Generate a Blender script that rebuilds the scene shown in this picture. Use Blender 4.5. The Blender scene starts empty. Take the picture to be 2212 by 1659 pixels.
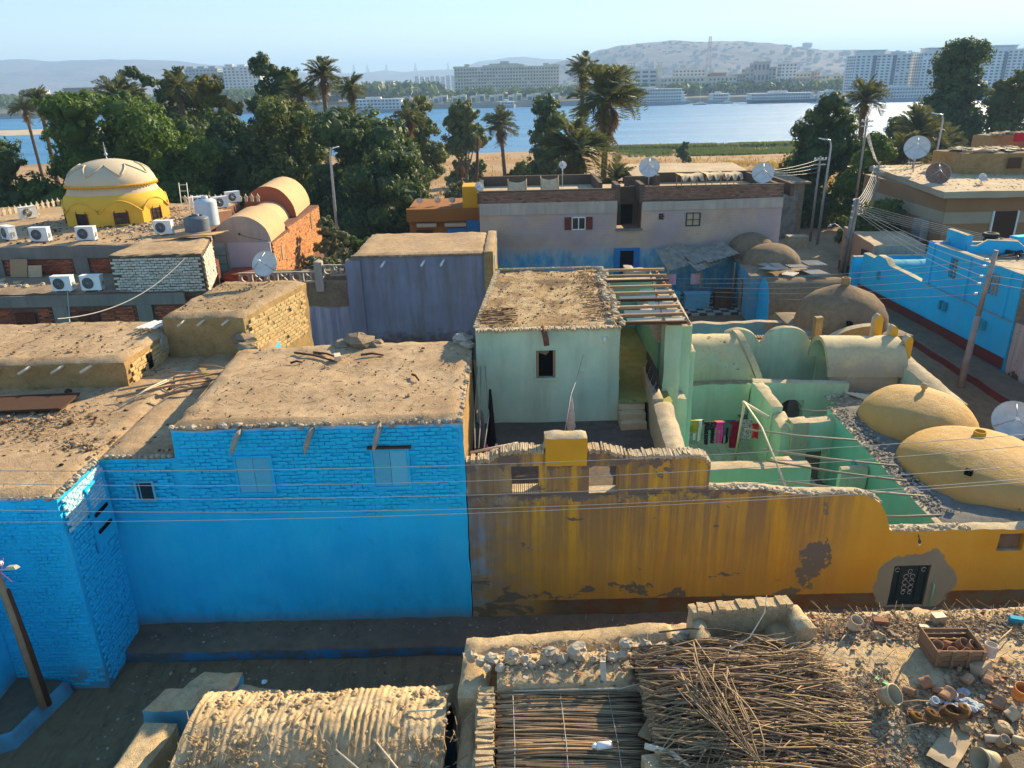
import bpy, math, random
from math import sin, cos, pi, radians, sqrt
from mathutils import Vector, Matrix, noise
random.seed(7)
SC = bpy.context.scene
COL = SC.collection
R = random.Random(11)

# ---------------------------------------------------------------- camera, sky, sun, exposure
pitch, roll = radians(21.8), math.atan(94 / 4070)
F = Vector((0, cos(pitch), -sin(pitch))); RX = Vector((1, 0, 0)); U0 = RX.cross(F)
RT = RX * cos(roll) - U0 * sin(roll); UP = U0 * cos(roll) + RX * sin(roll)
cam = bpy.data.objects.new('camera', bpy.data.cameras.new('camera'))
COL.objects.link(cam)
M3 = Matrix((RT, UP, -F)).transposed()
cam.matrix_world = Matrix.Translation((0, 0, 12)) @ M3.to_4x4()
cam.data.lens = 36 * 1640 / 2212; cam.data.sensor_width = 36
cam.data.clip_end = 20000; cam.data.clip_start = 0.1
SC.camera = cam
SUN_AZ, SUN_EL = radians(43), radians(25)
w = bpy.data.worlds.new("World"); SC.world = w; w.use_nodes = True
nt = w.node_tree; nt.nodes.clear()
sky = nt.nodes.new('ShaderNodeTexSky'); sky.sky_type = 'NISHITA'; sky.sun_disc = False
sky.sun_elevation = SUN_EL; sky.sun_rotation = SUN_AZ
sky.air_density = 1.0; sky.dust_density = 0.2; sky.ozone_density = 4.5
bg = nt.nodes.new('ShaderNodeBackground'); bg.inputs[1].default_value = 0.15
wo = nt.nodes.new('ShaderNodeOutputWorld')
hs = nt.nodes.new('ShaderNodeHueSaturation'); hs.inputs['Saturation'].default_value = 1.4
gm = nt.nodes.new('ShaderNodeGamma'); gm.inputs[1].default_value = .52
nt.links.new(sky.outputs[0], gm.inputs[0]); nt.links.new(gm.outputs[0], hs.inputs['Color']); tn = nt.nodes.new('ShaderNodeMix'); tn.data_type = 'RGBA'; tn.blend_type = 'MULTIPLY'; tn.inputs[0].default_value = 1; tn.inputs[7].default_value = (.97, .955, .97, 1)
nt.links.new(hs.outputs[0], tn.inputs[6]); nt.links.new(tn.outputs[2], bg.inputs[0]); nt.links.new(bg.outputs[0], wo.inputs[0])
sl = bpy.data.lights.new('sun', 'SUN'); sl.energy = 3.8; sl.angle = radians(0.5); sl.color = (1, .82, .52)
so = bpy.data.objects.new('sun', sl); COL.objects.link(so)
sd = Vector((sin(SUN_AZ) * cos(SUN_EL), cos(SUN_AZ) * cos(SUN_EL), sin(SUN_EL)))
so.rotation_euler = sd.to_track_quat('Z', 'Y').to_euler(); so.location = (60, 60, 60)
SC.view_settings.view_transform = 'Standard'; SC.view_settings.look = 'None'
SC.view_settings.exposure = 1.7; SC.view_settings.gamma = 1.0
SC.view_settings.use_curve_mapping = False
SC.render.engine = 'CYCLES'
SC.cycles.max_bounces = 6; SC.cycles.volume_bounces = 0

# ---------------------------------------------------------------- helpers
def meta(o, label=None, cat=None, group=None, kind=None):
    if label: o['label'] = label
    if cat: o['category'] = cat
    if group: o['group'] = group
    if kind: o['kind'] = kind
    return o

def thing(name, loc, label, cat, group=None, rz=0.0):
    o = bpy.data.objects.new(name, None); COL.objects.link(o)
    o.location = loc; o.rotation_euler = (0, 0, rz); o.empty_display_size = .2
    return meta(o, label, cat, group)

def nz(p, f=1.0, s=0.0):
    return noise.noise(Vector((p[0] * f + s, p[1] * f - s, p[2] * f + s * .7)))

class MB:
    def __init__(s): s.v = []; s.f = []; s.m = []; s.sm = []
    def add(s, vs, fs, mi=0, smooth=False):
        b = len(s.v); s.v.extend([tuple(v) for v in vs])
        for f in fs:
            s.f.append(tuple(b + i for i in f)); s.m.append(mi); s.sm.append(smooth)
        return s
    def box(s, c, d, mi=0, rz=0.0, rot=None, taper=1.0):
        hx, hy, hz = d[0] / 2, d[1] / 2, d[2] / 2
        vs = [(-hx, -hy, -hz), (hx, -hy, -hz), (hx, hy, -hz), (-hx, hy, -hz),
              (-hx * taper, -hy * taper, hz), (hx * taper, -hy * taper, hz), (hx * taper, hy * taper, hz), (-hx * taper, hy * taper, hz)]
        if rot is None: rot = Matrix.Rotation(rz, 3, 'Z')
        vs = [rot @ Vector(v) + Vector(c) for v in vs]
        return s.add(vs, [(0, 3, 2, 1), (4, 5, 6, 7), (0, 1, 5, 4), (1, 2, 6, 5), (2, 3, 7, 6), (3, 0, 4, 7)], mi)
    def bx(s, x0, x1, y0, y1, z0, z1, mi=0):
        return s.box(((x0 + x1) / 2, (y0 + y1) / 2, (z0 + z1) / 2), (x1 - x0, y1 - y0, z1 - z0), mi)
    def tube(s, pts, r, seg=6, mi=0, cap=True, smooth=True):
        pts = [Vector(p) for p in pts]; n = len(pts)
        if not hasattr(r, '__len__'): r = [r] * n
        b = len(s.v); prev = None
        for i, p in enumerate(pts):
            t = (pts[min(i + 1, n - 1)] - pts[max(i - 1, 0)])
            if t.length < 1e-9: t = Vector((0, 0, 1))
            t.normalize()
            if prev is None:
                a = Vector((0, 0, 1)) if abs(t.z) < .9 else Vector((1, 0, 0))
                u = t.cross(a).normalized()
            else:
                u = (prev - t * prev.dot(t)).normalized()
            prev = u; w_ = t.cross(u)
            for k in range(seg):
                a = 2 * pi * k / seg
                s.v.append(tuple(p + (u * cos(a) + w_ * sin(a)) * r[i]))
        for i in range(n - 1):
            for k in range(seg):
                k2 = (k + 1) % seg
                s.f.append((b + i * seg + k, b + i * seg + k2, b + (i + 1) * seg + k2, b + (i + 1) * seg + k)); s.m.append(mi); s.sm.append(smooth)
        if cap:
            s.f.append(tuple(b + k for k in reversed(range(seg)))); s.m.append(mi); s.sm.append(False)
            s.f.append(tuple(b + (n - 1) * seg + k for k in range(seg))); s.m.append(mi); s.sm.append(False)
        return s
    def lathe(s, prof, c=(0, 0, 0), seg=16, mi=0, smooth=True, amp=0.0, fr=1.5, a0=0.0, a1=2 * pi, rot=None, sx=1.0, sy=1.0):
        full = abs(a1 - a0 - 2 * pi) < 1e-6; na = seg if full else seg + 1
        b = len(s.v); c = Vector(c)
        for (r, z) in prof:
            for k in range(na):
                a = a0 + (a1 - a0) * k / seg
                p = Vector((r * cos(a) * sx, r * sin(a) * sy, z))
                if rot is not None: p = rot @ p
                p = p + c
                if amp:
                    d = nz(p, fr) * amp + nz(p, fr * 4, 3) * amp * .35
                    q = Vector((cos(a), sin(a), .5)); p = p + q * d
                s.v.append(tuple(p))
        for i in range(len(prof) - 1):
            for k in range(seg):
                k2 = (k + 1) % na
                s.f.append((b + i * na + k, b + i * na + k2, b + (i + 1) * na + k2, b + (i + 1) * na + k)); s.m.append(mi); s.sm.append(smooth)
        return s
    def grid(s, P, nu, nv, mi=0, smooth=False, skip=None, flip=False):
        """P(i,j)->point, (nu+1)*(nv+1) points"""
        b = len(s.v)
        for j in range(nv + 1):
            for i in range(nu + 1): s.v.append(tuple(P(i, j)))
        for j in range(nv):
            for i in range(nu):
                if skip and skip(i, j): continue
                q = (b + j * (nu + 1) + i, b + j * (nu + 1) + i + 1, b + (j + 1) * (nu + 1) + i + 1, b + (j + 1) * (nu + 1) + i)
                s.f.append(q[::-1] if flip else q); s.m.append(mi(i, j) if callable(mi) else mi); s.sm.append(smooth)
        return s
    def mesh(s, name, mats, off=(0, 0, 0)):
        me = bpy.data.meshes.new(name)
        ox, oy, oz = off
        me.from_pydata([(x - ox, y - oy, z - oz) for x, y, z in s.v], [], s.f)
        if not isinstance(mats, (list, tuple)): mats = [mats]
        for m in mats: me.materials.append(m)
        me.polygons.foreach_set('material_index', s.m)
        me.polygons.foreach_set('use_smooth', s.sm)
        me.update(); return me
    def build(s, name, mats, parent=None, label=None, cat=None, group=None, kind=None, loc=None):
        if parent is not None:
            wl = Vector(parent.get('_wl', parent.location)) if not parent.parent else Vector(parent['_wl'])
            me = s.mesh(name, mats, wl); o = bpy.data.objects.new(name, me); o.parent = parent
            o['_wl'] = tuple(wl); COL.objects.link(o); TMP.append(o); KIDS.setdefault(parent.name, []).append(o)
        else:
            l = loc if loc is not None else (0, 0, 0)
            if loc is None and s.v:
                xs = [v[0] for v in s.v]; ys = [v[1] for v in s.v]; zs = [v[2] for v in s.v]
                l = ((min(xs) + max(xs)) / 2, (min(ys) + max(ys)) / 2, min(zs))
            me = s.mesh(name, mats, l); o = bpy.data.objects.new(name, me); o.location = l
            o['_wl'] = tuple(l); COL.objects.link(o); TMP.append(o)
        return meta(o, label, cat, group, kind)
TMP = []; KIDS = {}
ORD = ['first', 'second', 'third', 'fourth', 'fifth', 'sixth', 'seventh', 'eighth', 'ninth', 'tenth', 'eleventh', 'twelfth', 'thirteenth', 'fourteenth']

def inst(name, me, parent, loc, rot=None, scale=None, label=None):
    """shared-mesh child, loc in parent space"""
    o = bpy.data.objects.new(name, me); o.parent = parent; COL.objects.link(o); KIDS.setdefault(parent.name, []).append(o)
    o.location = loc
    if rot is not None:
        if isinstance(rot, Matrix): o.rotation_euler = rot.to_euler()
        else: o.rotation_euler = rot
    if scale is not None: o.scale = scale
    if label: o['label'] = label
    return o

def clone(root, loc, rz=0.0, label=None, scale=None, group=None, **kw):
    def rec(o, par):
        c = o.copy(); COL.objects.link(c)
        if par is not None: c.parent = par; KIDS.setdefault(par.name, []).append(c)
        for ch in list(KIDS.get(o.name, [])): rec(ch, c)
        return c
    r = rec(root, None); r.location = loc; r.rotation_euler = (0, 0, rz)
    if scale is not None: r.scale = (scale,) * 3 if not hasattr(scale, '__len__') else scale
    if label: r['label'] = label
    if group: r['group'] = group
    return r

def jit(p, amp=.02, f=2.2):
    p = Vector(p)
    return p + Vector((nz(p, f, 1.3), nz(p, f, 7.1), nz(p, f, 4.4))) * amp + Vector((nz(p, f * 5, 2.3), nz(p, f * 5, 5.1), nz(p, f * 5, 8.4))) * amp * .4

def block(m, q, z0, z1, mt=0, ms=1, res=.25, amp=.03, rim=.06, sag=0.0, zt=None, skipf=()):
    """mud block on quad footprint q (front-left, front-right, back-right, back-left), flat top with worn rim"""
    q = [Vector((a[0], a[1], 0)) for a in q]
    lw = max((q[1] - q[0]).length, (q[2] - q[3]).length); ld = max((q[3] - q[0]).length, (q[2] - q[1]).length)
    nu = max(2, int(lw / res)); nv = max(2, int(ld / res)); nh = max(2, int((z1 - z0) / res))
    def top(i, j):
        u, v = i / nu, j / nv
        p = (q[0] * (1 - u) + q[1] * u) * (1 - v) + (q[3] * (1 - u) + q[2] * u) * v
        z = (zt(p) if zt else z1)
        e = min(min(u, 1 - u) * lw, min(v, 1 - v) * ld)
        p.z = z + nz(p, .8, 2) * .05 + nz(p, 5, 2) * .025 - (rim * .9 if e < 1e-6 else 0) + (rim * .5 if 1e-6 < e < res * 1.6 else 0) - sag * min(e, 1.0)
        return jit(p, amp)
    m.grid(top, nu, nv, mt, True)
    for s_ in range(4):
        if s_ in skipf: continue
        a, b = q[s_], q[(s_ + 1) % 4]; n = nu if s_ % 2 == 0 else nv
        def side(i, j, a=a, b=b, n=n):
            u = i / n; p = a * (1 - u) + b * u
            z = (zt(p) if zt else z1)
            pt = Vector((p.x, p.y, z)); pt.z = z + nz(Vector((p.x, p.y, 0)), .8, 2) * .05 + nz(Vector((p.x, p.y, 0)), 5, 2) * .025 - rim * .9
            t = j / nh; zz = z0 + (pt.z - z0) * t
            p2 = Vector((p.x, p.y, zz))
            if j == nh:
                p.z = pt.z; pp = Vector((p.x, p.y, 0)); pp.z = pt.z
                return jit(pp, amp)
            return jit(p2, amp)
        m.grid(side, n, nh, ms, True)
    return m

def wall(m, p0, p1, th, z0, zt, holes=(), mf=0, mtp=1, mb=None, res=.3, amp=.015, mr=None, zb_back=None):
    """upright wall from p0 to p1 (front face on the right-hand side looking p0->p1 is -normal). holes: (u0,u1,z0,z1) metres"""
    p0 = Vector((p0[0], p0[1], 0)); p1 = Vector((p1[0], p1[1], 0)); L = (p1 - p0).length
    d = (p1 - p0) / L; nrm = Vector((d.y, -d.x, 0))   # towards viewer when running +x
    ztf = zt if callable(zt) else (lambda u: zt)
    if mb is None: mb = mf
    if mr is None: mr = mf
    us = {0.0, L}; k = int(L / res) + 1
    for i in range(k + 1): us.add(L * i / k)
    for h in holes: us.add(h[0]); us.add(h[1])
    us = sorted(us); us2 = [us[0]]
    hu = {h[0] for h in holes} | {h[1] for h in holes} | {L}
    for u in us[1:]:
        if u - us2[-1] < .04:
            if u in hu: 
                if us2[-1] not in hu and us2[-1] > 0: us2[-1] = u
                else: us2.append(u)
        else: us2.append(u)
    us = us2
    zm = max([h[3] for h in holes] + [z0 + .05]); zmin = min(ztf(u) for u in us)
    zm = min(max(zm, z0 + (zmin - z0) * .5), zmin) if not holes else zm
    zs = {z0, zm}
    for h in holes: zs.add(h[2]); zs.add(h[3])
    k = max(1, int((zm - z0) / res))
    for i in range(k): 
        zz = z0 + (zm - z0) * i / k
        if all(abs(zz - a) > .05 for a in zs): zs.add(zz)
    zs = sorted(zs); ku = max(1, int((max(ztf(u) for u in us) - zm) / res))
    rows = [(z, 0) for z in zs] + [(zm, i / ku) for i in range(1, ku + 1)]
    def P(i, j, off):
        u = us[i]; z, t = rows[j]
        if t > 0: z = zm + (max(ztf(u), zm + .001) - zm) * t
        p = p0 + d * u - nrm * off; p.z = z
        return jit(p, amp)
    def sk(i, j):
        uc = (us[i] + us[i + 1]) / 2
        z, t = rows[j]; z2, t2 = rows[j + 1]
        if t2 > 0: return False
        zc = (z + z2) / 2
        return any(h[0] < uc < h[1] and h[2] < zc < h[3] for h in holes)
    nu, nr = len(us) - 1, len(rows) - 1
    m.grid(lambda i, j: P(i, j, 0), nu, nr, mf, True, sk)
    m.grid(lambda i, j: P(i, j, th), nu, nr, mb, True, sk, flip=True)
    m.grid(lambda i, j: P(i, nr, th * j / 2) + Vector((0, 0, .02 if j == 1 else 0)), nu, 2, mtp, True)
    m.grid(lambda i, j: P(0, j, th * (1 - i)), 1, nr, mf)
    m.grid(lambda i, j: P(nu, j, th * i), 1, nr, mf)
    for h in holes:
        c = [(h[0], h[2]), (h[1], h[2]), (h[1], h[3]), (h[0], h[3])]
        for a in range(4):
            (ua, za), (ub, zb) = c[a], c[(a + 1) % 4]
            def PP(i, j):
                u = ua + (ub - ua) * i; z = za + (zb - za) * i
                p = p0 + d * u - nrm * th * j; p.z = z
                return jit(p, amp)
            m.grid(PP, 1, 1, mtp if a == 0 else mr, flip=True)
    return m

BRK = {}
def brick_mesh(mat, L, H, D):
    key = (mat.name, L, H, D)
    if key not in BRK:
        lst = []
        for k in range(5):
            b = MB(); rr = random.Random(k * 7 + 1)
            hx, hz = L / 2, H / 2; c = .22 * H
            vs = []
            for (y, e) in ((0, 0.0), (-D * .75, 0.0), (-D, c)):
                for sx, sz in ((-1, -1), (1, -1), (1, 1), (-1, 1)):
                    vs.append((sx * (hx - e) + rr.uniform(-.006, .006), y + rr.uniform(-.004, .004), sz * (hz - e) + rr.uniform(-.005, .005)))
            fs = []
            for r_ in (0, 1):
                for k2 in range(4):
                    a, b2 = r_ * 4 + k2, r_ * 4 + (k2 + 1) % 4
                    fs.append((a, b2, b2 + 4, a + 4))
            fs.append((8, 9, 10, 11))
            b.add(vs, fs); lst.append(b)
        BRK[key] = (lst, [x.mesh('brick', mat) for x in lst])
    return BRK[key]

def bricks(parent, p0, p1, z0, z1, mat, L=.23, H=.075, D=.03, joint=.012, skip=None, maxp=300, rowjit=.009, miss=.02, seed=1, stand=0, order='top'):
    """courses of bricks proud of a wall face running p0->p1 (outward = right-hand side); first maxp single parts, rest one 'stuff' part"""
    rr = random.Random(seed)
    p0 = Vector((p0[0], p0[1], 0)); p1 = Vector((p1[0], p1[1], 0)); LL = (p1 - p0).length; d = (p1 - p0) / LL
    ang = math.atan2(d.y, d.x); lst, mes = brick_mesh(mat, L, H, D)
    _, mh = brick_mesh(mat, L * .46, H, D); lh = _
    wl = Vector(parent.get('_wl', parent.location)); rows = int((z1 - z0) / (H + joint)); rest = MB(); cnt = 0
    ks = range(rows)
    if order == 'top': ks = reversed(range(rows))
    for k in ks:
        z = z0 + (k + .5) * (H + joint); header = (k % 5 == 3) and stand
        l_ = (L * .46 if header else L) + joint; off = 0 if k % 2 else l_ / 2
        n = int((LL - off) / l_)
        for i in range(n):
            u = off + (i + .5) * l_
            if rr.random() < miss: continue
            if skip and skip(u, z): continue
            pos = p0 + d * u; pos.z = z + rr.uniform(-1, 1) * rowjit + .012 * nz((u * .6, k * .5, seed), 1)
            pr = rr.uniform(-.35, .25) * D
            pos += Vector((-d.y, d.x, 0)) * -pr * -1
            rot = (rr.uniform(-.02, .02), rr.uniform(-.045, .045), ang + rr.uniform(-.04, .04))
            v = rr.randrange(5)
            if cnt < maxp:
                inst('brick', (mh if header else mes)[v], parent, pos - wl, rot); cnt += 1
            else:
                E = Matrix.Rotation(rot[2], 3, 'Z') @ Matrix.Rotation(rot[1], 3, 'Y') @ Matrix.Rotation(rot[0], 3, 'X')
                src = (lh if header else lst)[v]
                rest.add([E @ Vector(q) + pos for q in src.v], src.f)
    if rest.v: rest.build('brick_courses', mat, parent, kind='stuff')

def rock(m, c, s, mi=0, seed=0, flat=.7):
    rr = random.Random(seed); c = Vector(c); vs = []; fs = []
    n, k = 7, 5
    for j in range(k + 1):
        th = pi * j / k
        for i in range(n):
            a = 2 * pi * i / n + j * .3
            p = Vector((sin(th) * cos(a), sin(th) * sin(a), cos(th) * flat))
            f = 1 + .45 * nz(p, 1.3, seed * 3.7)
            vs.append(c + p * s * f * (.9 + .2 * rr.random()))
    for j in range(k):
        for i in range(n):
            i2 = (i + 1) % n; fs.append((j * n + i, (j + 1) * n + i, (j + 1) * n + i2, j * n + i2))
    return m.add(vs, fs, mi)
# ---------------------------------------------------------------- materials
class NT:
    def __init__(s, name, rough=.9, spec=.25):
        s.m = bpy.data.materials.new(name); s.m.use_nodes = True
        s.t = s.m.node_tree; s.b = s.t.nodes['Principled BSDF']; s.o = s.t.nodes['Material Output']
        s.b.inputs['Roughness'].default_value = rough; s.b.inputs['Specular IOR Level'].default_value = spec
        s.pos = None
    def N(s, t, **kw):
        n = s.t.nodes.new(t)
        for k, v in kw.items(): setattr(n, k, v)
        return n
    def L(s, a, b): s.t.links.new(a, b)
    def inp(s, sock, v):
        if isinstance(v, bpy.types.NodeSocket): s.L(v, sock)
        elif v is not None:
            if sock.type == 'RGBA' and len(v) == 3: v = (*v, 1)
            sock.default_value = v
    def P(s):
        if s.pos is None: s.pos = s.N('ShaderNodeNewGeometry').outputs['Position']
        return s.pos
    def mapped(s, sc, rot=(0, 0, 0), src=None, loc=(0, 0, 0)):
        mp = s.N('ShaderNodeMapping'); s.L(src or s.P(), mp.inputs[0])
        mp.inputs['Scale'].default_value = sc; mp.inputs['Rotation'].default_value = rot; mp.inputs['Location'].default_value = loc
        return mp.outputs[0]
    def noise(s, sc=1.0, det=4, rough=.55, vec=None, dist=0.0):
        if isinstance(sc, (tuple, list)): vec = s.mapped(sc, src=vec); sc = 1.0
        n = s.N('ShaderNodeTexNoise'); s.L(vec or s.P(), n.inputs['Vector'])
        n.inputs['Scale'].default_value = sc; n.inputs['Detail'].default_value = det
        n.inputs['Roughness'].default_value = rough; n.inputs['Distortion'].default_value = dist
        return n.outputs[0]
    def vor(s, sc=1.0, feat='F1', vec=None):
        n = s.N('ShaderNodeTexVoronoi', feature=feat); s.L(vec or s.P(), n.inputs['Vector']); n.inputs['Scale'].default_value = sc
        return n.outputs['Distance'], n.outputs.get('Color')
    def step(s, f, a, b, lo=0.0, hi=1.0):
        n = s.N('ShaderNodeMapRange'); s.inp(n.inputs[0], f)
        n.inputs[1].default_value = a; n.inputs[2].default_value = b; n.inputs[3].default_value = lo; n.inputs[4].default_value = hi
        return n.outputs[0]
    def mix(s, f, a, b, bt='MIX'):
        n = s.N('ShaderNodeMix', data_type='RGBA', blend_type=bt); s.inp(n.inputs[0], f); s.inp(n.inputs[6], a); s.inp(n.inputs[7], b)
        return n.outputs[2]
    def mth(s, op, a, b=None):
        n = s.N('ShaderNodeMath', operation=op); s.inp(n.inputs[0], a)
        if b is not None: s.inp(n.inputs[1], b)
        return n.outputs[0]
    def sep(s):
        n = s.N('ShaderNodeSeparateXYZ'); s.L(s.P(), n.inputs[0]); return n.outputs
    def col(s, c): s.inp(s.b.inputs['Base Color'], c); return s
    def bump(s, h, dist=.02, st=1.0):
        n = s.N('ShaderNodeBump'); n.inputs['Distance'].default_value = dist; n.inputs['Strength'].default_value = st
        s.L(h, n.inputs['Height']); s.L(n.outputs[0], s.b.inputs['Normal']); return s

def flat(name, c, rough=.6, spec=.3, metal=0.0, var=.12, sc=6.0):
    n = NT(name, rough, spec); n.b.inputs['Metallic'].default_value = metal
    f = n.noise(sc, 3)
    n.col(n.mix(n.step(f, .3, .7), tuple(x * (1 - var) for x in c), tuple(min(1, x * (1 + var)) for x in c)))
    return n.m

def mud(name, c, c2=None, dark=None, bump=.03, speck=.6, sc=1.0, straw=True):
    n = NT(name, .97, .1)
    c2 = c2 or tuple(x * .72 for x in c); dark = dark or tuple(x * .35 for x in c)
    big = n.noise(.7 * sc, 5, .6); mid = n.noise(4 * sc, 5, .65); fine = n.noise(28 * sc, 3, .7)
    a = n.mix(n.step(big, .35, .68), c, c2)
    a = n.mix(n.step(mid, .42, .75), a, tuple(x * .8 for x in c2))
    st = n.noise((55 * sc, 14 * sc, 30 * sc), 2, .6, dist=1.2)
    a = n.mix(n.step(st, .56, .7, 0, speck), a, dark)
    st2 = n.noise((13 * sc, 50 * sc, 30 * sc), 2, .6, dist=1.0)
    a = n.mix(n.step(st2, .58, .7, 0, speck * .7), a, tuple(min(1, x * 1.25) for x in c))
    n.col(a)
    h = n.mth('ADD', n.mth('MULTIPLY', mid, .9), n.mth('MULTIPLY', fine, .5))
    h = n.mth('ADD', h, n.mth('MULTIPLY', st, .35))
    n.bump(h, bump, 1.0)
    return n.m

def plaster(name, c, c2=None, streak=None, sst=.5, patch=None, pth=.66, psc=.9, bump=.006, lowcol=None, dz=(0, 1), sfreq=4.0, fine=.12, rough=.85, extra=None, top=None):
    n = NT(name, rough, .25)
    c2 = c2 or tuple(x * .8 for x in c)
    big = n.noise(.8, 5, .6); mid = n.noise(3.5, 5, .6)
    a = n.mix(n.step(big, .35, .68), c, c2)
    f = n.noise(22, 4, .7)
    a = n.mix(n.step(f, .35, .75, 0, fine), a, tuple(x * .45 for x in c))
    if streak:
        s1 = n.noise((sfreq, sfreq, .22), 5, .65); s2 = n.noise((sfreq * 4, sfreq * 4, .5), 3, .6)
        sf = n.mth('MULTIPLY', n.step(s1, .42, .62), n.step(s2, .3, .7, .45, 1))
        a = n.mix(n.mth('MULTIPLY', sf, sst), a, streak)
    ht = n.mth('MULTIPLY', mid, .6)
    if lowcol:  # second colour blended in towards the bottom of the height range
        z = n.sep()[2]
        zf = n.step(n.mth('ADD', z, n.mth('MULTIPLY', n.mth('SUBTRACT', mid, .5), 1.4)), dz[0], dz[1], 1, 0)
        a = n.mix(n.mth('MULTIPLY', zf, .75), a, lowcol)
    if extra: a = extra(n, a)
    if patch:
        pn = n.noise((psc, psc, psc * 1.4), 7, .62, dist=.4)
        pf = n.step(pn, pth, pth + .012)
        pc = n.mix(n.step(n.noise(9, 4), .3, .7), patch, tuple(x * .75 for x in patch))
        a = n.mix(pf, a, pc); ht = n.mth('SUBTRACT', ht, n.mth('MULTIPLY', pf, .8))
    n.col(a)
    ht = n.mth('ADD', ht, n.mth('MULTIPLY', f, .35))
    n.bump(ht, bump, 1.0)
    return n.m

def tint(name, c, var, rough=.9, bump=.01, sc=7, dark=None, ostr=.35, spec=.2):
    """pieces (bricks, planks): colour differs from piece to piece"""
    n = NT(name, rough, spec); oi = n.N('ShaderNodeNewGeometry').outputs['Random Per Island']
    oi2 = n.N('ShaderNodeObjectInfo').outputs['Random']
    r = n.mth('FRACT', n.mth('ADD', oi, n.mth('MULTIPLY', oi2, 7.0)))
    a = n.mix(r, tuple(max(0, x * (1 - var)) for x in c), tuple(min(1, x * (1 + var)) for x in c))
    f = n.noise(sc, 5, .65)
    a = n.mix(n.step(f, .5, .8, 0, ostr), a, dark or tuple(x * .4 for x in c))
    n.col(a); n.bump(n.noise(sc * 4, 4), bump); return n.m

M = {}
M['roofmud'] = mud('roof_mud', (.50, .355, .215), (.36, .24, .135), (.12, .075, .04))
M['roofmud2'] = mud('roof_mud_rough', (.46, .325, .20), (.35, .235, .12), (.10, .065, .035), bump=.05, speck=.8)
M['mudwall'] = mud('mud_wall', (.43, .28, .125), (.33, .2, .08), (.14, .08, .035), bump=.03)
M['mudgrey'] = mud('mud_grey', (.33, .25, .17), (.25, .18, .115), (.1, .07, .045), bump=.03)
M['muddome'] = mud('mud_dome', (.27, .19, .12), (.22, .15, .09), (.1, .07, .04), bump=.04, speck=.5)
M['capsand'] = mud('cap_plaster', (.56, .46, .31), (.46, .35, .22), (.2, .14, .08), bump=.03, speck=.4)
M['rimwhite'] = mud('whitewashed_rim', (.50, .45, .37), (.36, .28, .19), (.15, .2, .22), bump=.03, speck=.6, sc=1.6)
M['alley'] = mud('alley_dirt', (.24, .15, .08), (.18, .11, .062), (.07, .05, .035), bump=.03, speck=.25)
M['sand'] = mud('sand_road', (.50, .36, .21), (.44, .31, .18), (.2, .14, .09), bump=.02, speck=.2)
M['bench'] = mud('bench_cement', (.20, .14, .09), (.14, .105, .075), (.04, .045, .05), bump=.012, speck=.2)
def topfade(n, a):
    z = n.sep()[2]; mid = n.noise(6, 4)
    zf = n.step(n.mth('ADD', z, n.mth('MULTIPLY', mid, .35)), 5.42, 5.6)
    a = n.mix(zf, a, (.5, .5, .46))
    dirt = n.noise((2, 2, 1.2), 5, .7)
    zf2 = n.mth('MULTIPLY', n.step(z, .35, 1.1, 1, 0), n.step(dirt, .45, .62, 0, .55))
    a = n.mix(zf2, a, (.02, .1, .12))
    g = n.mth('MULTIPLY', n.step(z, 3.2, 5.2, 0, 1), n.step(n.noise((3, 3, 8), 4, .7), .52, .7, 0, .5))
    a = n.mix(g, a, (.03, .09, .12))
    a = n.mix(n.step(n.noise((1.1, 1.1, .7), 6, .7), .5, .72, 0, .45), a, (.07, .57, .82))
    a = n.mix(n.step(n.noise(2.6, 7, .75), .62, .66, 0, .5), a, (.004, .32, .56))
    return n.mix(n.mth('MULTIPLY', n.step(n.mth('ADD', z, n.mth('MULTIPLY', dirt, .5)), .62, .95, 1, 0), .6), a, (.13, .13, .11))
BLUE = (.008, .47, .82)
M['blue'] = plaster('blue_paint', BLUE, (.014, .53, .83), streak=(.0, .37, .68), sst=.3, bump=.012, extra=topfade, fine=.2)
M['blue2'] = plaster('blue_paint_street', (.02, .48, .78), (.014, .41, .72), streak=(.09, .40, .62), sst=.55, bump=.012, sfreq=2.5, patch=(.03, .15, .24), pth=.70, psc=2)
M['bluebrick'] = None
def blbr():
    n = NT('blue_painted_brick', .8, .25)
    g = n.N('ShaderNodeNewGeometry'); r = g.outputs['Random Per Island']
    f = n.noise(5, 5, .7)
    a = n.mix(n.step(f, .35, .7), BLUE, (.015, .54, .82))
    a = n.mix(n.step(n.noise(16, 4, .7), .56, .72, 0, .75), a, (.01, .055, .09))
    z = n.sep()[2]
    a = n.mix(n.mth('MULTIPLY', n.step(z, 0.1, 1.4, 1, 0), .35), a, (.05, .33, .45))
    n.col(a); n.bump(n.noise(30, 4), .012); return n.m
M['bluebrick'] = blbr()
M['bluewhite'] = tint('blue_white_flaked', (.42, .62, .68), .1, dark=(.03, .16, .22), sc=10, ostr=.8)
M['teal'] = plaster('teal_paint', (.02, .30, .40), (.03, .36, .5), streak=(.05, .2, .22), bump=.01)
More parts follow.
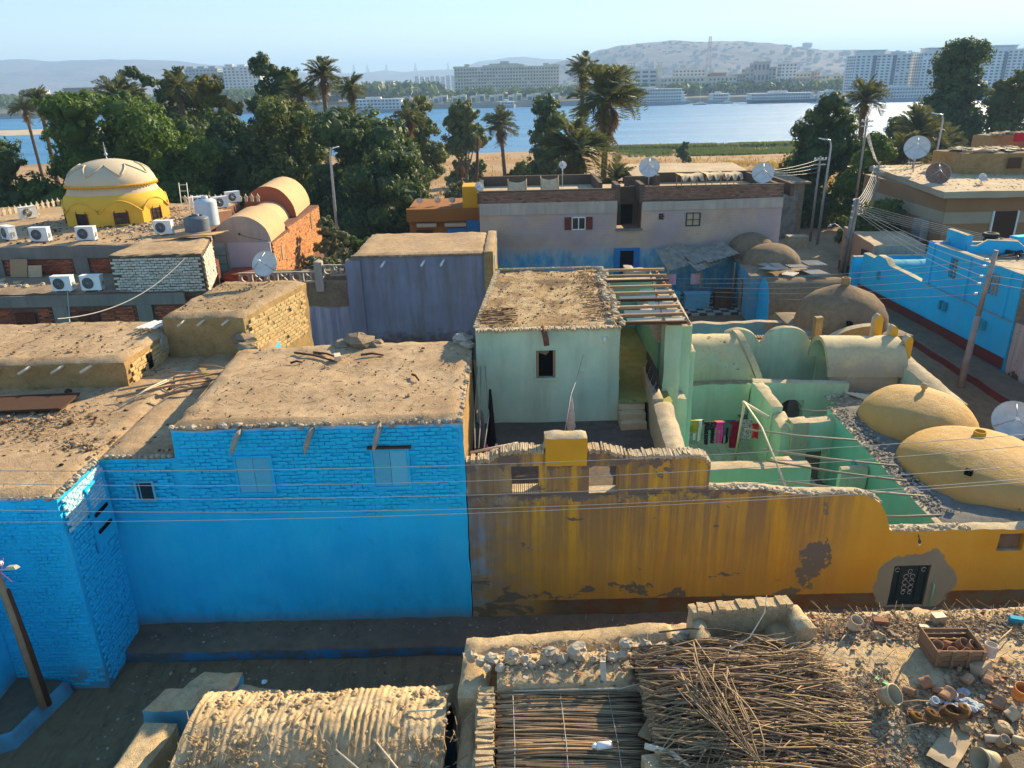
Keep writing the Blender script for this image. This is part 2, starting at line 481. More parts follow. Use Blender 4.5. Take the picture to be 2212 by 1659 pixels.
# ochre street wall: paint fades to blue-grey at its left end, long run-off streaks, flaked patches low down
def ochx(n, a):
    x, y, z = n.sep()
    nb = n.noise((1.2, 1.2, 2.2), 5, .6); bm = n.step(n.mth('ADD', x, n.mth('MULTIPLY', nb, 3.2)), .4, 2.0, 1, 0)
    gy = n.mix(n.step(n.noise(2.3, 4), .4, .6), (.13, .30, .42), (.16, .17, .15))
    a = n.mix(n.mth('MULTIPLY', bm, .9), a, gy)
    # run-off from the ragged rim
    s1 = n.noise((3.2, 3.2, .16), 5, .7)
    s2 = n.noise((9, 9, .3), 4, .6)
    zf = n.step(z, .6, 3.6, .25, 1.0); xf = n.step(x, 6.9, 7.8, 1, .08)
    sf = n.mth('MULTIPLY', n.mth('MULTIPLY', n.step(s1, .35, .50), n.step(s2, .3, .55, .3, 1)), n.mth('MULTIPLY', zf, xf))
    a = n.mix(n.mth('MULTIPLY', sf, .9), a, (.20, .13, .075))
    # flaked edge below the rim ledge
    e = n.mth('MULTIPLY', n.step(n.mth('ADD', z, n.mth('MULTIPLY', n.noise(3, 5, .7), .9)), 3.95, 3.98), n.step(z, 3.62, 3.66, 1, 0))
    a = n.mix(n.mth('MULTIPLY', e, xf), a, (.15, .11, .085))
    pk = n.noise((1.5, 1.5, 2.6), 7, .65, dist=.5)
    lo = n.step(z, .55, 1.7, .13, 0)
    pf = n.mth('MULTIPLY', n.step(n.mth('ADD', pk, lo), .655, .67), n.step(x, 6.7, 7.3, 1, 0))
    a = n.mix(pf, a, (.13, .12, .10))
    up = n.mth('MULTIPLY', n.step(n.mth('ADD', n.noise((1.8, 1.8, 1.8), 6, .65), n.step(z, 4.0, 4.7, 0, .12)), .585, .60), n.step(z, 3.6, 3.65))
    a = n.mix(n.mth('MULTIPLY', up, n.step(x, 4.6, 4.7, 1, 0)), a, (.16, .115, .09))
    # big flaked patch
    px = n.mth('SUBTRACT', x, 6.75); pz = n.mth('SUBTRACT', z, 1.75)
    dd = n.mth('ADD', n.mth('MULTIPLY', n.mth('MULTIPLY', px, px), 5.0), n.mth('MULTIPLY', n.mth('MULTIPLY', pz, pz), 1.8))
    dd = n.mth('ADD', dd, n.mth('MULTIPLY', n.mth('SUBTRACT', n.noise(3, 6, .7), .5), 4.0))
    a = n.mix(n.step(dd, .5, .55, 1, 0), a, (.14, .13, .11))
    # dark red skirting band
    bnd = n.step(n.mth('ADD', z, n.mth('MULTIPLY', n.noise(4, 4), .06)), .80, .81, 1, 0)
    bc = n.mix(n.step(n.noise(2.5, 5, .7), .42, .55), (.12, .025, .02), (.09, .08, .07))
    a = n.mix(n.mth('MULTIPLY', bnd, n.step(x, .2, .9)), a, bc)
    a = n.mix(n.mth('MULTIPLY', n.step(z, .4, 1.8, .5, 0), 1.0), a, (.13, .10, .03))
    # cement patch round the door
    px = n.mth('SUBTRACT', x, 9.2); pz = n.mth('SUBTRACT', z, .95)
    dd = n.mth('ADD', n.mth('MULTIPLY', n.mth('MULTIPLY', px, px), 1.25), n.mth('MULTIPLY', n.mth('MULTIPLY', pz, pz), 1.1))
    dd = n.mth('ADD', dd, n.mth('MULTIPLY', n.mth('SUBTRACT', n.noise(1.6, 5, .6), .5), 1.6))
    a = n.mix(n.step(dd, .98, 1.08, 1, 0), a, n.mix(n.noise(2, 4), (.17, .19, .16), (.24, .24, .19)))
    return a
OCH = (.62, .355, .04)
M['ochre'] = plaster('ochre_wall_paint', OCH, (.56, .29, .018), bump=.012, extra=ochx, fine=.18)
M['ochreplain'] = plaster('ochre_plain', (.66, .34, .02), (.58, .29, .02), bump=.006, fine=.1)
M['green'] = plaster('sea_green_paint', (.42, .62, .45), (.32, .51, .37), streak=(.30, .34, .20), sst=.45, bump=.012, sfreq=2, patch=(.30, .25, .17), pth=.76, psc=1.3, fine=.15)
M['greenh'] = plaster('pale_green_house', (.50, .66, .48), (.38, .55, .41), streak=(.16, .16, .09), sst=.35, bump=.012, sfreq=1.2, patch=(.22, .22, .15), pth=.78, psc=1, fine=.12)
M['greendark'] = plaster('deep_green_paint', (.20, .54, .40), (.15, .44, .32), streak=(.2, .38, .24), sst=.5, bump=.01, sfreq=3)
def vtop(n, a):
    z = n.sep()[2]; f = n.step(n.mth('ADD', z, n.mth('MULTIPLY', n.noise(1.6, 6, .65), 1.2)), 3.35, 3.75)
    a = n.mix(f, a, n.mix(n.noise(7, 5), (.42, .32, .17), (.58, .47, .28)))
    return n.mix(n.step(n.noise((2.2, 2.2, 1.2), 7, .8, dist=1.5), .60, .64, 0, .6), a, (.17, .13, .08))
M['greengrey'] = plaster('grey_green_plaster', (.40, .42, .29), (.32, .34, .23), extra=vtop, streak=(.2, .17, .1), sst=.3, bump=.02, patch=(.17, .12, .075), pth=.655, psc=1.4)
M['vaultgrey'] = plaster('vault_plaster', (.36, .34, .25), (.32, .27, .18), extra=vtop, streak=(.2, .17, .1), sst=.3, bump=.02, patch=(.18, .13, .08), pth=.69, psc=1.1)
M['domeyellow'] = plaster('dome_plaster', (.60, .41, .22), (.52, .34, .165), streak=(.26, .18, .10), sst=.35, patch=(.27, .19, .11), pth=.70, psc=1.6, bump=.06, fine=.2, lowcol=(.46, .25, .055), dz=(2.9, 3.9))  # cream near the crown, blending to golden towards the foot
M['purple'] = plaster('lilac_plaster', (.25, .26, .35), (.19, .20, .27), streak=(.17, .14, .12), sst=.85, bump=.01, sfreq=1.6, fine=.15, lowcol=(.10, .05, .04), dz=(1.05, 1.5))
M['lilacwhite'] = plaster('lilac_limewash', (.33, .33, .45), (.27, .27, .38), streak=(.6, .6, .62), sst=.8, bump=.01, sfreq=3)
M['greywash'] = plaster('grey_limewash', (.46, .40, .33), (.38, .33, .27), streak=(.2, .17, .16), sst=.4, bump=.01)
def gb(n, a):
    z = n.sep()[2]; x = n.sep()[0]
    zf = n.step(n.mth('ADD', z, n.mth('MULTIPLY', n.noise(.8, 5, .6), 1.6)), 3.3, 4.0, 1, 0)
    b = n.mix(n.step(n.noise((2, 2, 1), 5, .65), .40, .62), (.05, .30, .48), (.26, .42, .46))
    a = n.mix(zf, a, b)
    s = n.noise((3, 3, .3), 5, .6)
    a = n.mix(n.mth('MULTIPLY', n.step(s, .5, .66), n.mth('MULTIPLY', zf, .6)), a, (.20, .15, .11))
    vf = n.mth('MULTIPLY', n.step(n.noise(.35, 4), .42, .58), .35)
    return n.mix(n.mth('MULTIPLY', vf, n.step(zf, 0, 1, 1, 0)), a, (.27, .26, .42))
M['greybrick'] = plaster('grey_brick_wash', (.56, .41, .29), (.45, .33, .23), bump=.01, extra=gb)
M['brownbrick'] = tint('brown_brick', (.24, .135, .09), .25)
M['redbrick'] = tint('red_brick', (.32, .09, .045), .35)
M['orangebrick'] = tint('orange_brick', (.50, .20, .07), .35, dark=(.40, .32, .25), ostr=.8)
M['whitebrick'] = tint('whitewashed_brick', (.52, .47, .40), .18, dark=(.3, .2, .14), sc=5, ostr=.5)
M['tanbrick'] = tint('tan_brick_tile', (.48, .32, .17), .25, bump=.03, sc=4, ostr=.5, dark=(.28, .17, .09))
M['mortar'] = mud('mortar', (.12, .085, .06), (.12, .09, .065), bump=.015, speck=.2)
M['mortarred'] = mud('red_wall_mortar', (.22, .11, .075), (.15, .08, .06), bump=.015, speck=.2)
M['concrete'] = plaster('raw_concrete', (.22, .20, .17), (.17, .155, .13), streak=(.1, .09, .08), sst=.4, bump=.012)
M['rooftan'] = mud('pale_flat_roof', (.55, .44, .30), (.42, .31, .2), bump=.02, speck=.3)
M['wood'] = tint('old_wood', (.34, .22, .12), .25, sc=9)
M['paledwood'] = tint('pale_wood', (.62, .52, .38), .12, sc=9)
M['darkwood'] = tint('dark_wood', (.09, .045, .025), .3, sc=9)
M['redwood'] = tint('red_brown_wood', (.13, .035, .02), .25, sc=9)
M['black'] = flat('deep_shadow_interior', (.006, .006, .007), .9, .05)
M['white'] = flat('white_enamel', (.72, .72, .70), .45, .4, var=.05)
M['grille'] = flat('dark_grille', (.05, .05, .05), .6)
M['steel'] = flat('galvanised_steel', (.42, .42, .42), .45, .5, .6)
M['rust'] = flat('rusty_iron', (.17, .06, .03), .75, .3, .2, var=.4, sc=14)
M['dish'] = flat('dish_white', (.55, .54, .51), .55, .35, var=.12, sc=4)
M['dishrust'] = flat('dish_rusty', (.22, .13, .09), .7, .2, var=.3)
M['lino'] = None
M['wire'] = flat('wire_grey', (.32, .31, .29), .5, .4)
M['wiredark'] = flat('wire_dark', (.06, .055, .05), .6, .3)
M['maroon'] = plaster('maroon_band', (.15, .03, .025), (.12, .025, .02), bump=.01)
M['plank_blue'] = tint('blue_shutter_board', (.10, .42, .60), .12, dark=(.25, .5, .6), sc=10)
M['doordark'] = flat('dark_teal_metal', (.012, .035, .05), .45, .5, .3)
M['glass'] = flat('dark_glass', (.02, .025, .03), .12, .6, var=.1)
M['cloth_cream'] = flat('faded_canvas', (.50, .38, .24), .9, .1, var=.2, sc=3)
M['tank_grey'] = flat('tank_grey', (.10, .12, .14), .5, .3)
M['tank_white'] = flat('tank_white', (.50, .52, .55), .5, .3, var=.08)
M['cream'] = plaster('cream_dome_plaster', (.56, .45, .31), (.50, .39, .26), bump=.006, fine=.08)
M['domegold'] = plaster('golden_plaster', (.70, .42, .05), (.62, .36, .04), bump=.006, fine=.1)
M['stone'] = tint('pale_stone', (.46, .37, .26), .15, sc=8, ostr=.4)
M['reed'] = tint('dry_palm_rib', (.29, .19, .10), .6, rough=.7, sc=3, dark=(.09, .05, .03), ostr=.5, spec=.35)
M['clay'] = tint('clay_pot', (.30, .14, .075), .25, sc=8, ostr=.3)
M['card'] = flat('cardboard', (.42, .31, .19), .85, .1, var=.1)
M['tan_tin'] = tint('rusty_tin', (.36, .20, .11), .3, sc=10, ostr=.6, dark=(.12, .05, .03))
M['litter'] = tint('pale_litter', (.38, .31, .23), .35, sc=6)
M['trunk'] = tint('bark', (.15, .11, .075), .2, sc=4)
M['palmtrunk'] = tint('palm_bark', (.13, .09, .06), .25, sc=8)

def leaf(name, c, c2, tr=.25):
    n = NT(name, .6, .3); g = n.N('ShaderNodeNewGeometry')
    a = n.mix(g.outputs['Random Per Island'], c, c2)
    a = n.mix(n.step(n.noise(.35, 3), .4, .65, 0, .5), a, tuple(x * .6 for x in c))
    n.col(a)
    t = n.N('ShaderNodeBsdfTranslucent'); n.inp(t.inputs[0], n.mix(.5, a, (c2[0] * 1.6, c2[1] * 1.5, c2[2] * .6)))
    ms = n.N('ShaderNodeMixShader'); ms.inputs[0].default_value = tr
    n.L(n.b.outputs[0], ms.inputs[1]); n.L(t.outputs[0], ms.inputs[2]); n.L(ms.outputs[0], n.o.inputs[0])
    return n.m
M['leafbright'] = leaf('bright_leaf', (.055, .11, .014), (.12, .19, .022), .34)
M['leafdark'] = leaf('dark_leaf', (.050, .088, .026), (.095, .14, .035), .32)
M['leafolive'] = leaf('olive_leaf', (.08, .115, .026), (.15, .175, .035), .32)
M['leafdusty'] = leaf('dusty_leaf', (.12, .14, .06), (.22, .22, .10), .25)
M['leafgold'] = leaf('golden_leaf', (.13, .15, .02), (.28, .23, .03), .35)
M['frond'] = leaf('palm_frond', (.085, .11, .045), (.16, .17, .07), .28)
M['fronddry'] = leaf('dry_frond', (.20, .12, .055), (.30, .19, .09), .2)
M['grass'] = leaf('crop_grass', (.06, .11, .02), (.12, .16, .03), .25)
M['grassdry'] = leaf('dry_grass', (.30, .20, .06), (.42, .28, .08), .3)
M['mudbrick'] = tint('mud_brick', (.50, .33, .15), .12, sc=7, ostr=.35)
def strawx():
    n = NT('straw_mud_roof', .97, .1)
    big = n.noise(1.3, 5, .65); a = n.mix(n.step(big, .38, .6), (.58, .42, .24), (.34, .22, .11))
    blot = n.noise(.75, 5, .6, dist=.3); a = n.mix(n.step(blot, .53, .60, 0, .75), a, (.13, .085, .05))
    s = n.noise((30, 9, 9), 3, .7, dist=1); a = n.mix(n.step(s, .55, .68, 0, .7), a, (.10, .06, .03))
    s2 = n.noise((9, 34, 9), 3, .7, dist=1); a = n.mix(n.step(s2, .6, .7, 0, .6), a, (.72, .55, .34))
    n.col(a); n.bump(n.mth('ADD', n.noise(6, 6, .7), s), .06); return n.m
M['strawroof'] = strawx()
M['terr'] = mud('terrace_floor', (.16, .125, .095), (.11, .085, .065), (.05, .04, .03), bump=.012, speck=.2)
M['passfloor'] = mud('passage_floor', (.36, .34, .10), (.28, .25, .07), (.2, .17, .06), bump=.01, speck=.15)
M['floortile'] = tint('floor_tile', (.36, .38, .25), .12, sc=3, ostr=.2)
M['bluepeel'] = plaster('blue_peeling', (.05, .30, .48), (.16, .38, .46), streak=(.25, .22, .18), sst=.5, patch=(.30, .26, .20), pth=.6, psc=1.2, bump=.012)
M['cloth'] = {}
for nm_, c_ in dict(white=(.65, .63, .60), olive=(.30, .28, .04), pink=(.62, .33, .38), black=(.012, .012, .015), orange=(.75, .16, .02), magenta=(.60, .05, .28), grey=(.10, .11, .12), wine=(.22, .008, .03), rose=(.62, .38, .40), beige=(.42, .38, .33), navy=(.02, .025, .05), red=(.5, .03, .04)).items():
    M['cloth'][nm_] = flat('cloth_' + nm_, c_, .9, .1, var=.15, sc=12)
M['whitewash'] = plaster('whitewash', (.52, .53, .56), (.46, .47, .52), bump=.006)
M['greenpanel'] = flat('green_panel', (.30, .42, .34), .7)
M['orangewall'] = plaster('orange_brown_paint', (.30, .115, .025), (.26, .10, .02), bump=.005)
M['bluedoor'] = flat('blue_door_paint', (.02, .16, .38), .6)
M['sheetgrey'] = flat('cement_sheet', (.26, .23, .19), .9, .1, var=.3, sc=3)
M['roofdark'] = mud('grey_roof', (.22, .20, .17), (.16, .145, .125), bump=.03, speck=.4)
M['greenlight'] = plaster('pale_sea_green', (.42, .52, .42), (.34, .46, .36), streak=(.22, .30, .2), sst=.5, bump=.01, sfreq=3)
M['stonedirt'] = tint('rubble_stone', (.33, .28, .22), .35, sc=8)
M['vaultmud'] = mud('sunny_mud', (.66, .49, .29), (.52, .36, .19), (.15, .09, .045), bump=.035, speck=.6, sc=1.8)
M['crate'] = tint('crate_wood', (.23, .13, .07), .25, sc=12, dark=(.12, .06, .03))
M['yellowpot'] = flat('cream_plastic', (.38, .29, .17), .5, .3)
M['palerag'] = flat('pale_rag', (.36, .38, .40), .9, .1, var=.3, sc=9)
M['greenpl'] = flat('green_plastic', (.05, .35, .10), .4)
M['rope'] = mud('coir_rope', (.33, .17, .06), (.25, .12, .04), (.1, .05, .02), bump=.05, sc=4)
M['tyre'] = flat('tyre_rubber', (.03, .03, .03), .8, .2)
M['pinkwall'] = plaster('salmon_wall', (.46, .26, .17), (.40, .22, .14), streak=(.6, .42, .32), sst=.3, bump=.01)
M['brownband'] = plaster('brown_band_paint', (.34, .185, .09), (.30, .16, .075), bump=.008)
M['creamband'] = plaster('cream_band_paint', (.40, .33, .23), (.35, .28, .19), bump=.008)
M['flakedwhite'] = plaster('flaked_white', (.50, .42, .38), (.44, .36, .32), streak=(.22, .13, .09), sst=.7, patch=(.16, .09, .06), pth=.60, psc=1.3, sfreq=3, bump=.012)
M['asbestos'] = tint('white_corrugated', (.40, .36, .31), .2, sc=6)
M['polesteel'] = flat('weathered_pole', (.30, .25, .21), .7, .2, var=.2, sc=3); M['polerust'] = tint('patched_rust', (.46, .27, .15), .3, sc=5, ostr=.7, dark=(.38, .36, .33))
M['pipe'] = tint('weathered_pipe', (.26, .23, .18), .3, sc=4)
M['curtain'] = tint('flowered_curtain', (.07, .03, .025), .3, sc=14, dark=(.4, .3, .25))
# ================================================================ SETTING
def ground_z(x, y):
    pts = [(-40, 0), (60, 0), (85, -1.2), (120, -3.2), (200, -6.6), (232, -7.5), (246, -8.8), (640, -9), (2e4, -9)]
    for (a, za), (b, zb) in zip(pts, pts[1:]):
        if a <= y <= b: return za + (zb - za) * (y - a) / (b - a)
    return -9
ys = [-30, 0, 5, 10, 15, 20, 25, 30, 36, 42, 50, 58, 66, 74, 85, 100, 115, 130, 150, 170, 185, 200, 215, 225, 232, 237, 241, 246, 252, 640, 2000, 9000]
xs = [-6000, -1500, -700, -450, -300, -200, -150, -110, -80, -60, -50, -40, -30, -20, -12, -6, 0, 6, 12, 20, 30, 40, 50, 60, 80, 110, 150, 200, 300, 450, 700, 1500, 6000]
g = MB()
def gp(i, j):
    x, y = xs[i], ys[j]; z = ground_z(x, y)
    yy = y
    if 60 < y < 250: z += nz((x, y, 0), .03) * .8 + nz((x, y, 0), .15) * .15; yy = y + 6 * nz((x, 0, 0), .012, 3)
    return (x, yy, z)
g.grid(gp, len(xs) - 1, len(ys) - 1, 0, True)
n = NT('ground_earth', .97, .1)
x, y, z = n.sep()
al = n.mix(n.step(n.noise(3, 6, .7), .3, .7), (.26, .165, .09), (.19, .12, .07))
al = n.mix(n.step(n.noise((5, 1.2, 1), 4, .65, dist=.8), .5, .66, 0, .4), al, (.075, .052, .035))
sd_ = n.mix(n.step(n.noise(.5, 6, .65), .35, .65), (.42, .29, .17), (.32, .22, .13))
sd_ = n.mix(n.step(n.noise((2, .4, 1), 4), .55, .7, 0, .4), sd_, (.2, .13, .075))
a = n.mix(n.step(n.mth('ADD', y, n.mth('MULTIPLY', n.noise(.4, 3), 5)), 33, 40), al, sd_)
fld = n.mix(n.step(n.noise(.05, 4), .45, .55), (.36, .235, .13), (.30, .17, .07))
a = n.mix(n.step(y, 80, 95), a, fld)
a = n.mix(n.step(y, 560, 640), a, (.2, .2, .15))
n.col(a); n.bump(n.noise(9, 6, .7), .05)
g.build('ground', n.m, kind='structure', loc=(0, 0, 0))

# river
rv = MB(); rv.grid(lambda i, j: (-6000 + 12000 * i / 2, [225, 700][j], -7.9), 2, 1)
n = NT('river_water', .3, .35); 
wv = n.noise((.10, .50, 1), 8, .72, dist=.6); wv2 = n.noise((.9, 2.6, 1), 3, .6); big = n.noise((.006, .05, 1), 4, .6)
n.col(n.mix(n.step(big, .4, .62), (.020, .15, .33), (.045, .23, .44)))
n.b.inputs['Roughness'].default_value = .38
n.bump(n.mth('ADD', wv, n.mth('MULTIPLY', wv2, .3)), 1.1, 1.0)
rv.build('river', n.m, kind='structure', loc=(0, 0, 0))

# raised bench along the street wall
b = MB()
def bp(i, j):
    x = -8.8 + 22 * i / 60; y = [13.62, 13.60, 13.68, 14.1, 14.5][j]; z = [0, .27, .31, .33, .36][j]
    return jit((x, y + .05 * nz((x, 0, 0), .6), z), .03)
b.grid(bp, 60, 4, lambda i, j: 1 if j == 0 else 0, True)
def bench_front():
    n = NT('bench_front', .9, .2); x, y, z = n.sep()
    f = n.mth('MULTIPLY', n.step(x, .5, 2.5, 1, 0), n.step(n.noise(2.2, 5, .6), .4, .6))
    n.col(n.mix(f, (.085, .08, .07), (.02, .14, .27))); n.bump(n.noise(12, 5), .02); return n.m
b.build('sidewalk', [M['bench'], bench_front()], kind='structure')

# blue-edged step under the pole at left
b = MB()
poly = [(-10.75, 8.6), (-10.2, 8.6), (-10.35, 11.1), (-9.9, 11.3), (-9.55, 12.75), (-10.75, 12.9)]
pin = [(-10.75, 8.6), (-10.3, 8.6), (-10.42, 11.2), (-9.98, 11.38), (-9.68, 12.7), (-10.75, 12.85)]
b.add([(x, y, .36) for x, y in pin], [tuple(range(6))], 0)
def stp(i, j):
    k = i // 6; t = (i % 6) / 6; a_, c_ = poly[1:], pin[1:]
    if k >= 4: k, t = 3, 1.0
    P0 = Vector(a_[k]).lerp(Vector(a_[k + 1]), t); P1 = Vector(c_[k]).lerp(Vector(c_[k + 1]), t)
    q = P0.lerp(P1, [0, .25, 1][j]); return jit((q.x, q.y, [0, .31, .36][j]), .02)
b.grid(stp, 24, 2, 1, True)
b.build('entrance_step', [M['bench'], M['blue']], label='low grey step with blue painted edge at the foot of the left pole', cat='step')

# ================================================================ BLUE HOUSES
# low blue house (left)
h = thing('low_blue_house', (-11, 15, 0), 'low blue brick house with a wide mud roof, left of the tall blue house', 'house')
b = MB()
block(b, [(-16.5, 12.86), (-8.84, 12.86), (-8.84, 22.3), (-16.5, 22.3)], 0, 4.74, 0, 1, .22, .035, .08)
b.build('wall', [M['roofmud'], M['bluebrickbase'] if 'bluebrickbase' in M else M['blue']], h)
b = MB()
block(b, [(-8.86, 14.5), (-7.1, 14.5), (-7.1, 22.2), (-8.86, 22.2)], 0, 4.76, 0, 1, .22, .03, .08, skipf=(3,))
b.build('wall', [M['roofmud'], M['blue']], h)
bricks(h, (-15.6, 12.87), (-8.80, 12.87), .1, 4.62, M['bluebrick'], H=.07, L=.21, D=.028, joint=.014, stand=1, seed=2, miss=.03, maxp=300, skip=lambda u, z: u < 5.0 and u < 4.6 - 0)
bricks(h, (-8.83, 12.92), (-8.83, 14.44), .1, 4.62, M['bluebrick'], H=.07, L=.17, D=.038, joint=.018, seed=3, miss=.03, stand=1, maxp=300, skip=lambda u, z: .72 < u < 1.45 and 2.9 < z < 4.45)
bricks(h, (-8.72, 14.47), (-7.24, 14.47), 3.45, 4.62, M['bluebrick'], H=.07, L=.22, D=.02, seed=4, miss=.04, maxp=120, skip=lambda u, z: .5 < u < 1.02 and 3.62 < z < 4.25)
# white flaked top courses catching the sun on the side face
rr = random.Random(5)
for k in range(9):
    for i in range(8):
        inst('brick', brick_mesh(M['bluewhite'], .17, .07, .03)[1][rr.randrange(5)], h, Vector((-8.80, 13.0 + i * .182 + (k % 2) * .09, 4.59 - k * .083)) - h.location, (0, rr.uniform(-.05, .05), pi / 2))
# rim stones, white-washed
rim = MB()
for i in range(46):
    x = -14.5 + i * .125; rock(rim, (x, 12.9 + rr.uniform(-.04, .05), 4.70), .03 + .075 * rr.random() ** 2, 0, i)
for i in range(14):
    rock(rim, (-8.86 + rr.uniform(-.05, .03), 12.95 + i * .11, 4.71), .08, 0, i + 70)
for i in range(12):
    rock(rim, (-8.7 + i * .125, 14.52, 4.73), .07, 0, i + 90)
rim.build('roof_rim', M['rimwhite'], h, kind='stuff')
# boarded door high in the side wall
wd = MB(); 
wd.box((-8.80, 14.0, 3.68), (.05, .70, 1.45), 0); wd.build('door_board', M['blue'], h)
fr = MB()
for yy in (13.66, 14.35): fr.box((-8.76, yy, 3.7), (.06, .05, 1.5))
fr.box((-8.76, 14.0, 4.43), (.07, .8, .05)); fr.build('door_frame', M['blue'], h)
for zz in (3.35, 3.75):
    s_ = MB(); s_.box((-8.745, 14.0, zz), (.03, .5, .07)); s_.build('slot', M['black'], h)
# small window
w_ = MB(); w_.bx(-8.16, -7.80, 14.47, 14.50, 3.72, 4.14); w_.build('window', M['glass'], h)
fr = MB(); rr = random.Random(1)
for (x0, x1, z0, z1) in ((-8.19, -8.15, 3.68, 4.17), (-7.81, -7.77, 3.68, 4.17), (-8.15, -7.81, 4.13, 4.17), (-8.15, -7.81, 3.68, 3.715)): fr.bx(x0, x1, 14.43, 14.49, z0, z1)
fr.bx(-8.1, -8.08, 14.44, 14.46, 3.72, 4.13)
fr.build('window_frame', M['plank_blue'], h)

# tall blue house
t = thing('tall_blue_house', (-4, 15, 0), 'tall bright blue house with two shuttered windows and a bare mud roof', 'house')
b = MB()
block(b, [(-7.2, 14.5), (-1.05, 14.5), (-1.03, 19.75), (-7.35, 19.5)], 0, 5.42, 0, 1, .2, .03, .09, skipf=(1, 3))
def tr_side(i, j):
    y = 14.5 + 5.25 * i / 26; z = 5.36 * j / 20; return jit((-1.05, y, z), .03)
b.grid(tr_side, 26, 20, 2, True)
def tl_side(i, j):
    y = 14.5 + 5.0 * i / 26; z = 4.2 + 1.15 * j / 5; return jit((-7.2 - .15 * i / 26, y, z), .03)
b.grid(tl_side, 26, 5, 2, True)
b.build('wall', [M['roofmud'], M['blue'], M['mudwall']], t)
def skb(u, z):
    x = -7.16 + u
    return (-6.02 < x < -5.1 and 3.72 < z < 4.82) or (-3.1 < x < -2.18 and 3.8 < z < 4.92) or z < 3.35 + .35 * nz((x, 0, 0), .8) 
bricks(t, (-7.16, 14.48), (-1.07, 14.48), 3.0, 5.30, M['bluebrick'], H=.072, L=.22, D=.018, joint=.015, seed=7, miss=.05, skip=skb, maxp=300)
rim = MB()
for i in range(75):
    rock(rim, (-7.15 + i * .082, 14.53 + rr.uniform(-.05, .05), 5.38 + rr.uniform(-.04, .03)), .025 + .075 * rr.random() ** 2, 0, i)
for i in range(58):
    rock(rim, (-1.12 + rr.uniform(-.09, .04), 14.6 + i * .09, 5.39), .03 + .06 * rr.random() ** 2, 0, i + 100)
rim.build('roof_rim', M['rimwhite'], t, kind='stuff')
def shutter(parent, x0, x1, z0, z1, dark):
    f = MB()
    for (a, b_, c, d) in ((x0 - .05, x0, z0 - .05, z1 + .05), (x1, x1 + .05, z0 - .05, z1 + .05), (x0, x1, z1, z1 + .05), (x0, x1, z0 - .05, z0)): f.bx(a, b_, 14.44, 14.49, c, d)
    fo = f.build('shutter_frame', M['blue'], parent)
    m_ = (x0 + x1) / 2
    for (a, c) in ((x0 + .005, m_ - .005), (m_ + .005, x1 - .005)):
        p_ = MB(); p_.bx(a, c, 14.455, 14.485, z0 + .01, z1 - .01); p_.build('shutter', M['plank_blue'], parent)
    if dark:
        l_ = MB(); l_.bx(x0 - .1, x1 + .1, 14.41, 14.49, z1 + .055, z1 + .10); l_.build('lintel', M['darkwood'], parent)
shutter(t, -5.93, -5.2, 3.82, 4.66, False)
shutter(t, -3.0, -2.27, 3.9, 4.76, True)
for x in (-5.72, -4.2, -2.78):
    s = MB(); s.tube([(x, 14.62, 5.34), (x - .06, 14.3, 5.2), (x - .1, 14.14, 5.02)], [.07, .06, .05], 7); s.tube([(x - .1, 14.15, 5.03), (x - .13, 14.1, 4.9)], [.05, .02], 6)
    s.build('drain_spout', M['rimwhite'], t)
def lumpy(parent, pts, mat, name='roof_lump'):
    l_ = MB()
    for k, (c, s) in enumerate(pts): rock(l_, c, s, 0, k + 5, .6)
    l_.build(name, mat, parent)
lumpy(t, [((-4.1, 19.55, 5.5), .42), ((-4.5, 19.5, 5.42), .3), ((-3.7, 19.5, 5.42), .3)], M['mudgrey'])
lumpy(t, [((-1.3, 19.6, 5.5), .28), ((-1.15, 19.2, 5.48), .2)], M['rimwhite'])
lumpy(h, [((-7.7, 20.9, 5.25), .33), ((-7.5, 20.5, 5.1), .3)], M['mudgrey'])
# blue block off the left edge
wb = MB(); block(wb, [(-15, 7.6), (-10.72, 7.6), (-10.72, 12.84), (-15, 12.84)], 0, 4.6, 0, 1, .5, .03)
wb.build('blue_side_house', [M['roofmud'], M['blue']], label='smooth blue house wall at the left edge beside the leaning pole', cat='house')

# mud rooms on the low roof
def room(name, label, q, z0, z1, mats, res=.22, **kw):
    b = MB(); block(b, q, z0, z1, 0, 1, res, .035, .08, **kw)
    return b.build(name, mats, None, label, 'house')
r1 = thing('mud_room', (-12, 19, 4.7), 'long low mud brick room with pole ends sticking out, on the low blue house roof', 'house')
b = MB(); block(b, [(-17, 18.62), (-10.06, 18.6), (-9.95, 22.2), (-17, 22.2)], 4.6, 5.48, 0, 1, .2, .035, .08)
b.build('wall', [M['roofmud'], M['mudwall']], r1)
bricks(r1, (-10.02, 18.72), (-9.94, 22.1), 4.74, 5.36, M['mudbrick'] if 'mudbrick' in M else M['mudwall'], L=.24, H=.1, D=.03, seed=9, miss=.06)
w_ = MB(); w_.box((-9.96, 19.75, 5.05), (.06, .22, .42)); w_.build('opening', M['black'], r1)
patch = MB(); patch.lathe([(0, .0), (.17, .012), (.24, .02), (.26, 0)], (-9.95, 20.75, 5.2), 11, 0, True, .09, 6, rot=Matrix.Rotation(pi / 2, 3, 'Y'), sy=1.1); patch.build('plaster_patch', M['rimwhite'], r1)
for i, x in enumerate((-13.35, -12.55, -11.7, -10.95)):
    s = MB(); s.tube([(x + .1, 18.75, 5.38), (x - .14, 18.32, 5.26)], [.045, .035], 7); s.build('beam_end', M['paledwood'], r1)
r2 = thing('mud_room', (-8.6, 21.5, 4.7), 'tall square mud brick room with a sunlit right side behind the tall blue house', 'house')
b = MB(); block(b, [(-9.95, 20.95), (-7.6, 20.85), (-6.75, 24.6), (-9.6, 24.9)], 0, 5.98, 0, 1, .2, .04, .08)
b.build('wall', [M['roofmud2'], M['mudwall']], r2)
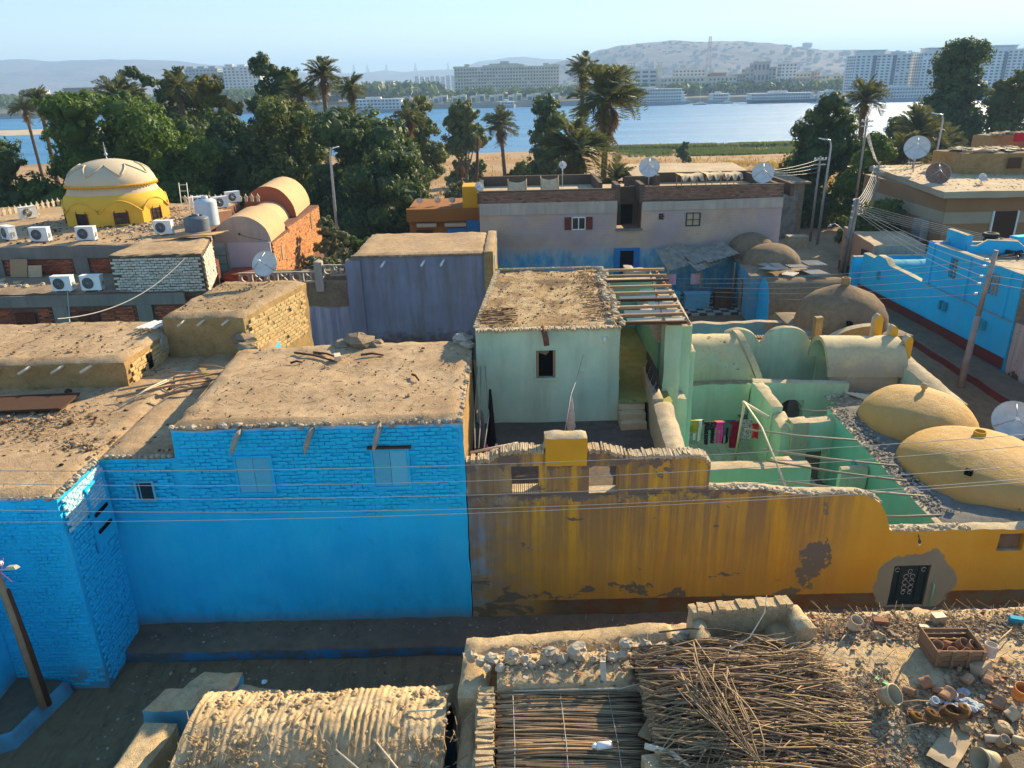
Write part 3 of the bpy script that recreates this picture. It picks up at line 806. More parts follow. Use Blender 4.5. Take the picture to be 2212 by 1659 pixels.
bricks(r2, (-7.56, 21.0), (-6.78, 24.5), 4.3, 5.8, M['mudbrick'] if 'mudbrick' in M else M['mudwall'], L=.24, H=.1, D=.03, seed=10, miss=.08)
for x in (-9.35, -8.8, -8.1):
    s = MB(); s.tube([(x + .06, 20.95, 5.83), (x - .08, 20.65, 5.74)], [.04, .03], 7); s.build('beam_end', M['paledwood'], r2)
# mid rubbish: boards, poles on low roof
for i, (a, c, r_) in enumerate([((-9.9, 17.6, 4.85), (-7.6, 18.6, 4.9), .035), ((-9.6, 18.0, 4.85), (-7.5, 19.0, 4.95), .03), ((-10.1, 18.1, 4.83), (-8.0, 18.7, 4.9), .025), ((-9.0, 18.9, 4.85), (-7.5, 18.8, 4.95), .03), ((-9.3, 19.3, 4.85), (-7.7, 18.7, 4.97), .02), ((-8.9, 17.5, 4.85), (-7.4, 18.3, 4.9), .045), ((-8.7, 19.8, 4.85), (-7.5, 19.1, 4.95), .025), ((-9.5, 17.3, 4.83), (-9.0, 18.5, 4.95), .02), ((-9.6, 17.1, 4.83), (-8.9, 18.4, 4.95), .018)]):
    s = MB(); a, c = Vector(a), Vector(c); mid = (a + c) / 2 + Vector((0, 0, .05))
    s.tube([a, mid, c], [r_, r_ * .9, r_ * .7], 6)
    s.build('wooden_pole', M['wood'] if i < 7 else M['paledwood'], None, ['frontmost long', 'second long', 'slim long', 'straight level', 'slim rear', 'thickest short', 'rearmost'][i] + ' weathered pole in the heap between mud rooms and tall blue house' if i < 7 else ['thin pale cane resting aslant on the left end of the pole heap', 'thin pale cane beside another, nearest the long mud room'][i - 7], 'pole', 'wooden poles heaped on the low roof' if i < 7 else None)
s = MB(); s.box((-12.0, 17.35, 4.84), (2.1, .95, .05), 0, .05); s.box((-12.0, 16.87, 4.87), (2.1, .05, .03), 0, .05); s.box((-12.0, 17.82, 4.87), (2.1, .05, .03), 0, .05)
s.build('old_door', M['darkwood'], None, 'dark wooden door lying flat in the shadow on the low roof', 'door')
for k in range(4):
    s = MB(); s.box((-10.62 + .17 * k, 21.3 - .02 * k, 5.62), (.09, .75, .03), 0, -.35); s.build('pale_plank', M['white'], None, ORD[k] + ' of four white planks, from the left, on the long mud room', 'plank', 'four white planks on the mud room')
for i, (x, y, z, dx, dy, L_) in enumerate([(-5.7, 18.9, 5.47, .9, -.55, 1.4), (-5.2, 18.9, 5.47, .75, -.5, 1.0), (-3.9, 18.6, 5.47, 1, -.1, .6), (-2.4, 17.1, 5.47, .35, -.7, .45), (-5.6, 18.1, 5.47, 1, .1, .3)]):
    d_ = Vector((dx, dy, 0)).normalized() * L_; s = MB(); p_ = Vector((x, y, z))
    s.tube([p_, p_ + d_ * .5 + Vector((0, .02, .04)), p_ + d_], [.03, .028, .022], 6)
    s.build('stick', M['darkwood'], None, ['longest dark stick on the tall blue house roof', 'dark stick with a pale block at its end on the blue house roof', 'short straight stick lying alone at the back of the blue house roof', 'small crooked stick near the front right of the blue house roof', 'tiny stick stub at the back left of the blue house roof'][i], 'stick')
s = MB(); s.box((-4.45, 18.35, 5.53), (.16, .3, .1), 0, .3); s.build('wood_block', M['paledwood'], None, 'pale wood block at the end of the sticks on the blue house roof', 'block')

# ================================================================ OCHRE STREET WALL with terrace
def yz(u):
    x = u - 1.03
    P = [(-1.03, 4.42), (-.5, 4.45), (-.25, 4.62), (0, 4.66), (.68, 4.62), (.70, 4.95), (1.54, 4.95), (1.56, 4.62), (2.0, 4.6), (2.5, 4.44), (3.7, 4.45), (4.1, 4.4), (4.22, 4.25), (4.25, 3.62), (5.3, 3.6), (5.9, 3.5), (6.5, 3.44), (7.5, 3.42), (7.8, 3.38), (8.05, 3.2), (8.25, 2.9), (8.38, 2.5), (8.42, 2.42), (13.6, 2.42)]
    for (a, za), (c, zb) in zip(P, P[1:]):
        if a <= x <= c: return za + (zb - za) * (x - a) / (c - a) + .03 * nz((x, 0, 0), 3) - (.025 * abs(nz((x, 2, 0), 9)) if x < 8 else 0)
    return 2.42
yw = thing('ochre_street_wall', (4, 14.5, 0), 'peeling ochre yellow street wall with a square pier and two openings', 'wall')
b = MB()
wall(b, (-1.03, 14.5), (4.24, 14.5), .3, 0, lambda u: yz(min(u, 5.24)), [(.97, 1.57, 3.68, 4.28), (2.65, 3.28, 3.6, 4.25)], 0, 1, res=.11, amp=.014)
wall(b, (4.24, 14.5), (13.6, 14.5), .3, 0, lambda u: yz(u + 5.29), [(4.41, 5.26, .36, 1.5), (6.66, 7.23, 1.85, 2.3)], 0, 1, res=.11, amp=.014)
b.build('wall', [M['ochre'], M['capsand']], yw)
# ledge under the parapet
b = MB()
b.grid(lambda i, j: jit((-1.0 + 5.3 * i / 60, [14.47, 14.44, 14.45, 14.49][j], [3.30, 3.36, 3.46, 3.55][j] + .03 * nz((i * .3, 0, 0), 1)), .03), 60, 3, 0, True)
b.build('ledge', M['ochre'], yw)
# ragged rim courses: standing bricks along the parapet top
rr = random.Random(21); rimb = MB(); n_ = 0
for i in range(112):
    x = -.9 + i * .046
    if .66 < x < 1.58 or rr.random() < .1: continue
    z = yz(x + 1.03)
    rimb.box((x, 14.62 + rr.uniform(-.03, .03), z + .02), (.034 + .01 * rr.random(), .34, .09), 0, rot=Matrix.Rotation(rr.uniform(-.25, .25), 3, 'Y') @ Matrix.Rotation(rr.uniform(-.12, .12), 3, 'X'))
for i in range(60):
    x = 4.3 + i * .065; rock(rimb, (x, 14.6 + rr.uniform(-.1, .1), yz(x + 1.03) + .0), .05 + .03 * rr.random(), 0, i)
for i in range(36):
    x = 8.45 + i * .05; rock(rimb, (x, 14.62 + rr.uniform(-.1, .12), 2.43), .045 + .04 * rr.random(), 0, i + 60)
for i in range(13):
    x = -.03 + i * .045; rimb.box((x, 14.62, 3.67), (.03, .36, .05), 0, rot=Matrix.Rotation(rr.uniform(-.3, .3), 3, 'Y'))
rimb.build('rim_bricks', M['capsand'], yw, kind='stuff')
capb = MB(); block(capb, [(.67, 14.44), (1.57, 14.44), (1.57, 14.84), (.67, 14.84)], 4.3, 4.97, 0, 1, .1, .02, .04)
capb.build('pier', [M['capsand'], M['ochreplain']], yw)
# blocked window right
b = MB(); b.bx(10.92, 11.45, 14.6, 14.64, 1.87, 2.28); b.build('window_board', M['bench'], yw)
# metal door with scrollwork
dr = MB(); dr.bx(8.66, 9.49, 14.58, 14.62, .36, 1.49); d_o = dr.build('door', M['doordark'], yw)
dd = MB()
for x in (8.68, 8.86, 9.29, 9.47): dd.bx(x - .02, x + .02, 14.55, 14.585, .37, 1.48)
for z in (.40, .62, 1.46): dd.bx(8.66, 9.49, 14.555, 14.585, z - .02, z + .02)
for (cx_, cz_, r_) in ((9.0, .85, .055), (9.15, .85, .055), (9.0, 1.0, .06), (9.15, 1.0, .06), (9.0, 1.16, .055), (9.15, 1.16, .055), (9.075, 1.3, .05), (8.77, 1.35, .05), (9.38, 1.35, .05), (9.0, .72, .045), (9.15, .72, .045)):
    dd.tube([(cx_ + r_ * cos(a * .7), 14.56, cz_ + r_ * sin(a * .7) * 1.15) for a in range(9)], .009, 5, 1)
dd.build('scrollwork', [M['doordark'], M['steel']], yw)
pp = MB(); pp.tube([(9.62, 14.44, .4), (9.62, 14.44, 1.0), (9.62, 14.5, 1.03)], .018, 6); pp.build('water_pipe', M['greendark'], yw)
lp = MB(); lp.tube([(9.05, 14.5, 2.32), (9.02, 14.36, 2.26)], .012, 5, 0); lp.tube([(9.02, 14.36, 2.27), (9.02, 14.35, 2.20)], [.03, .025], 7, 0); lp.lathe([(0, -.05), (.025, -.035), (.03, -.01), (.018, .02)], (9.02, 14.35, 2.19), 8, 1)
lp.build('wall_lamp', [M['grille'], M['white']], None, 'small bulb lamp fixed high on the ochre wall above the metal door', 'lamp')

# terrace floor + house with pale green front
gh = thing('pale_green_house', (1, 19, 3.3), 'pale green house with one dark open window and a ragged straw and mud roof', 'house')
b = MB(); b.grid(lambda i, j: jit((-1.02 + 5.0 * i / 20, 14.78 + 4.2 * j / 16, 3.3), .02), 20, 16, 0, True); b.build('terrace_floor', M['terr'] if 'terr' in M else M['bench'], gh)
b = MB()
wall(b, (-.93, 18.9), (2.86, 18.9), .3, 3.3, lambda u: 5.95 + .02 * nz((u, 0, 0), 2), [(1.58, 2.10, 4.6, 5.38)], 0, 1, res=.25, amp=.02)
b.build('front_wall', [M['greenh'], M['capsand']], gh)
b = MB(); block(b, [(-.93, 19.05), (2.9, 19.05), (3.15, 25.4), (-.45, 25.6)], 0, 5.97, 0, 1, .16, .045, .05)
b.build('roof_block', [M['strawroof'] if 'strawroof' in M else M['roofmud2'], M['mudgrey']], gh)
rim = MB(); rr = random.Random(31)
for i in range(95):
    rim.box((-.9 + i * .04, 18.93 + rr.uniform(-.03, .03), 5.96), (.028, .22 + .1 * rr.random(), .05), 0, rot=Matrix.Rotation(rr.uniform(-.3, .3), 3, 'X') @ Matrix.Rotation(rr.uniform(-.3, .3), 3, 'Z'))
for i in range(115):
    t_ = i / 115; x = -.93 + .5 * t_; y = 19.1 + 6.4 * t_
    rim.box((x + .03, y, 6.0), (.17, .035, .05), 0, rot=Matrix.Rotation(rr.uniform(-.3, .3), 3, 'Y') @ Matrix.Rotation(rr.uniform(-.2, .2), 3, 'Z'))
for i in range(60):
    x = -.4 + 3.5 * i / 60; rock(rim, (x, 25.45, 6.02), .07, 0, i)
for i in range(70):
    t_ = i / 70; rock(rim, (2.92 + .25 * t_ + rr.uniform(-.3, .05), 19.1 + 6.2 * t_, 6.0), .05 + .09 * rr.random(), 0, i)
rim.build('rim_bricks', M['capsand'], gh, kind='stuff')
st = MB()
for i in range(260):
    if rr.random() < .35: x, y = rr.uniform(-.8, .1), rr.uniform(19.2, 20.6); a = rr.uniform(-.12, .12)
    else: x, y = rr.uniform(2.1, 2.9), rr.uniform(19.2, 25); a = rr.uniform(-.5, 1.6)
    L_ = rr.uniform(.12, .42); p_ = Vector((x, y, 6.03 + rr.uniform(0, .05))); d_ = Vector((cos(a), sin(a), rr.uniform(-.05, .1))) * L_
    st.tube([p_ - d_ / 2, p_ + d_ / 2], .012, 3, rr.randrange(2), cap=False)
st.build('straw', [M['reed'], M['darkwood']], gh, kind='stuff')
for (a, c) in ((.66, .73), (1.10, 1.165)):
    s = MB(); s.box(((a + c) / 2, 19.0, 4.99), (.05, .2, .74), 0); s.build('shutter', M['wood'], gh)
s = MB(); s.bx(.6, 1.22, 18.84, 18.95, 4.55, 4.6); s.bx(.62, .655, 18.87, 18.93, 4.6, 5.38); s.bx(1.165, 1.2, 18.87, 18.93, 4.6, 5.38); s.bx(.62, 1.2, 18.87, 18.93, 5.38, 5.42); s.build('window_frame', M['greenh'], gh)
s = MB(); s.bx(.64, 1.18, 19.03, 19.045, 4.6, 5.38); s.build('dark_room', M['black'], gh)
s = MB(); s.tube([(.85, 19.0, 5.98), (.9, 18.62, 5.78), (.92, 18.55, 5.62)], .075, 8); s.build('drain_spout', M['rust'], gh)
s = MB(); s.tube([(2.45, 18.92, 5.7), (2.45, 18.78, 5.66)], .04, 8); s.build('pipe_end', M['white'], gh)
s = MB(); s.bx(1.83, 1.92, 18.86, 18.9, 4.7, 4.77); s.build('socket_box', M['paledwood'], gh)
# steps + passage
b = MB()
for k in range(3): block(b, [(2.86, 18.25 + .22 * k), (3.55, 18.25 + .22 * k), (3.55, 19.0), (2.86, 19.0)], 3.3 + .2 * k, 3.5 + .2 * k, 0, 0, .15, .02, .03)
b.build('steps', M['greengrey'], gh)
b = MB(); b.grid(lambda i, j: jit((2.86 + 1.45 * i / 6, 18.7 + 6.6 * j / 24, 3.9), .015), 6, 24, 0, True)
b.build('passage_floor', M['passfloor'] if 'passfloor' in M else M['greengrey'], gh)
b = MB(); wall(b, (2.9, 25.3), (5.0, 25.3), .3, 0, 5.6, [], 0, 1); b.build('back_wall', [M['greendark'], M['capsand']], gh)
b = MB(); block(b, [(4.28, 20.9), (4.62, 20.9), (4.75, 25.3), (4.35, 25.3)], 0, 4.85, 0, 1, .2, .02, .04); b.build('passage_wall', [M['capsand'], M['greendark']], gh)
# parapet between terrace and lower court
b = MB(); block(b, [(3.42, 14.8), (3.85, 14.8), (4.1, 18.0), (3.62, 18.0)], 0, 4.22, 0, 1, .16, .03, .05); block(b, [(3.62, 18.0), (3.9, 18.0), (4.0, 20.4), (3.74, 20.4)], 0, 4.3, 0, 1, .2, .03, .05)
b.build('terrace_parapet', [M['capsand'], M['greengrey']], gh)
# stepped pillar
b = MB(); block(b, [(3.92, 19.5), (4.86, 19.5), (4.86, 20.0), (3.92, 20.0)], 0, 3.7, 0, 1, .16, .02, .05); block(b, [(4.16, 19.48), (4.62, 19.48), (4.62, 19.98), (4.16, 19.98)], 3.6, 5.85, 0, 1, .16, .02, .05)
b.build('pillar', [M['capsand'], M['green']], gh)
b = MB(); block(b, [(4.6, 20.0), (5.02, 20.0), (5.25, 23.5), (4.7, 23.5)], 0, 5.65, 0, 1, .2, .02, .05); block(b, [(5.0, 20.2), (5.2, 20.2), (5.35, 23.5), (5.0, 23.5)], 0, 4.85, 0, 1, .2, .02, .05)
b.build('stepped_wall', [M['capsand'], M['green']], gh)
# pergola: beams and boards
pg = thing('pergola', (3.8, 22, 5.9), 'open timber roof of nine beams beside the straw roof', 'pergola')
rr = random.Random(41)
for k in range(9):
    y = 19.2 + k * .74; s = MB(); x0, x1 = 2.95 + .03 * k, 4.5 + .07 * k
    s.box(((x0 + x1) / 2, y, 5.98 + rr.uniform(-.02, .02)), (x1 - x0 + .3, .09, .08), 0, rr.uniform(-.03, .03)); s.build('beam', M['wood'] if k % 3 else M['darkwood'], pg)
for k in range(5):
    y = 19.55 + k * .74; s = MB(); x0 = 3.15 + .04 * k if k in (0, 1, 3) else 4.0
    s.grid(lambda i, j: (x0 + (4.75 + .06 * k - x0) * i / 4, y - .26 + .52 * j / 3, 5.93 - .08 * sin(pi * j / 3)), 4, 3, 0, True); s.build('slab', M['paledwood'], pg)
s = MB()
for y0, y1, x in ((19.1, 25.3, 4.3), ): s.tube([(4.1, 19.2, 5.9), (4.75, 25.3, 5.9)], .04, 5)
s.tube([(4.75, 19.3, 5.88), (5.0, 25.3, 5.88)], .05, 5); s.build('side_beam', M['wood'], pg)
# perforated dark gate by the steps
s = MB(); 
for i in range(2): s.grid(lambda a_, b_: (3.78 + .03 * a_ * 0 + .02 * i, 18.3 + 1.7 * a_ / 14, 4.15 + .75 * b_ / 6), 14, 6, 0, False, skip=lambda a_, b_: (a_ + b_) % 4 == 0 and 0 < b_ < 5)
s.build('metal_gate', M['grille'], None, 'dark perforated metal gate standing on the parapet beside the terrace steps', 'gate')
# ================================================================ GREEN COURTYARD HOUSE
ch = thing('green_courtyard_house', (8, 20, 0), 'sea green walled courtyard house with rooms round open courts', 'house')
# tiled floor of the laundry court
b = MB(); b.grid(lambda i, j: (4.2 + 5.4 * i / 8, 15 + 9.5 * j / 10, .17), 8, 10); b.build('floor', M['bench'], ch)
rr = random.Random(3); tm = MB(); tm.box((0, 0, 0), (.285, .285, .03)); tme = tm.mesh('tile', M['floortile']); cnt = 0; rest = MB()
for i in range(17):
    for j in range(16):
        x, y = 5.0 + i * .3, 19.8 + j * .3
        if x > 9.4: continue
        if cnt < 300: inst('tile', tme, ch, Vector((x, y, .19)) - Vector(ch.location), (rr.uniform(-.01, .01), rr.uniform(-.01, .01), 0)); cnt += 1
def W(p0, p1, th, zb, zt, holes=(), mf='green', top='capsand', name='wall', res=.25, amp=.02, mb=None, par=None):
    b = MB(); wall(b, p0, p1, th, zb, zt, holes, 0, 1, res=res, amp=amp, mb=2 if mb else None)
    return b.build(name, [M[mf], M[top]] + ([M[mb]] if mb else []), par or ch)
# room under first vault: front wall and stepped ledge
W((5.15, 24.35), (8.25, 24.35), .3, 0, lambda u: 2.05)
b = MB(); block(b, [(5.1, 24.35), (8.3, 24.35), (8.3, 24.75), (5.1, 24.75)], 1.9, 2.08, 0, 1, .2, .02, .03); b.build('ledge', [M['mudgrey'], M['green']], ch)
def vault(name, par, p0, p1, half, zs, rise, mats, ends=(True, True), th=.18, res=.2, amp=.03, slant=0.0, grooves=0.0, zb=None, endmat=1, nseg=14, openend=None):
    """barrel vault: axis p0->p1, half width, spring height zs, rise"""
    b = MB(); p0 = Vector((p0[0], p0[1], 0)); p1 = Vector((p1[0], p1[1], 0)); L_ = (p1 - p0).length; d = (p1 - p0) / L_; s_ = Vector((-d.y, d.x, 0))
    nl = max(2, int(L_ / res))
    def P(i, j, off=0.0):
        a = pi * j / nseg; u = L_ * i / nl
        hh = sin(a); u2 = u - (slant * (1 - hh) * (1 if i == nl else 0))
        p = p0 + d * (u + (slant * (1 - hh)) * i / nl) + s_ * (cos(a) * (half - off)); p.z = zs + hh * (rise - off)
        if grooves: 
            q = nz((u * 6 + hh * 2, j * .4, 1), 1); p += (s_ * cos(a) + Vector((0, 0, hh))) * grooves * (sin(u * 2 * pi / .13 + hh * 3 + 3 * q) * .5 + q)
        return jit(p, amp)
    b.grid(lambda i, j: P(i, j), nl, nseg, 0, True)
    b.grid(lambda i, j: P(i, j, th), nl, nseg, 1, True)
    for e, i in ((0, 0), (1, nl)):
        if ends[e]:
            c = p0 + d * (L_ * e); 
            b.grid(lambda k, j: (P(i, j) * (1 - k / 3) + Vector((c.x, c.y, zs)) * (k / 3)), 3, nseg, endmat, False)
            if zb is not None:
                b.grid(lambda k, j: jit(c + s_ * half * (1 - 2 * k / 4) + Vector((0, 0, zb + (zs - zb) * j / 3)), amp), 4, 3, endmat)
        else:
            b.grid(lambda k, j: P(i, j, th * k), 1, nseg, 0, True)
    if zb is not None:
        for sg in (1, -1):
            b.grid(lambda i, j: jit(p0 + d * (L_ * i / nl) + s_ * half * sg + Vector((0, 0, zb + (zs - zb) * j / 3)), amp), nl, 3, 1, True)
    return b.build(name, mats, par)
vault('vault', ch, (5.2, 25.9), (8.0, 25.9), 1.2, 2.05, 1.3, [M['greengrey'], M['greengrey']], slant=.55)
b = MB(); b.grid(lambda i, j: jit(Vector((8.02 + .55 * (1 - sin(pi * j / 14)) + .22 * i, 25.9 + 1.32 * cos(pi * j / 14), 2.05 + 1.42 * sin(pi * j / 14))), .02), 1, 14, 0, True); b.build('vault_rim', M['capsand'], ch)
# pale court behind
def scal(u):
    x = 7.9 + u
    z = 2.78
    for c, w_, h_ in ((8.35, .75, .56), (10.15, .85, .60)):
        q = (x - c) / w_
        if abs(q) < 1: z = max(z, 2.78 + h_ * sqrt(1 - q * q))
    return z
W((7.9, 26.5), (11.3, 26.5), .25, 0, scal, mf='greenh', res=.12)
b = MB(); b.grid(lambda i, j: (7.9 + 6 * i / 4, 23.9 + 2.6 * j / 2, .9), 4, 2); b.build('floor', M['terr'], ch)
W((8.15, 23.75), (11.25, 23.4), .32, 0, lambda u: 2.36, [(.92, 1.72, .2, 1.75)], res=.2)
for k in range(9):     # arch head of the doorway
    a0, a1 = pi * k / 9, pi * (k + 1) / 9
b = MB(); nrm_ = Vector((-.11, -1, 0)).normalized()
def archhead(b, x0, x1, y, zsp, ztop, th, mi=0, dx=(1, 0)):
    c = (x0 + x1) / 2; r_ = (x1 - x0) / 2; n_ = 12
    for off in (0, th):
        b.grid(lambda i, j: (c + r_ * cos(pi * i / n_), y + off, (zsp + (ztop - zsp - .03) * sin(pi * i / n_)) * (1 - j) + ztop * j), n_, 1, mi, False)
    b.grid(lambda i, j: (c + r_ * cos(pi * i / n_), y + th * j, zsp + (ztop - zsp - .03) * sin(pi * i / n_)), n_, 1, mi, True)
archhead(b, 9.06, 9.87, 23.63, 1.28, 1.78, .3); b.build('arch_head', M['green'], ch)
b = MB(); b.grid(lambda i, j: (9.08 + .32 * i / 10 + .01 * sin(j), 23.75 + .04 * sin(i * 1.8), .25 + 1.45 * j / 8), 10, 8, 0, True); b.build('door_curtain', M['curtain'] if 'curtain' in M else M['darkwood'], None, 'dark flowered curtain drawn to the left side of the arched doorway', 'curtain')
b = MB(); b.grid(lambda i, j: (8.6 + 2 * i, 24.0 + 1.6 * j, .215), 1, 1); b.build('wood_floor', M['wood'], ch)
# second vault (open arch towards the pale court)
vault('vault', ch, (10.75, 24.95), (13.35, 24.75), 1.15, 2.45, 1.05, [M['vaultgrey'], M['greenh']], ends=(False, True), slant=0, th=.16)
W((10.8, 23.82), (13.0, 23.68), .2, 0, lambda u: 2.5, mf='vaultgrey')
W((11.3, 26.3), (13.2, 26.1), .2, 0, lambda u: 2.6, mf='greenh')
b = MB(); b.grid(lambda i, j: (11.6, 24.2 + 1.4 * i / 4, .9 + 1.9 * j / 4), 4, 4); b.build('vault_back', M['greenh'], ch)
# east wall with pale inner face, ochre outer face, pinnacles
b = MB(); block(b, [(13.35, 21.35), (14.0, 21.35), (13.5, 25.6), (13.0, 25.6)], 0, 2.55, 0, 1, .2, .02, .05, zt=lambda p: 2.5 + max(0, (p.y - 21.4)) * .16)
b.build('east_wall', [M['capsand'], M['ochreplain']], ch)
b = MB(); b.grid(lambda i, j: jit((13.33 - .36 * i / 14, 21.4 + 4.2 * i / 14, 1.0 + (1.45 + .67 * i / 14) * j / 6), .015), 14, 6, 0, True); b.build('east_wall_lining', M['greenlight'] if 'greenlight' in M else M['greenh'], ch)
def pinn(x, y, z, h_, w_=.2):
    b = MB(); 
    b.grid(lambda i, j: (x - w_ / 2 + w_ * i / 8, y, z + j * (h_ - w_ / 2 + (w_ / 2) * sin(pi * i / 8))), 8, 1, 1)
    b.grid(lambda i, j: (x - w_ / 2 + w_ * i / 8, y + .28, z + j * (h_ - w_ / 2 + (w_ / 2) * sin(pi * i / 8))), 8, 1, 0)
    b.grid(lambda i, j: (x - w_ / 2 + w_ * i / 8, y + .28 * j, z + (h_ - w_ / 2 + (w_ / 2) * sin(pi * i / 8))), 8, 1, 0, True)
    for sx in (0, 1): b.grid(lambda i, j: (x - w_ / 2 + w_ * sx, y + .28 * i, z + (h_ - w_ / 2) * j), 1, 1, 0)
    b.build('pinnacle', [M['capsand'], M['ochreplain']], ch)
pinn(13.02, 25.6, 3.1, .95, .30); pinn(13.25, 24.9, 2.95, .9, .25); pinn(13.45, 24.2, 2.85, .85, .25)
b = MB(); block(b, [(10.95, 26.0), (11.2, 26.0), (11.2, 26.25), (10.95, 26.25)], 2.6, 3.92, 0, 1, .15, .015, .02); b.build('chimney_post', [M['capsand'], M['mudwall']], ch)
# half round gable behind
b = MB(); b.grid(lambda i, j: (11.6 + 2.0 * i / 14, 27.0, 2.0 + (1.2 * sqrt(max(0, 1 - ((i - 14) / 14) ** 2))) * j), 14, 1, 1); b.grid(lambda i, j: (11.6 + 2.0 * i / 14, 27.0 + .35 * j, 2.0 + (1.2 * sqrt(max(0, 1 - ((i - 14) / 14) ** 2)))), 14, 1, 0, True); b.build('gable', [M['capsand'], M['mudwall']], ch)
# divider walls
b = MB(); block(b, [(8.02, 20.5), (8.42, 20.5), (8.6, 21.9), (8.18, 21.9)], 0, 2.15, 0, 1, .14, .03, .05); block(b, [(8.12, 21.7), (8.46, 21.7), (8.5, 23.7), (8.1, 23.7)], 0, 2.4, 0, 1, .14, .03, .05); b.build('divider_wall', [M['capsand'], M['green']], ch)
W((8.3, 20.5), (9.75, 20.75), .35, 0, lambda u: 2.28, [(.5, 1.35, 0, 1.3)], res=.2)
b = MB(); block(b, [(8.3, 20.35), (8.8, 20.4), (8.8, 20.85), (8.3, 20.85)], 0, 2.4, 0, 1, .15, .02, .04); b.build('corner_post', [M['capsand'], M['greengrey']], ch)
W((4.2, 17.35), (7.7, 17.35), .42, 0, lambda u: 2.55 + .04 * nz((u, 0, 0), 2), res=.2, mf='greendark')
b = MB(); block(b, [(7.0, 17.4), (7.5, 17.4), (7.4, 18.2), (6.9, 18.2)], 0, 2.5, 0, 1, .15, .03, .05); b.build('wall_stub', [M['capsand'], M['greendark']], ch)
W((8.9, 18.2), (9.62, 18.2), .2, 0, lambda u: 2.0, mf='green', res=.2)
# roof block with domes
b = MB(); 
def rz(p): return 2.38 + .04 * nz((p.x, p.y, 0), 1.5)
block(b, [(9.62, 14.78), (13.6, 14.78), (13.35, 22.3), (9.72, 21.4)], 0, 2.4, 0, 1, .2, .025, .05, zt=rz, skipf=(3,))
b.build('dome_roof', [M['roofdark'] if 'roofdark' in M else M['mudgrey'], M['ochreplain']], ch)
W((9.72, 21.4), (9.62, 14.75), .22, 0, lambda u: 2.38, [(2.2, 2.95, .2, 1.75)], mf='greendark', mb='green', name='court_wall')
W((9.60, 14.82), (4.2, 14.82), .2, 0, lambda u: 2.0, [], mf='greendark', name='inner_face')
b = MB(); b.box((9.66, 18.9, .98), (.04, .7, 1.5)); b.build('door', M['teal'], ch)
for zz in (.5, 1.0, 1.45):
    s = MB(); s.box((9.60, 18.9, zz), (.04, .5, .3)); s.build('door_panel', M['doorteal'] if 'doorteal' in M else M['teal'], ch)
def dome(name, par, c, rx, ry, zb, h_, mat, amp=.05, seg=40, pw=1.0, rings=14):
    b = MB(); prof = []
    for k in range(rings + 1):
        a = pi / 2 * k / rings; prof.append((max(cos(a), .001) ** pw, sin(a) * h_))
    b.lathe(prof, (c[0], c[1], zb), seg, 0, True, amp, .9, sx=rx, sy=ry)
    return b.build(name, mat, par)
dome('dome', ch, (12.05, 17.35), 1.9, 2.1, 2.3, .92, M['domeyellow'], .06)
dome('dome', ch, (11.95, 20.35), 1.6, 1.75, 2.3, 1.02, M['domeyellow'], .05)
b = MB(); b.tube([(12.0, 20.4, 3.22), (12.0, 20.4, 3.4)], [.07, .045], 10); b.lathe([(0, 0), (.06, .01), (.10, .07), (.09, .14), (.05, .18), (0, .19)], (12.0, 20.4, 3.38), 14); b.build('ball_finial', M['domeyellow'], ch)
b = MB(); b.lathe([(.15, -.05), (.15, .16), (.13, .165), (.12, .0)], (12.1, 17.7, 3.14), 16, 0); b.lathe([(.13, 0), (.001, .0)], (12.1, 17.7, 3.17), 16, 1); b.build('chimney_ring', [M['ochreplain'], M['black']], ch)
for (x, y, z, az) in ((10.95, 16.1, 3.0, -2.4), (12.2, 15.45, 2.95, -1.5)):
    b = MB(); b.box((x, y, z), (.16, .12, .14), 0, az + pi / 2); b.build('vent_hole', M['black'], ch)
# rubble on roofs
b = MB(); rr = random.Random(8)
for i in range(500):
    y = rr.uniform(15.2, 21.4); x = 9.7 + abs(rr.gauss(0, .28)); rock(b, (x, y, 2.42), rr.uniform(.015, .05), 0, i)
for i in range(300): rock(b, (rr.uniform(10.4, 13.2), rr.uniform(22.2, 23.3), 2.0 + .02), rr.uniform(.02, .06), 0, i)
b.build('rubble', M['stonedirt'] if 'stonedirt' in M else M['stone'], None, 'loose rubble strewn along the roof edge beside the two yellow domes', 'rubble', kind='stuff')
b = MB(); block(b, [(9.9, 21.5), (13.3, 21.5), (13.0, 23.7), (11.2, 23.7)], 0, 2.0, 0, 1, .25, .03); b.build('flat_roof', [M['mudgrey'], M['green']], ch)
for k in range(6):
    s = MB(); s.box((11.4 + .16 * k, 23.0 - .05 * k, 2.08), (.08, .9, .05), 0, .6 + .05 * k); s.build('slat', M['paledwood'], None, ORD[k] + ' slat from the left in the row behind the upper yellow dome', 'slat', 'slats on the flat roof')
# pipes over the small court
pl = [((6.5, 19.3, 2.75), (9.55, 18.95, 2.5)), ((6.6, 18.05, 2.75), (10.0, 17.5, 2.45)), ((6.5, 17.3, 2.8), (9.85, 16.7, 2.45)), ((6.45, 16.35, 2.75), (9.95, 16.0, 2.42)), ((8.0, 15.25, 2.4), (9.9, 15.15, 2.42)), ((9.15, 22.0, 2.1), (9.9, 21.6, 2.2)), ((9.2, 21.4, 2.1), (10.0, 21.0, 2.3))]
lb = ['rearmost of the long pipes laid across the green court', 'second pipe from the back across the green court', 'third pipe from the back across the green court', 'front pipe laid across the green court', 'short pipe in the front corner of the green court by the lower dome', 'upper of two short pipe stubs in the green wall behind the court', 'lower of two short pipe stubs in the green wall behind the court']
for (a, c), l_ in zip(pl, lb):
    s = MB(); s.tube([a, (Vector(a) + Vector(c)) / 2 - Vector((0, 0, .04)), c], .028, 6); s.build('pipe', M['pipe'] if 'pipe' in M else M['steel'], None, l_, 'pipe')
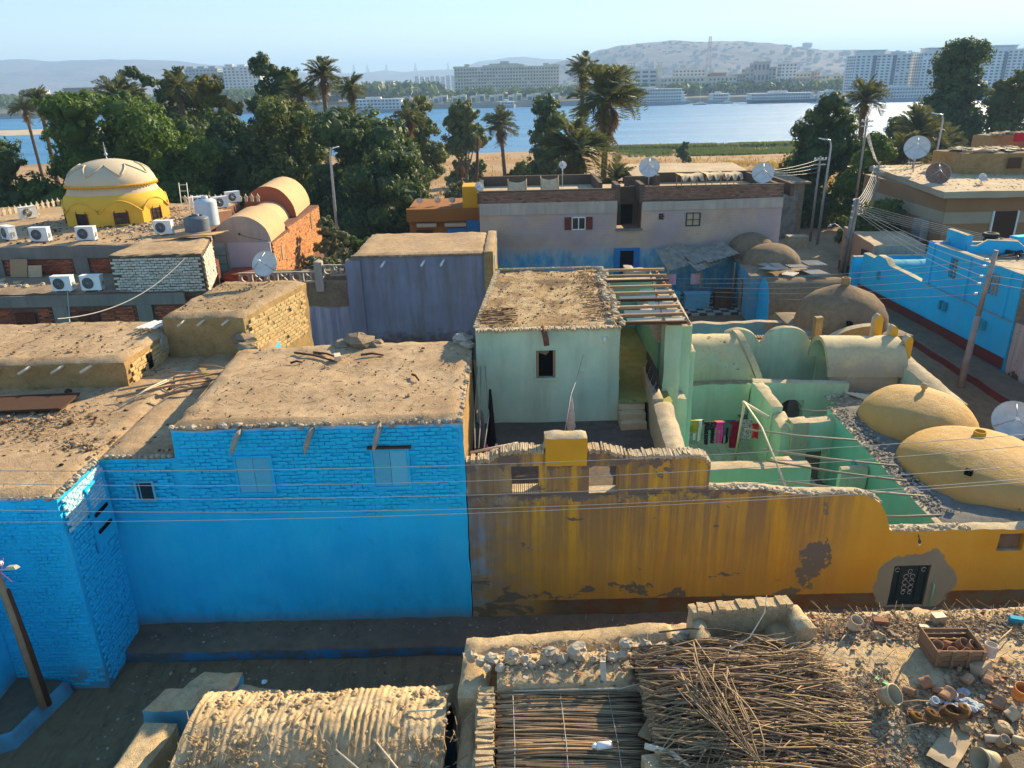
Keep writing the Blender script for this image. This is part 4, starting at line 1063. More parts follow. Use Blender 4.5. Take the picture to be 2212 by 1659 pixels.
s = MB(); s.tube([(7.3, 21.9, 2.45), (6.95, 19.2, 2.85), (6.6, 16.2, 2.7)], .028, 6); s.build('pole', M['paledwood'], None, 'pale slanting pole that carries the pipes over the green court', 'pole')
fr = thing('clothes_frame', (7.4, 22.2, .2), 'upright wooden frame at the right end of the washing line', 'frame')
s = MB(); s.tube([(7.3, 21.9, 2.45), (7.3, 22.3, .2)], .04, 6); s.build('post', M['paledwood'], fr)
s = MB(); s.tube([(7.25, 21.9, 2.45), (7.75, 20.9, 2.35)], .05, 6); s.build('rail', M['paledwood'], fr)
# washing line and garments
s = MB(); lp_ = [(4.9 + 2.6 * k / 12, 22.5, 1.82 - .3 * k / 12 - .12 * sin(pi * k / 12)) for k in range(13)]; s.tube(lp_, .008, 4); s.build('washing_line', M['wiredark'], None, 'washing line strung across the green tiled court', 'line')
def lz(x): k = (x - 4.9) / 2.6; return 1.82 - .3 * k - .12 * sin(pi * k)
G = [('white', 5.45, .18, .5, 22.44, 'white cloth at the left end of the washing line'), ('beige', 5.62, .3, .22, 22.5, 'beige cloth pegged at the upper left of the washing line'), ('rose', 5.62, .34, .75, 22.42, 'pale pink shirt low at the left of the washing line'),
     ('olive', 5.85, .36, .42, 22.38, 'olive green towel on the washing line'), ('white', 6.03, .28, .72, 22.46, 'white leggings hanging beside the olive towel'), ('grey', 6.1, .3, .2, 22.52, 'small pale grey cloth between beige cloth and black shirt'),
     ('black', 6.42, .36, .78, 22.4, 'black trousers with pale checks on the washing line'), ('orange', 6.72, .28, .2, 22.47, 'small orange cloth folded over the washing line'), ('magenta', 6.74, .22, .74, 22.4, 'magenta trousers on the washing line'),
     ('navy', 7.02, .5, .2, 22.5, 'navy cloth folded over the line above the grey shirt'), ('grey', 7.0, .3, .5, 22.4, 'dark grey shirt beside the magenta trousers'), ('black', 6.95, .28, .78, 22.46, 'black trousers half hidden behind the grey shirt'),
     ('wine', 7.25, .38, .9, 22.38, 'wine red dress hanging lowest on the washing line'), ('navy', 7.62, .42, .7, 22.5, 'black and white patterned dress at the right end of the washing line'), ('red', 7.85, .2, .5, 22.2, 'red cloth bundle hanging by the frame right of the line')]
for k, (c_, x, w_, h_, y, l_) in enumerate(G):
    s = MB(); z0 = lz(min(x, 7.5)); 
    def gpt(i, j):
        u = i / 10; v = j / 8
        ww = w_ * (1 - .08 * v + (.0 if 'trousers' not in l_ and 'leggings' not in l_ else 0))
        return (x - ww / 2 + ww * u, y + .035 * sin(u * 9 + k) * v + .02 * sin(k + v * 5), z0 + .01 - h_ * v - .03 * sin(u * 7 + k) * v)
    cut = (lambda i, j: 4 <= i <= 5 and j > 2) if ('trousers' in l_ or 'leggings' in l_) else None
    s.grid(gpt, 10, 8, 0, True, skip=cut)
    s.grid(lambda i, j: (gpt(i, 0)[0], y + .06 * j, gpt(i, 0)[2] + .006 - .12 * (j == 2)), 10, 2, 0, True)
    mat = M['cloth'][c_]
    if 'patterned' in l_ or 'checks' in l_:
        n = NT('patterned_cloth', .9, .1); v_, _ = n.vor(22); n.col(n.mix(n.step(v_, .35, .4), (.015, .015, .02), (.5, .45, .48) if 'dress' in l_ else (.2, .2, .2))) if 'dress' in l_ else n.col(n.mix(n.step(v_, .22, .25, 1, 0), (.015, .015, .02), (.35, .35, .35))); mat = n.m
    s.build('garment', mat, None, l_, 'garment', 'washing on the green court line')
s = MB(); s.lathe([(.0, 0), (.16, .02), (.19, .2), (.2, .22)], (8.6, 19.8, .2), 14); s.build('basin', M['white'], None, 'white basin on the floor of the small green court', 'basin')
# clothes on the terrace
for (x, y, z1, z0, w_, c_, l_) in ((-.55, 17.4, 4.9, 3.35, .12, 'black', 'long black cloth hanging in the dark left corner of the terrace'), (-.75, 16.9, 4.6, 3.35, .1, 'grey', 'dark grey cloth hanging left of the long black cloth on the terrace'), (-.62, 16.0, 4.1, 3.4, .13, 'magenta', 'crumpled magenta cloth at the terrace corner'), (-.4, 16.0, 4.1, 3.4, .14, 'rose', 'pale rose cloth beside the magenta one at the terrace corner'), (1.42, 16.9, 4.95, 4.0, .11, 'beige', 'striped white and rose cloth hanging on a line above the ochre pier')):
    s = MB(); s.lathe([(.01, z1 - z0), (w_ * .35, (z1 - z0) * .85), (w_ * .7, (z1 - z0) * .45), (w_, .1), (w_ * .8, 0)], (x, y, z0), 12, 0, True, .03, 9); s.build('hanging_cloth', M['cloth'][c_], None, l_, 'cloth')
s = MB(); s.tube([(1.9, 18.85, 5.25), (1.6, 17.6, 5.0), (1.42, 16.9, 4.93), (1.1, 14.9, 4.75)], .008, 4); s.build('terrace_line', M['wire'], None, 'thin cord from the green house wall to the ochre pier', 'line')
s = MB(); s.tube([(-.95, 14.95, 4.42), (.1, 15.0, 4.6)], .03, 6); s.build('cane', M['paledwood'], None, 'short yellowish cane laid across the terrace corner beside the blue house', 'cane')
for k, (x, l_) in enumerate(((-.9, 'leftmost'), (-.82, 'second'), (-.7, 'third'))):
    s = MB(); s.tube([(x, 18.8, 5.0), (x - .05 + .08 * k, 17.2, 4.3), (x + .05, 15.1, 4.45)], .012, 4); s.build('rope', M['wire'], None, l_ + ' of three ropes in the dark corner of the terrace', 'rope')
# ================================================================ REPEATED SMALL THINGS
def make_ac(label):
    t = thing('air_conditioner', (0, 0, 0), label, 'air conditioner', 'outdoor air conditioning units on the roofs')
    b = MB(); b.box((0, 0, .36), (.84, .34, .62)); b.box((0, 0, .675), (.87, .37, .02)); b.build('casing', M['white'], t)
    b = MB(); b.lathe([(.0, 0), (.235, 0), (.245, .015)], (-.1, -.172, .36), 20, 0, False, rot=Matrix.Rotation(pi / 2, 3, 'X')); b.build('fan_opening', M['grille'], t)
    b = MB()
    for r_ in (.06, .12, .18, .235): b.tube([(-.1 + r_ * cos(a * pi / 10), -.19, .36 + r_ * sin(a * pi / 10)) for a in range(21)], .005, 3, cap=False)
    for k in range(6): a = k * pi / 6; b.tube([(-.1 - .23 * cos(a), -.19, .36 - .23 * sin(a)), (-.1 + .23 * cos(a), -.19, .36 + .23 * sin(a))], .004, 3)
    b.build('fan_grille', M['steel'], t)
    b = MB(); b.box((-.3, 0, .025), (.05, .36, .05)); b.build('foot_bracket', M['steel'], t); b = MB(); b.box((.3, 0, .025), (.05, .36, .05)); b.build('foot_bracket', M['steel'], t)
    b = MB(); b.box((.435, 0, .3), (.03, .16, .22)); b.tube([(.45, -.05, .3), (.52, -.1, .2), (.5, -.15, .02)], .015, 5); b.build('valve_cover', M['steel'], t)
    return t
AC = [(-24.3, 39.1, 6.0, .95, 'white air conditioner facing right by the white railing at the far left'),
      (-20.05, 32.75, 6.0, 0.02, 'white air conditioner at the roof edge, left of the two before the yellow dome'),
      (-18.05, 32.7, 6.0, 0.05, 'white air conditioner at the roof edge directly before the yellow dome'),
      (-15.2, 33.8, 6.0, 0.05, 'white air conditioner right of the yellow dome, beside the dark water tank'),
      (-21.75, 33.3, 6.0, -.6, 'white air conditioner cut by the left edge of the photo'),
      (-17.2, 28.75, 4.8, 0.0, 'white air conditioner on the lower brick ledge, the left one of the pair'),
      (-16.08, 28.75, 4.8, 0.03, 'white air conditioner on the lower brick ledge, next to the white brick room'),
      (-16.6, 41.4, 6.0, .7, 'small white air conditioner above the water tanks'),
      (-15.3, 41.2, 6.0, .75, 'white air conditioner low behind the round white vault front'),
      (-15.3, 43.2, 6.0, .75, 'farthest white air conditioner near the pale roof crosses')]
for i, (x, y, z, a, l_) in enumerate(AC):
    if i == 0: ac0 = make_ac(l_); ac0.location = (x, y, z); ac0.rotation_euler = (0, 0, a); ac0.scale = (.9,) * 3
    else: clone(ac0, (x, y, z), a, l_, .9)

def make_dish(name, label, mat, R_=.5, post=.6, mesh_=False):
    """dish looking along local +y, tilted up"""
    t = thing(name, (0, 0, 0), label, 'satellite dish', 'satellite dishes on the roofs')
    q = Matrix.Rotation(radians(-62), 3, 'X')   # axis +z -> +y up
    b = MB(); prof = [(R_ * k / 8, .24 * R_ * (k / 8) ** 2) for k in range(9)] + [(R_ * 1.015, .25 * R_), (R_ * 1.015, .22 * R_)]
    b.lathe([(max(r, .001), z) for r, z in prof], (0, 0, post + R_ * .9), 28, 0, True, rot=q); b.build('reflector', mat, t)
    b = MB(); b.lathe([(R_ * 1.0, .245 * R_), (R_ * 1.03, .26 * R_), (R_ * 1.03, .22 * R_)], (0, 0, post + R_ * .9), 28, 0, True, rot=q); b.build('rim', M['steel'], t)
    foc = q @ Vector((0, 0, R_ * 1.05)) + Vector((0, 0, post + R_ * .9)); b = MB()
    for k in range(3):
        a = 2 * pi * k / 3 + .5; e = q @ Vector((R_ * .98 * cos(a), R_ * .98 * sin(a), .24 * R_)) + Vector((0, 0, post + R_ * .9))
        b.tube([e, foc], .012 + .008 * R_, 4)
    b.build('feed_arm', M['steel'], t)
    b = MB(); b.tube([foc - q @ Vector((0, 0, .1 * R_)), foc + q @ Vector((0, 0, .06))], .05 * R_ + .02, 8); b.build('feed_horn', M['white'], t)
    b = MB(); b.tube([(0, -.05, 0), (0, -.05, post + R_ * .8)], .03 + .01 * R_, 7); b.tube([(0, -.05, post + R_ * .6), (0, .02, post + R_ * .9)], .03, 6); b.build('post', M['steel'], t)
    return t
# ================================================================ LILAC HOUSE and its yard
p = thing('lilac_house', (-4, 33, 0), 'tall lilac plastered house with brown run-off streaks and a flat mud roof', 'house')
b = MB(); block(b, [(-6.9, 33.1), (-.95, 33.1), (-.95, 38.0), (-6.85, 38.3)], 0, 5.0, 0, 1, .28, .03, .07); b.build('wall', [M['roofmud'], M['purple']], p)
b = MB(); block(b, [(-7.2, 33.0), (-6.55, 33.0), (-6.55, 33.4), (-7.2, 33.4)], 0, 4.85, 0, 1, .3, .02, .04); b.build('pilaster', [M['mudgrey'], M['purple']], p)
b = MB(); block(b, [(-1.1, 32.95), (-.7, 32.95), (-.6, 38.0), (-1.0, 38.0)], 0, 5.1, 0, 1, .3, .03, .05); b.build('end_wall', [M['roofmud'], M['mudwall']], p)
b = MB(); rr = random.Random(4)
for i in range(75): b.box((-6.9 + i * .08, 33.07, 4.96), (.05, .12, .10), 0, rr.uniform(-.3, .3))
b.build('roof_rim', M['mudgrey'], p, kind='stuff')
for x in (-5.5, -3.75, -2.9):
    s = MB(); s.tube([(x + .05, 33.2, 4.75), (x - .1, 32.75, 4.55)], .05, 7); s.build('drain_spout', M['white'], p)
W((-9.9, 33.6), (-7.2, 33.6), .25, 0, lambda u: 2.55 + .1 * nz((u, 0, 0), .8), mf='lilacwhite', name='yard_wall', par=p)
b = MB(); block(b, [(-7.9, 24.9), (-6.9, 24.9), (-6.5, 30), (-7.3, 30)], 0, 2.2, 0, 1, .3, .05, zt=lambda p_: 2.6 - max(0, (p_.y - 25)) * .2); b.build('ramp_wall', [M['mudwall'], M['bluepeel']], p)
b = MB(); block(b, [(-12.5, 36.9), (-6.9, 36.9), (-6.9, 37.3), (-12.5, 37.3)], 0, 3.5, 0, 1, .4, .03); b.build('rear_yard_wall', [M['mudgrey'], M['mudgrey']], p)
b = MB(); b.bx(-9.6, -6.9, 34.2, 36.6, 1.2, 1.3); b.build('yard_floor', M['white'] if 0 else M['greywash'], p)
for (x, w_) in ((-8.75, 1.1), (-7.35, 1.3)):
    s = MB(); s.box((x, 34.6, 1.95), (w_, .5, .07)); 
    for sx in (-1, 1): s.box((x + sx * (w_ / 2 - .05), 34.6, 1.6), (.06, .4, .7))
    s.build('workbench', M['darkwood'], None, 'dark low bench table in the lilac yard, %s one' % ('left' if x < -8 else 'right'), 'table')
# pierced concrete fence
fc = thing('pierced_fence', (-9, 34, 3.2), 'white concrete fence pierced with circles and crosses', 'fence')
def pf(x0, x1, z0, z1, y):
    n_ = round((x1 - x0) / .55)
    b = MB(); b.bx(x0, x1, y, y + .12, z1 - .06, z1); b.bx(x0, x1, y, y + .12, z0, z0 + .06); b.build('rail', M['greywash'], fc)
    for k in range(n_):
        xa = x0 + (x1 - x0) * k / n_; xb = xa + (x1 - x0) / n_; c = (xa + xb) / 2; zc = (z0 + z1) / 2; r_ = .15
        b = MB(); 
        if k % 2 == 0:
            for off in (0, .12):
                b.grid(lambda i, j: (c + (r_ if j == 0 else (.9 * (xb - xa) / 2 / max(abs(cos(i * pi / 8)), abs(sin(i * pi / 8)), .01) if 0 else (r_ + .09))) * cos(i * pi / 8), y + off, zc + (r_ if j == 0 else r_ + .09) * sin(i * pi / 8)), 16, 1)
            b.grid(lambda i, j: (c + r_ * cos(i * pi / 8), y + .12 * j, zc + r_ * sin(i * pi / 8)), 16, 1, 0, True)
        else:
            for a in (pi / 4, -pi / 4): b.box((c, y + .06, zc), (.42, .1, .07), 0, rot=Matrix.Rotation(a, 3, 'Y'))
        b.bx(xa, xa + .05, y, y + .12, z0 + .06, z1 - .06); b.build('panel', M['greywash'], fc)
pf(-12.2, -8.75, 3.72, 4.22, 33.6); pf(-8.4, -6.95, 4.0, 4.5, 33.6)
s = MB(); block(s, [(-8.75, 33.55), (-8.4, 33.55), (-8.4, 33.9), (-8.75, 33.9)], 3.3, 4.7, 0, 0, .15, .03, .08); s.build('post', M['greywash'], fc)
b = MB(); block(b, [(-12.4, 33.7), (-6.95, 33.7), (-6.95, 34.0), (-12.4, 34.0)], 0, 3.72, 0, 1, .4, .02); b.build('base_wall', [M['mudgrey'], M['mudgrey']], fc)
d = make_dish('satellite_dish', 'pale dish with rusty centre standing behind the square mud room', M['dish'], .42, .3); d.location = (-10.0, 27.8, 4.6) if 0 else (-7.9, 24.4, 5.95); d.rotation_euler = (0, 0, pi - .2); d.scale = (1, 1, 1)
# ================================================================ BRICK BUILDING WITH THE YELLOW DOME
k_ = thing('brick_terrace_building', (-18, 30, 0), 'large brick and concrete building carrying a yellow domed room on its flat roof', 'building')
b = MB(); block(b, [(-40, 31.8), (-12.35, 31.8), (-15.0, 38.4), (-36, 38.4)], 0, 6.0, 0, 1, .4, .04, .04); block(b, [(-36, 38.35), (-15.0, 38.35), (-15.1, 43.6), (-32, 43.6)], 0, 6.0, 0, 1, .4, .04, .04); b.build('upper_block', [M['roofmud'], M['mortarred']], k_)
b = MB(); block(b, [(-40, 28.5), (-12.6, 28.5), (-12.6, 31.9), (-40, 31.9)], 0, 4.8, 0, 1, .4, .04, .03); b.build('lower_block', [M['mudgrey'], M['mortarred']], k_)
b = MB(); b.bx(-40, -12.5, 31.70, 31.79, 5.45, 5.95); b.bx(-40, -12.5, 28.38, 28.49, 4.28, 4.72)
for x in (-21.6, -18.0, -14.9): b.bx(x - .3, x + .3, 31.68, 31.78, 4.75, 5.5)
for x in (-17.35, -14.1, -20.8): b.bx(x - .28, x + .28, 28.36, 28.48, 2.5, 4.3)
b.bx(-40, -12.5, 28.36, 28.48, 2.9, 3.2); b.build('concrete_frame', M['concrete'], k_)
bricks(k_, (-22.8, 31.78), (-15.2, 31.78), 4.82, 5.43, M['redbrick'], H=.07, L=.22, D=.02, seed=11, maxp=180, skip=lambda u, z: any(abs(-22.8 + u - x) < .42 for x in (-21.6, -18.0, -14.9)))
wins = [(-18.75, 3.75), (-16.3, 3.75), (-20.1, 3.3)]
bricks(k_, (-22, 28.47), (-12.7, 28.47), 3.22, 4.26, M['redbrick'], H=.07, L=.22, D=.02, seed=12, maxp=220, skip=lambda u, z: any(abs(-22 + u - x) < .4 for x in (-17.35, -14.1, -20.8)) or any(abs(-22 + u - x) < .55 and abs(z - zz) < .45 for x, zz in wins))
for x, zz in wins:
    b = MB(); b.box((x, 28.40, zz), (.75, .06, .62)); w_ = b.build('window', M['redwood'], k_)
    b = MB(); b.box((x, 28.36, zz), (.04, .04, .6)); b.box((x, 28.36, zz + .0), (.72, .04, .04)); b.build('muntin', M['darkwood'], w_)
# white washed brick room
r = thing('white_brick_room', (-13.3, 29, 4.7), 'square room of whitewashed brick on the brick building, its right side in the sun', 'room')
b = MB(); block(b, [(-15.15, 28.6), (-11.65, 28.6), (-12.5, 32.0), (-15.3, 32.0)], 4.5, 6.2, 0, 1, .25, .03, .05); b.build('wall', [M['roofmud'], M['mortar']], r)
bricks(r, (-15.13, 28.58), (-11.65, 28.58), 4.72, 6.1, M['whitebrick'], H=.08, L=.20, D=.035, joint=.022, seed=13, maxp=290, miss=.01)
bricks(r, (-11.62, 28.62), (-12.46, 31.9), 4.62, 6.1, M['whitebrick'], H=.08, L=.20, D=.035, joint=.022, seed=14, maxp=280, miss=.01)
for i, (x, y) in enumerate(((-14.3, 28.4), (-13.4, 28.45), (-12.2, 28.4))):
    s = MB(); s.tube([(x + .3, y + .3, 6.2), (x - .3, y - .05, 6.12)], .035, 6); s.build('beam_end', M['wood'], r)
s = MB()
for i in range(12): s.tube([(-14.6 + .1 * i, 31.2 + .06 * i, 6.3), (-12.2 + .03 * i, 31.6 + .08 * i, 6.32)], .03, 5)
s.build('palm_canes', M['reed'], None, 'bundle of palm canes lying along the back of the white brick room', 'canes', kind='stuff')
# dome room
dm = thing('yellow_dome_room', (-19.2, 38.2, 6), 'yellow eight sided room with cream dome, arched windows and a metal finial', 'domed room')
cx0, cy0, rr0 = -19.35, 38.3, 2.45
for k in range(8):
    a0, a1 = 2 * pi * k / 8 + .12, 2 * pi * (k + 1) / 8 + .12
    A, B = Vector((cx0 + rr0 * cos(a0), cy0 + rr0 * sin(a0), 0)), Vector((cx0 + rr0 * cos(a1), cy0 + rr0 * sin(a1), 0))
    b = MB(); n_ = 16
    def ft(i, j):
        u = i / n_; p_ = A.lerp(B, u); ztop = 6.62 + .52 * sin(pi * u); p_.z = 6.0 + (ztop - 6.0) * j / 6; return p_
    b.grid(ft, n_, 6)
    b.build('facet', M['domegold'], dm)
    o_ = ((A + B) / 2 - Vector((cx0, cy0, 0))).normalized()
    b = MB(); b.tube([A.lerp(B, i / n_) + Vector((0, 0, 6.62 + .52 * sin(pi * i / n_))) + o_ * .02 for i in range(n_ + 1)], .045, 5, 0); b.build('arch_moulding', M['domegold'], dm)
    mid = (A + B) / 2 + o_ * .02; tang = (B - A).normalized()
    b = MB(); pts = [mid + tang * (.29 * cos(q * pi / 8)) + Vector((0, 0, 6.56 + .28 * sin(q * pi / 8))) for q in range(9)]
    pts = [mid + tang * .29 + Vector((0, 0, 6.08))] + pts + [mid - tang * .29 + Vector((0, 0, 6.08))]
    b.add(pts, [tuple(range(len(pts)))], 0); wo_ = b.build('window', M['glass'], dm)
    b = MB(); b.tube([p_ + o_ * .02 for p_ in pts], .03, 5); b.tube([mid + o_ * .02 + Vector((0, 0, 6.08)), mid + o_ * .02 + Vector((0, 0, 6.72))], .012, 4); b.tube([mid + tang * .24 + o_ * .02 + Vector((0, 0, 6.42)), mid - tang * .24 + o_ * .02 + Vector((0, 0, 6.42))], .012, 4); b.build('window_frame', M['redwood'], wo_)
b = MB(); prof = [(2.38, .9), (2.2, 1.25), (1.98, 1.5), (1.93, 1.55)]; b.lathe([(2.32, .62)] + prof, (cx0, cy0, 6.0), 48, 0); b.build('skirt', M['domegold'], dm)
b = MB(); b.lathe([(2.12, 1.3), (1.96, 1.62), (1.93, 1.78)], (cx0, cy0, 6.0), 48); b.build('drum', M['cream'], dm)
b = MB(); b.lathe([(2.02 * cos(pi / 2 * q / 12) if q < 12 else .001, 1.78 + 1.12 * sin(pi / 2 * q / 12)) for q in range(13)], (cx0, cy0, 6.0), 48); b.build('dome', M['cream'], dm)
b = MB(); b.lathe([(1.99, 1.72), (2.07, 1.75), (2.07, 1.82), (1.99, 1.84)], (cx0, cy0, 6.0), 48); b.build('band', M['ochreplain'], dm)
b = MB()
for q in range(72): a = 2 * pi * q / 72; b.box((cx0 + 2.06 * cos(a), cy0 + 2.06 * sin(a), 7.72), (.05, .05, .07), 0, a)
b.build('dentils', M['ochreplain'], dm, kind='stuff')
for q in range(8):   # raised star ribs
    b = MB(); a0 = 2 * pi * q / 8 + .3
    def sp(a, e): return Vector((cx0 + 2.04 * cos(e) * cos(a), cy0 + 2.04 * cos(e) * sin(a), 7.78 + 1.14 * sin(e)))
    b.tube([sp(a0 + (pi / 8) * k / 6, .95 - .55 * k / 6) for k in range(7)], .035, 4); b.tube([sp(a0 + pi / 4 - (pi / 8) * k / 6, .95 - .55 * k / 6) for k in range(7)], .035, 4); b.build('star_rib', M['cream'], dm)
b = MB(); b.lathe([(.12, 0), (.03, .03), (.02, .12), (.08, .18), (.08, .22), (.02, .3), (.05, .36), (.02, .42), (.035, .48), (.012, .54), (.01, .75), (.001, .78)], (cx0, cy0, 8.9), 12); b.build('finial', M['steel'], dm)
# white pierced parapet
rl = thing('white_railing', (-25, 41, 6), 'row of pointed white railing pieces along the roof behind the dome', 'railing')
s = MB(); s.add([(-.09, 0, 0), (.09, 0, 0), (.09, 0, .22), (.16, 0, .3), (.07, 0, .36), (0, 0, .52), (-.07, 0, .36), (-.16, 0, .3), (-.09, 0, .22)] + [(x, .06, z) for x, z in ((-.09, 0), (.09, 0), (.09, .22), (.16, .3), (.07, .36), (0, .52), (-.07, .36), (-.16, .3), (-.09, .22))], [tuple(range(9)), tuple(range(17, 8, -1))] + [(i, (i + 1) % 9, (i + 1) % 9 + 9, i + 9) for i in range(9)])
pm = s.mesh('picket', M['cream'])
for (a, c, n_) in (((-27.5, 36.6), (-25.2, 43.8), 22), ((-25.2, 43.8), (-23.4, 43.8), 5), ((-18.2, 43.4), (-13.8, 43.4), 13)):
    for q in range(n_):
        u = (q + .5) / n_; x, y = a[0] + (c[0] - a[0]) * u, a[1] + (c[1] - a[1]) * u
        inst('picket', pm, rl, Vector((x, y, 6.0)) - rl.location, (0, 0, math.atan2(c[1] - a[1], c[0] - a[0])), (.85,) * 3)
# tanks
def tank(x, y, z, r_, h_, mat, label):
    t = thing('water_tank', (x, y, z), label, 'water tank', 'water tanks beside the vaulted house')
    prof = [(.001, 0)]
    for q in range(9): zz = h_ * .8 * q / 8; prof += [(r_, zz), (r_ * .965, zz + h_ * .03)]
    prof += [(r_ * .95, h_ * .84), (r_ * .55, h_ * .93)]
    b = MB(); b.lathe(prof, (x, y, z), 24, 0); b.build('body', mat, t)
    b = MB(); b.lathe([(r_ * .3, h_ * .9), (r_ * .3, h_), (.001, h_ * 1.01)], (x, y, z), 16); b.build('lid', mat, t)
tank(-14.05, 34.6, 5.75, .55, .98, M['tank_grey'], 'dark grey ribbed water tank in front of the white one')
tank(-14.3, 36.6, 5.9, .52, 1.35, M['tank_white'], 'tall pale blue white ribbed water tank behind the dark one')
tank(-16.0, 31.3, 4.8, .5, .7, M['tank_white'], 'low pale water tank on the ledge behind the right lower air conditioner')
ld = []
for (x, y, h_, l_) in ((-16.6, 39.8, 1.5, 'taller white metal ladder frame standing right of the yellow dome'), (-15.9, 39.5, .9, 'shorter white metal frame between the ladder and the tanks')):
    t = thing('ladder', (x, y, 6), l_, 'ladder'); 
    for sx in (-.2, .2): s = MB(); s.tube([(x + sx, y, 6), (x + sx, y + .2, 6 + h_)], .02, 5); s.build('stile', M['white'], t)
    for q in range(int(h_ / .3)): s = MB(); s.tube([(x - .2, y + .04 * q, 6.2 + .3 * q), (x + .2, y + .04 * q, 6.2 + .3 * q)], .014, 5); s.build('rung', M['white'], t)
s = MB(); rr = random.Random(17)
for i in range(240):
    x, y = rr.choice([(-16.2, 37.4), (-17.0, 35.0), (-24, 33.5), (-20, 29.6), (-21.5, 29.9), (-15.5, 36.5)]); rock(s, (x + rr.gauss(0, .7), y + rr.gauss(0, .5), 6.04 if y > 32 else 4.84), rr.uniform(.03, .12), 0, i)
s.build('roof_rubble', M['stone'], None, 'broken rubble scattered on the flat roofs of the brick building', 'rubble', kind='stuff')
for i, (x, y, z, w_, h_, m_, l_) in enumerate(((-20.4, 31.3, 4.8, .7, .75, 'wood', 'wooden board panel leaning on the red brick wall at left'), (-19.7, 31.2, 4.8, .55, .5, 'card', 'brown cardboard sheet leaning next to the wooden board'))):
    s = MB(); s.box((x, y, z + h_ / 2), (w_, .04, h_), 0, rot=Matrix.Rotation(-.35, 3, 'X')); s.build('leaning_board', M[m_], None, l_, 'board')
for i in range(4):
    s = MB(); s.tube([(-16.0 + .2 * i, 36.8 + .2 * i, 6.1), (-14.4 + .15 * i, 38.6 + .1 * i, 6.25)], .035, 5); s.build('plank_pole', M['wood'], None, ORD[i] + ' of the weathered planks between the yellow dome and the tanks, from the left', 'plank', 'planks beside the tanks')
# ================================================================ VAULTED HOUSE
v = thing('vaulted_brick_house', (-13, 42, 0), 'orange brick house under three stepped barrel vaults with a white arched front', 'house')
vb = [((-13.35, 38.1), (-13.55, 41.6), 1.42, 4.72, 1.32), ((-13.55, 41.6), (-13.75, 44.4), 1.1, 4.85, 1.02), ((-13.75, 44.4), (-14.1, 49.2), 1.5, 4.95, 1.75)]
for i, (a, c, hf, zs, rs) in enumerate(vb):
    vault('barrel_vault', v, a, c, hf, zs, rs, [M['tanbrick'], M['tanbrick'], M['redbrick'] if i else M['greywash']], ends=(True, True), endmat=2, th=.12, amp=.02, res=.25, nseg=18)
b = MB()
b.bx(-14.85, -11.92, 38.12, 41.6, 0, 4.72, 0); b.bx(-14.9, -12.4 + .35, 41.6, 49.2, 0, 4.9, 0); b.build('wall', M['mortarred'], v)
b = MB(); b.bx(-14.9, -11.95, 38.0, 38.11, 3.0, 4.74); b.build('white_front', M['whitewash'] if 'whitewash' in M else M['greywash'], v)
bricks(v, (-11.9, 38.15), (-11.9, 41.55), 2.3, 4.7, M['orangebrick'], L=.22, H=.072, D=.025, seed=19, maxp=200)
bricks(v, (-12.03, 41.65), (-12.03, 49.15), 2.3, 4.86, M['orangebrick'], L=.22, H=.072, D=.025, seed=20, maxp=60)
for (y, z, h_) in ((39.7, 3.9, .75), (46.8, 4.25, .8), (43.0, 3.1, .6)):
    b = MB(); b.box((-11.88 if y < 41 else -12.0, y, z), (.06, .42, h_)); b.build('window', M['wood'], v)
b = MB(); b.tube([(-13.4, 37.99, 5.15), (-12.9, 37.95, 5.0), (-11.9, 37.9, 4.8)], .012, 4); b.build('cable', M['wiredark'], v)
b = MB(); b.lathe([(0, 0), (.06, 0)], (-13.4, 37.97, 5.18), 10, rot=Matrix.Rotation(pi / 2, 3, 'X')); b.build('vent', M['grille'], v)
# lettering on the white front: a triangle-like A drawn in thin dark strokes
b = MB(); b.tube([(-12.62, 37.97, 3.55), (-12.55, 37.97, 4.3), (-12.15, 37.97, 3.6)], .012, 4); b.tube([(-12.6, 37.97, 3.8), (-12.3, 37.97, 3.82)], .012, 4); b.build('painted_mark', M['wiredark'], v)
for k in range(4):
    b = MB(); b.box((-14.5, 37.9, 3.1 + .42 * k), (.62, .06, .36)); b.build('green_panel', M['greenpanel'] if 'greenpanel' in M else M['greenh'], v)
b = MB(); b.bx(-14.95, -14.84, 37.85, 37.95, 2.6, 4.8); b.bx(-14.16, -14.06, 37.85, 37.95, 2.6, 4.8); b.build('panel_frame', M['greywash'], v)
b = MB(); b.bx(-13.9, -11.9, 36.3, 37.8, 0, 3.55); b.build('brick_annex', M['redplain'] if 'redplain' in M else M['redbrick'], v)
bricks(v, (-13.9, 36.28), (-11.95, 36.28), 2.6, 3.5, M['redbrick'], L=.22, H=.072, D=.02, seed=22, maxp=90)
s = MB(); s.box((-14.3, 34.9, 3.9), (.15, 2.5, .9), 0, -.25, rot=None); s.build('red_parapet', M['redbrick'], v)
# ================================================================ ORANGE SHOP + LONG GREY BUILDING
g = thing('orange_shop', (-4, 47, 0), 'orange brown shop with blue door and two white roller awnings behind the bushes', 'building')
b = MB(); b.bx(-6.0, -1.75, 46.5, 50.5, 0, 4.95, 0); b.build('wall', M['orangewall'] if 'orangewall' in M else M['ochreplain'], g)
b = MB(); b.bx(-6.1, -1.75, 46.1, 46.55, 4.2, 4.95, 0); b.build('canopy_band', M['orangewall'] if 'orangewall' in M else M['ochreplain'], g)
b = MB(); b.bx(-2.7, -1.75, 46.2, 48.0, 4.95, 6.2); b.build('ochre_tower', M['ochreplain'], g)
for (x, w_) in ((-4.95, 1.2), (-3.2, 1.3)):
    b = MB(); b.lathe([(.14, -w_ / 2), (.14, w_ / 2)], (x, 46.35, 3.95), 10, rot=Matrix.Rotation(pi / 2, 3, 'Y')); b.build('awning_roll', M['cream'], g)
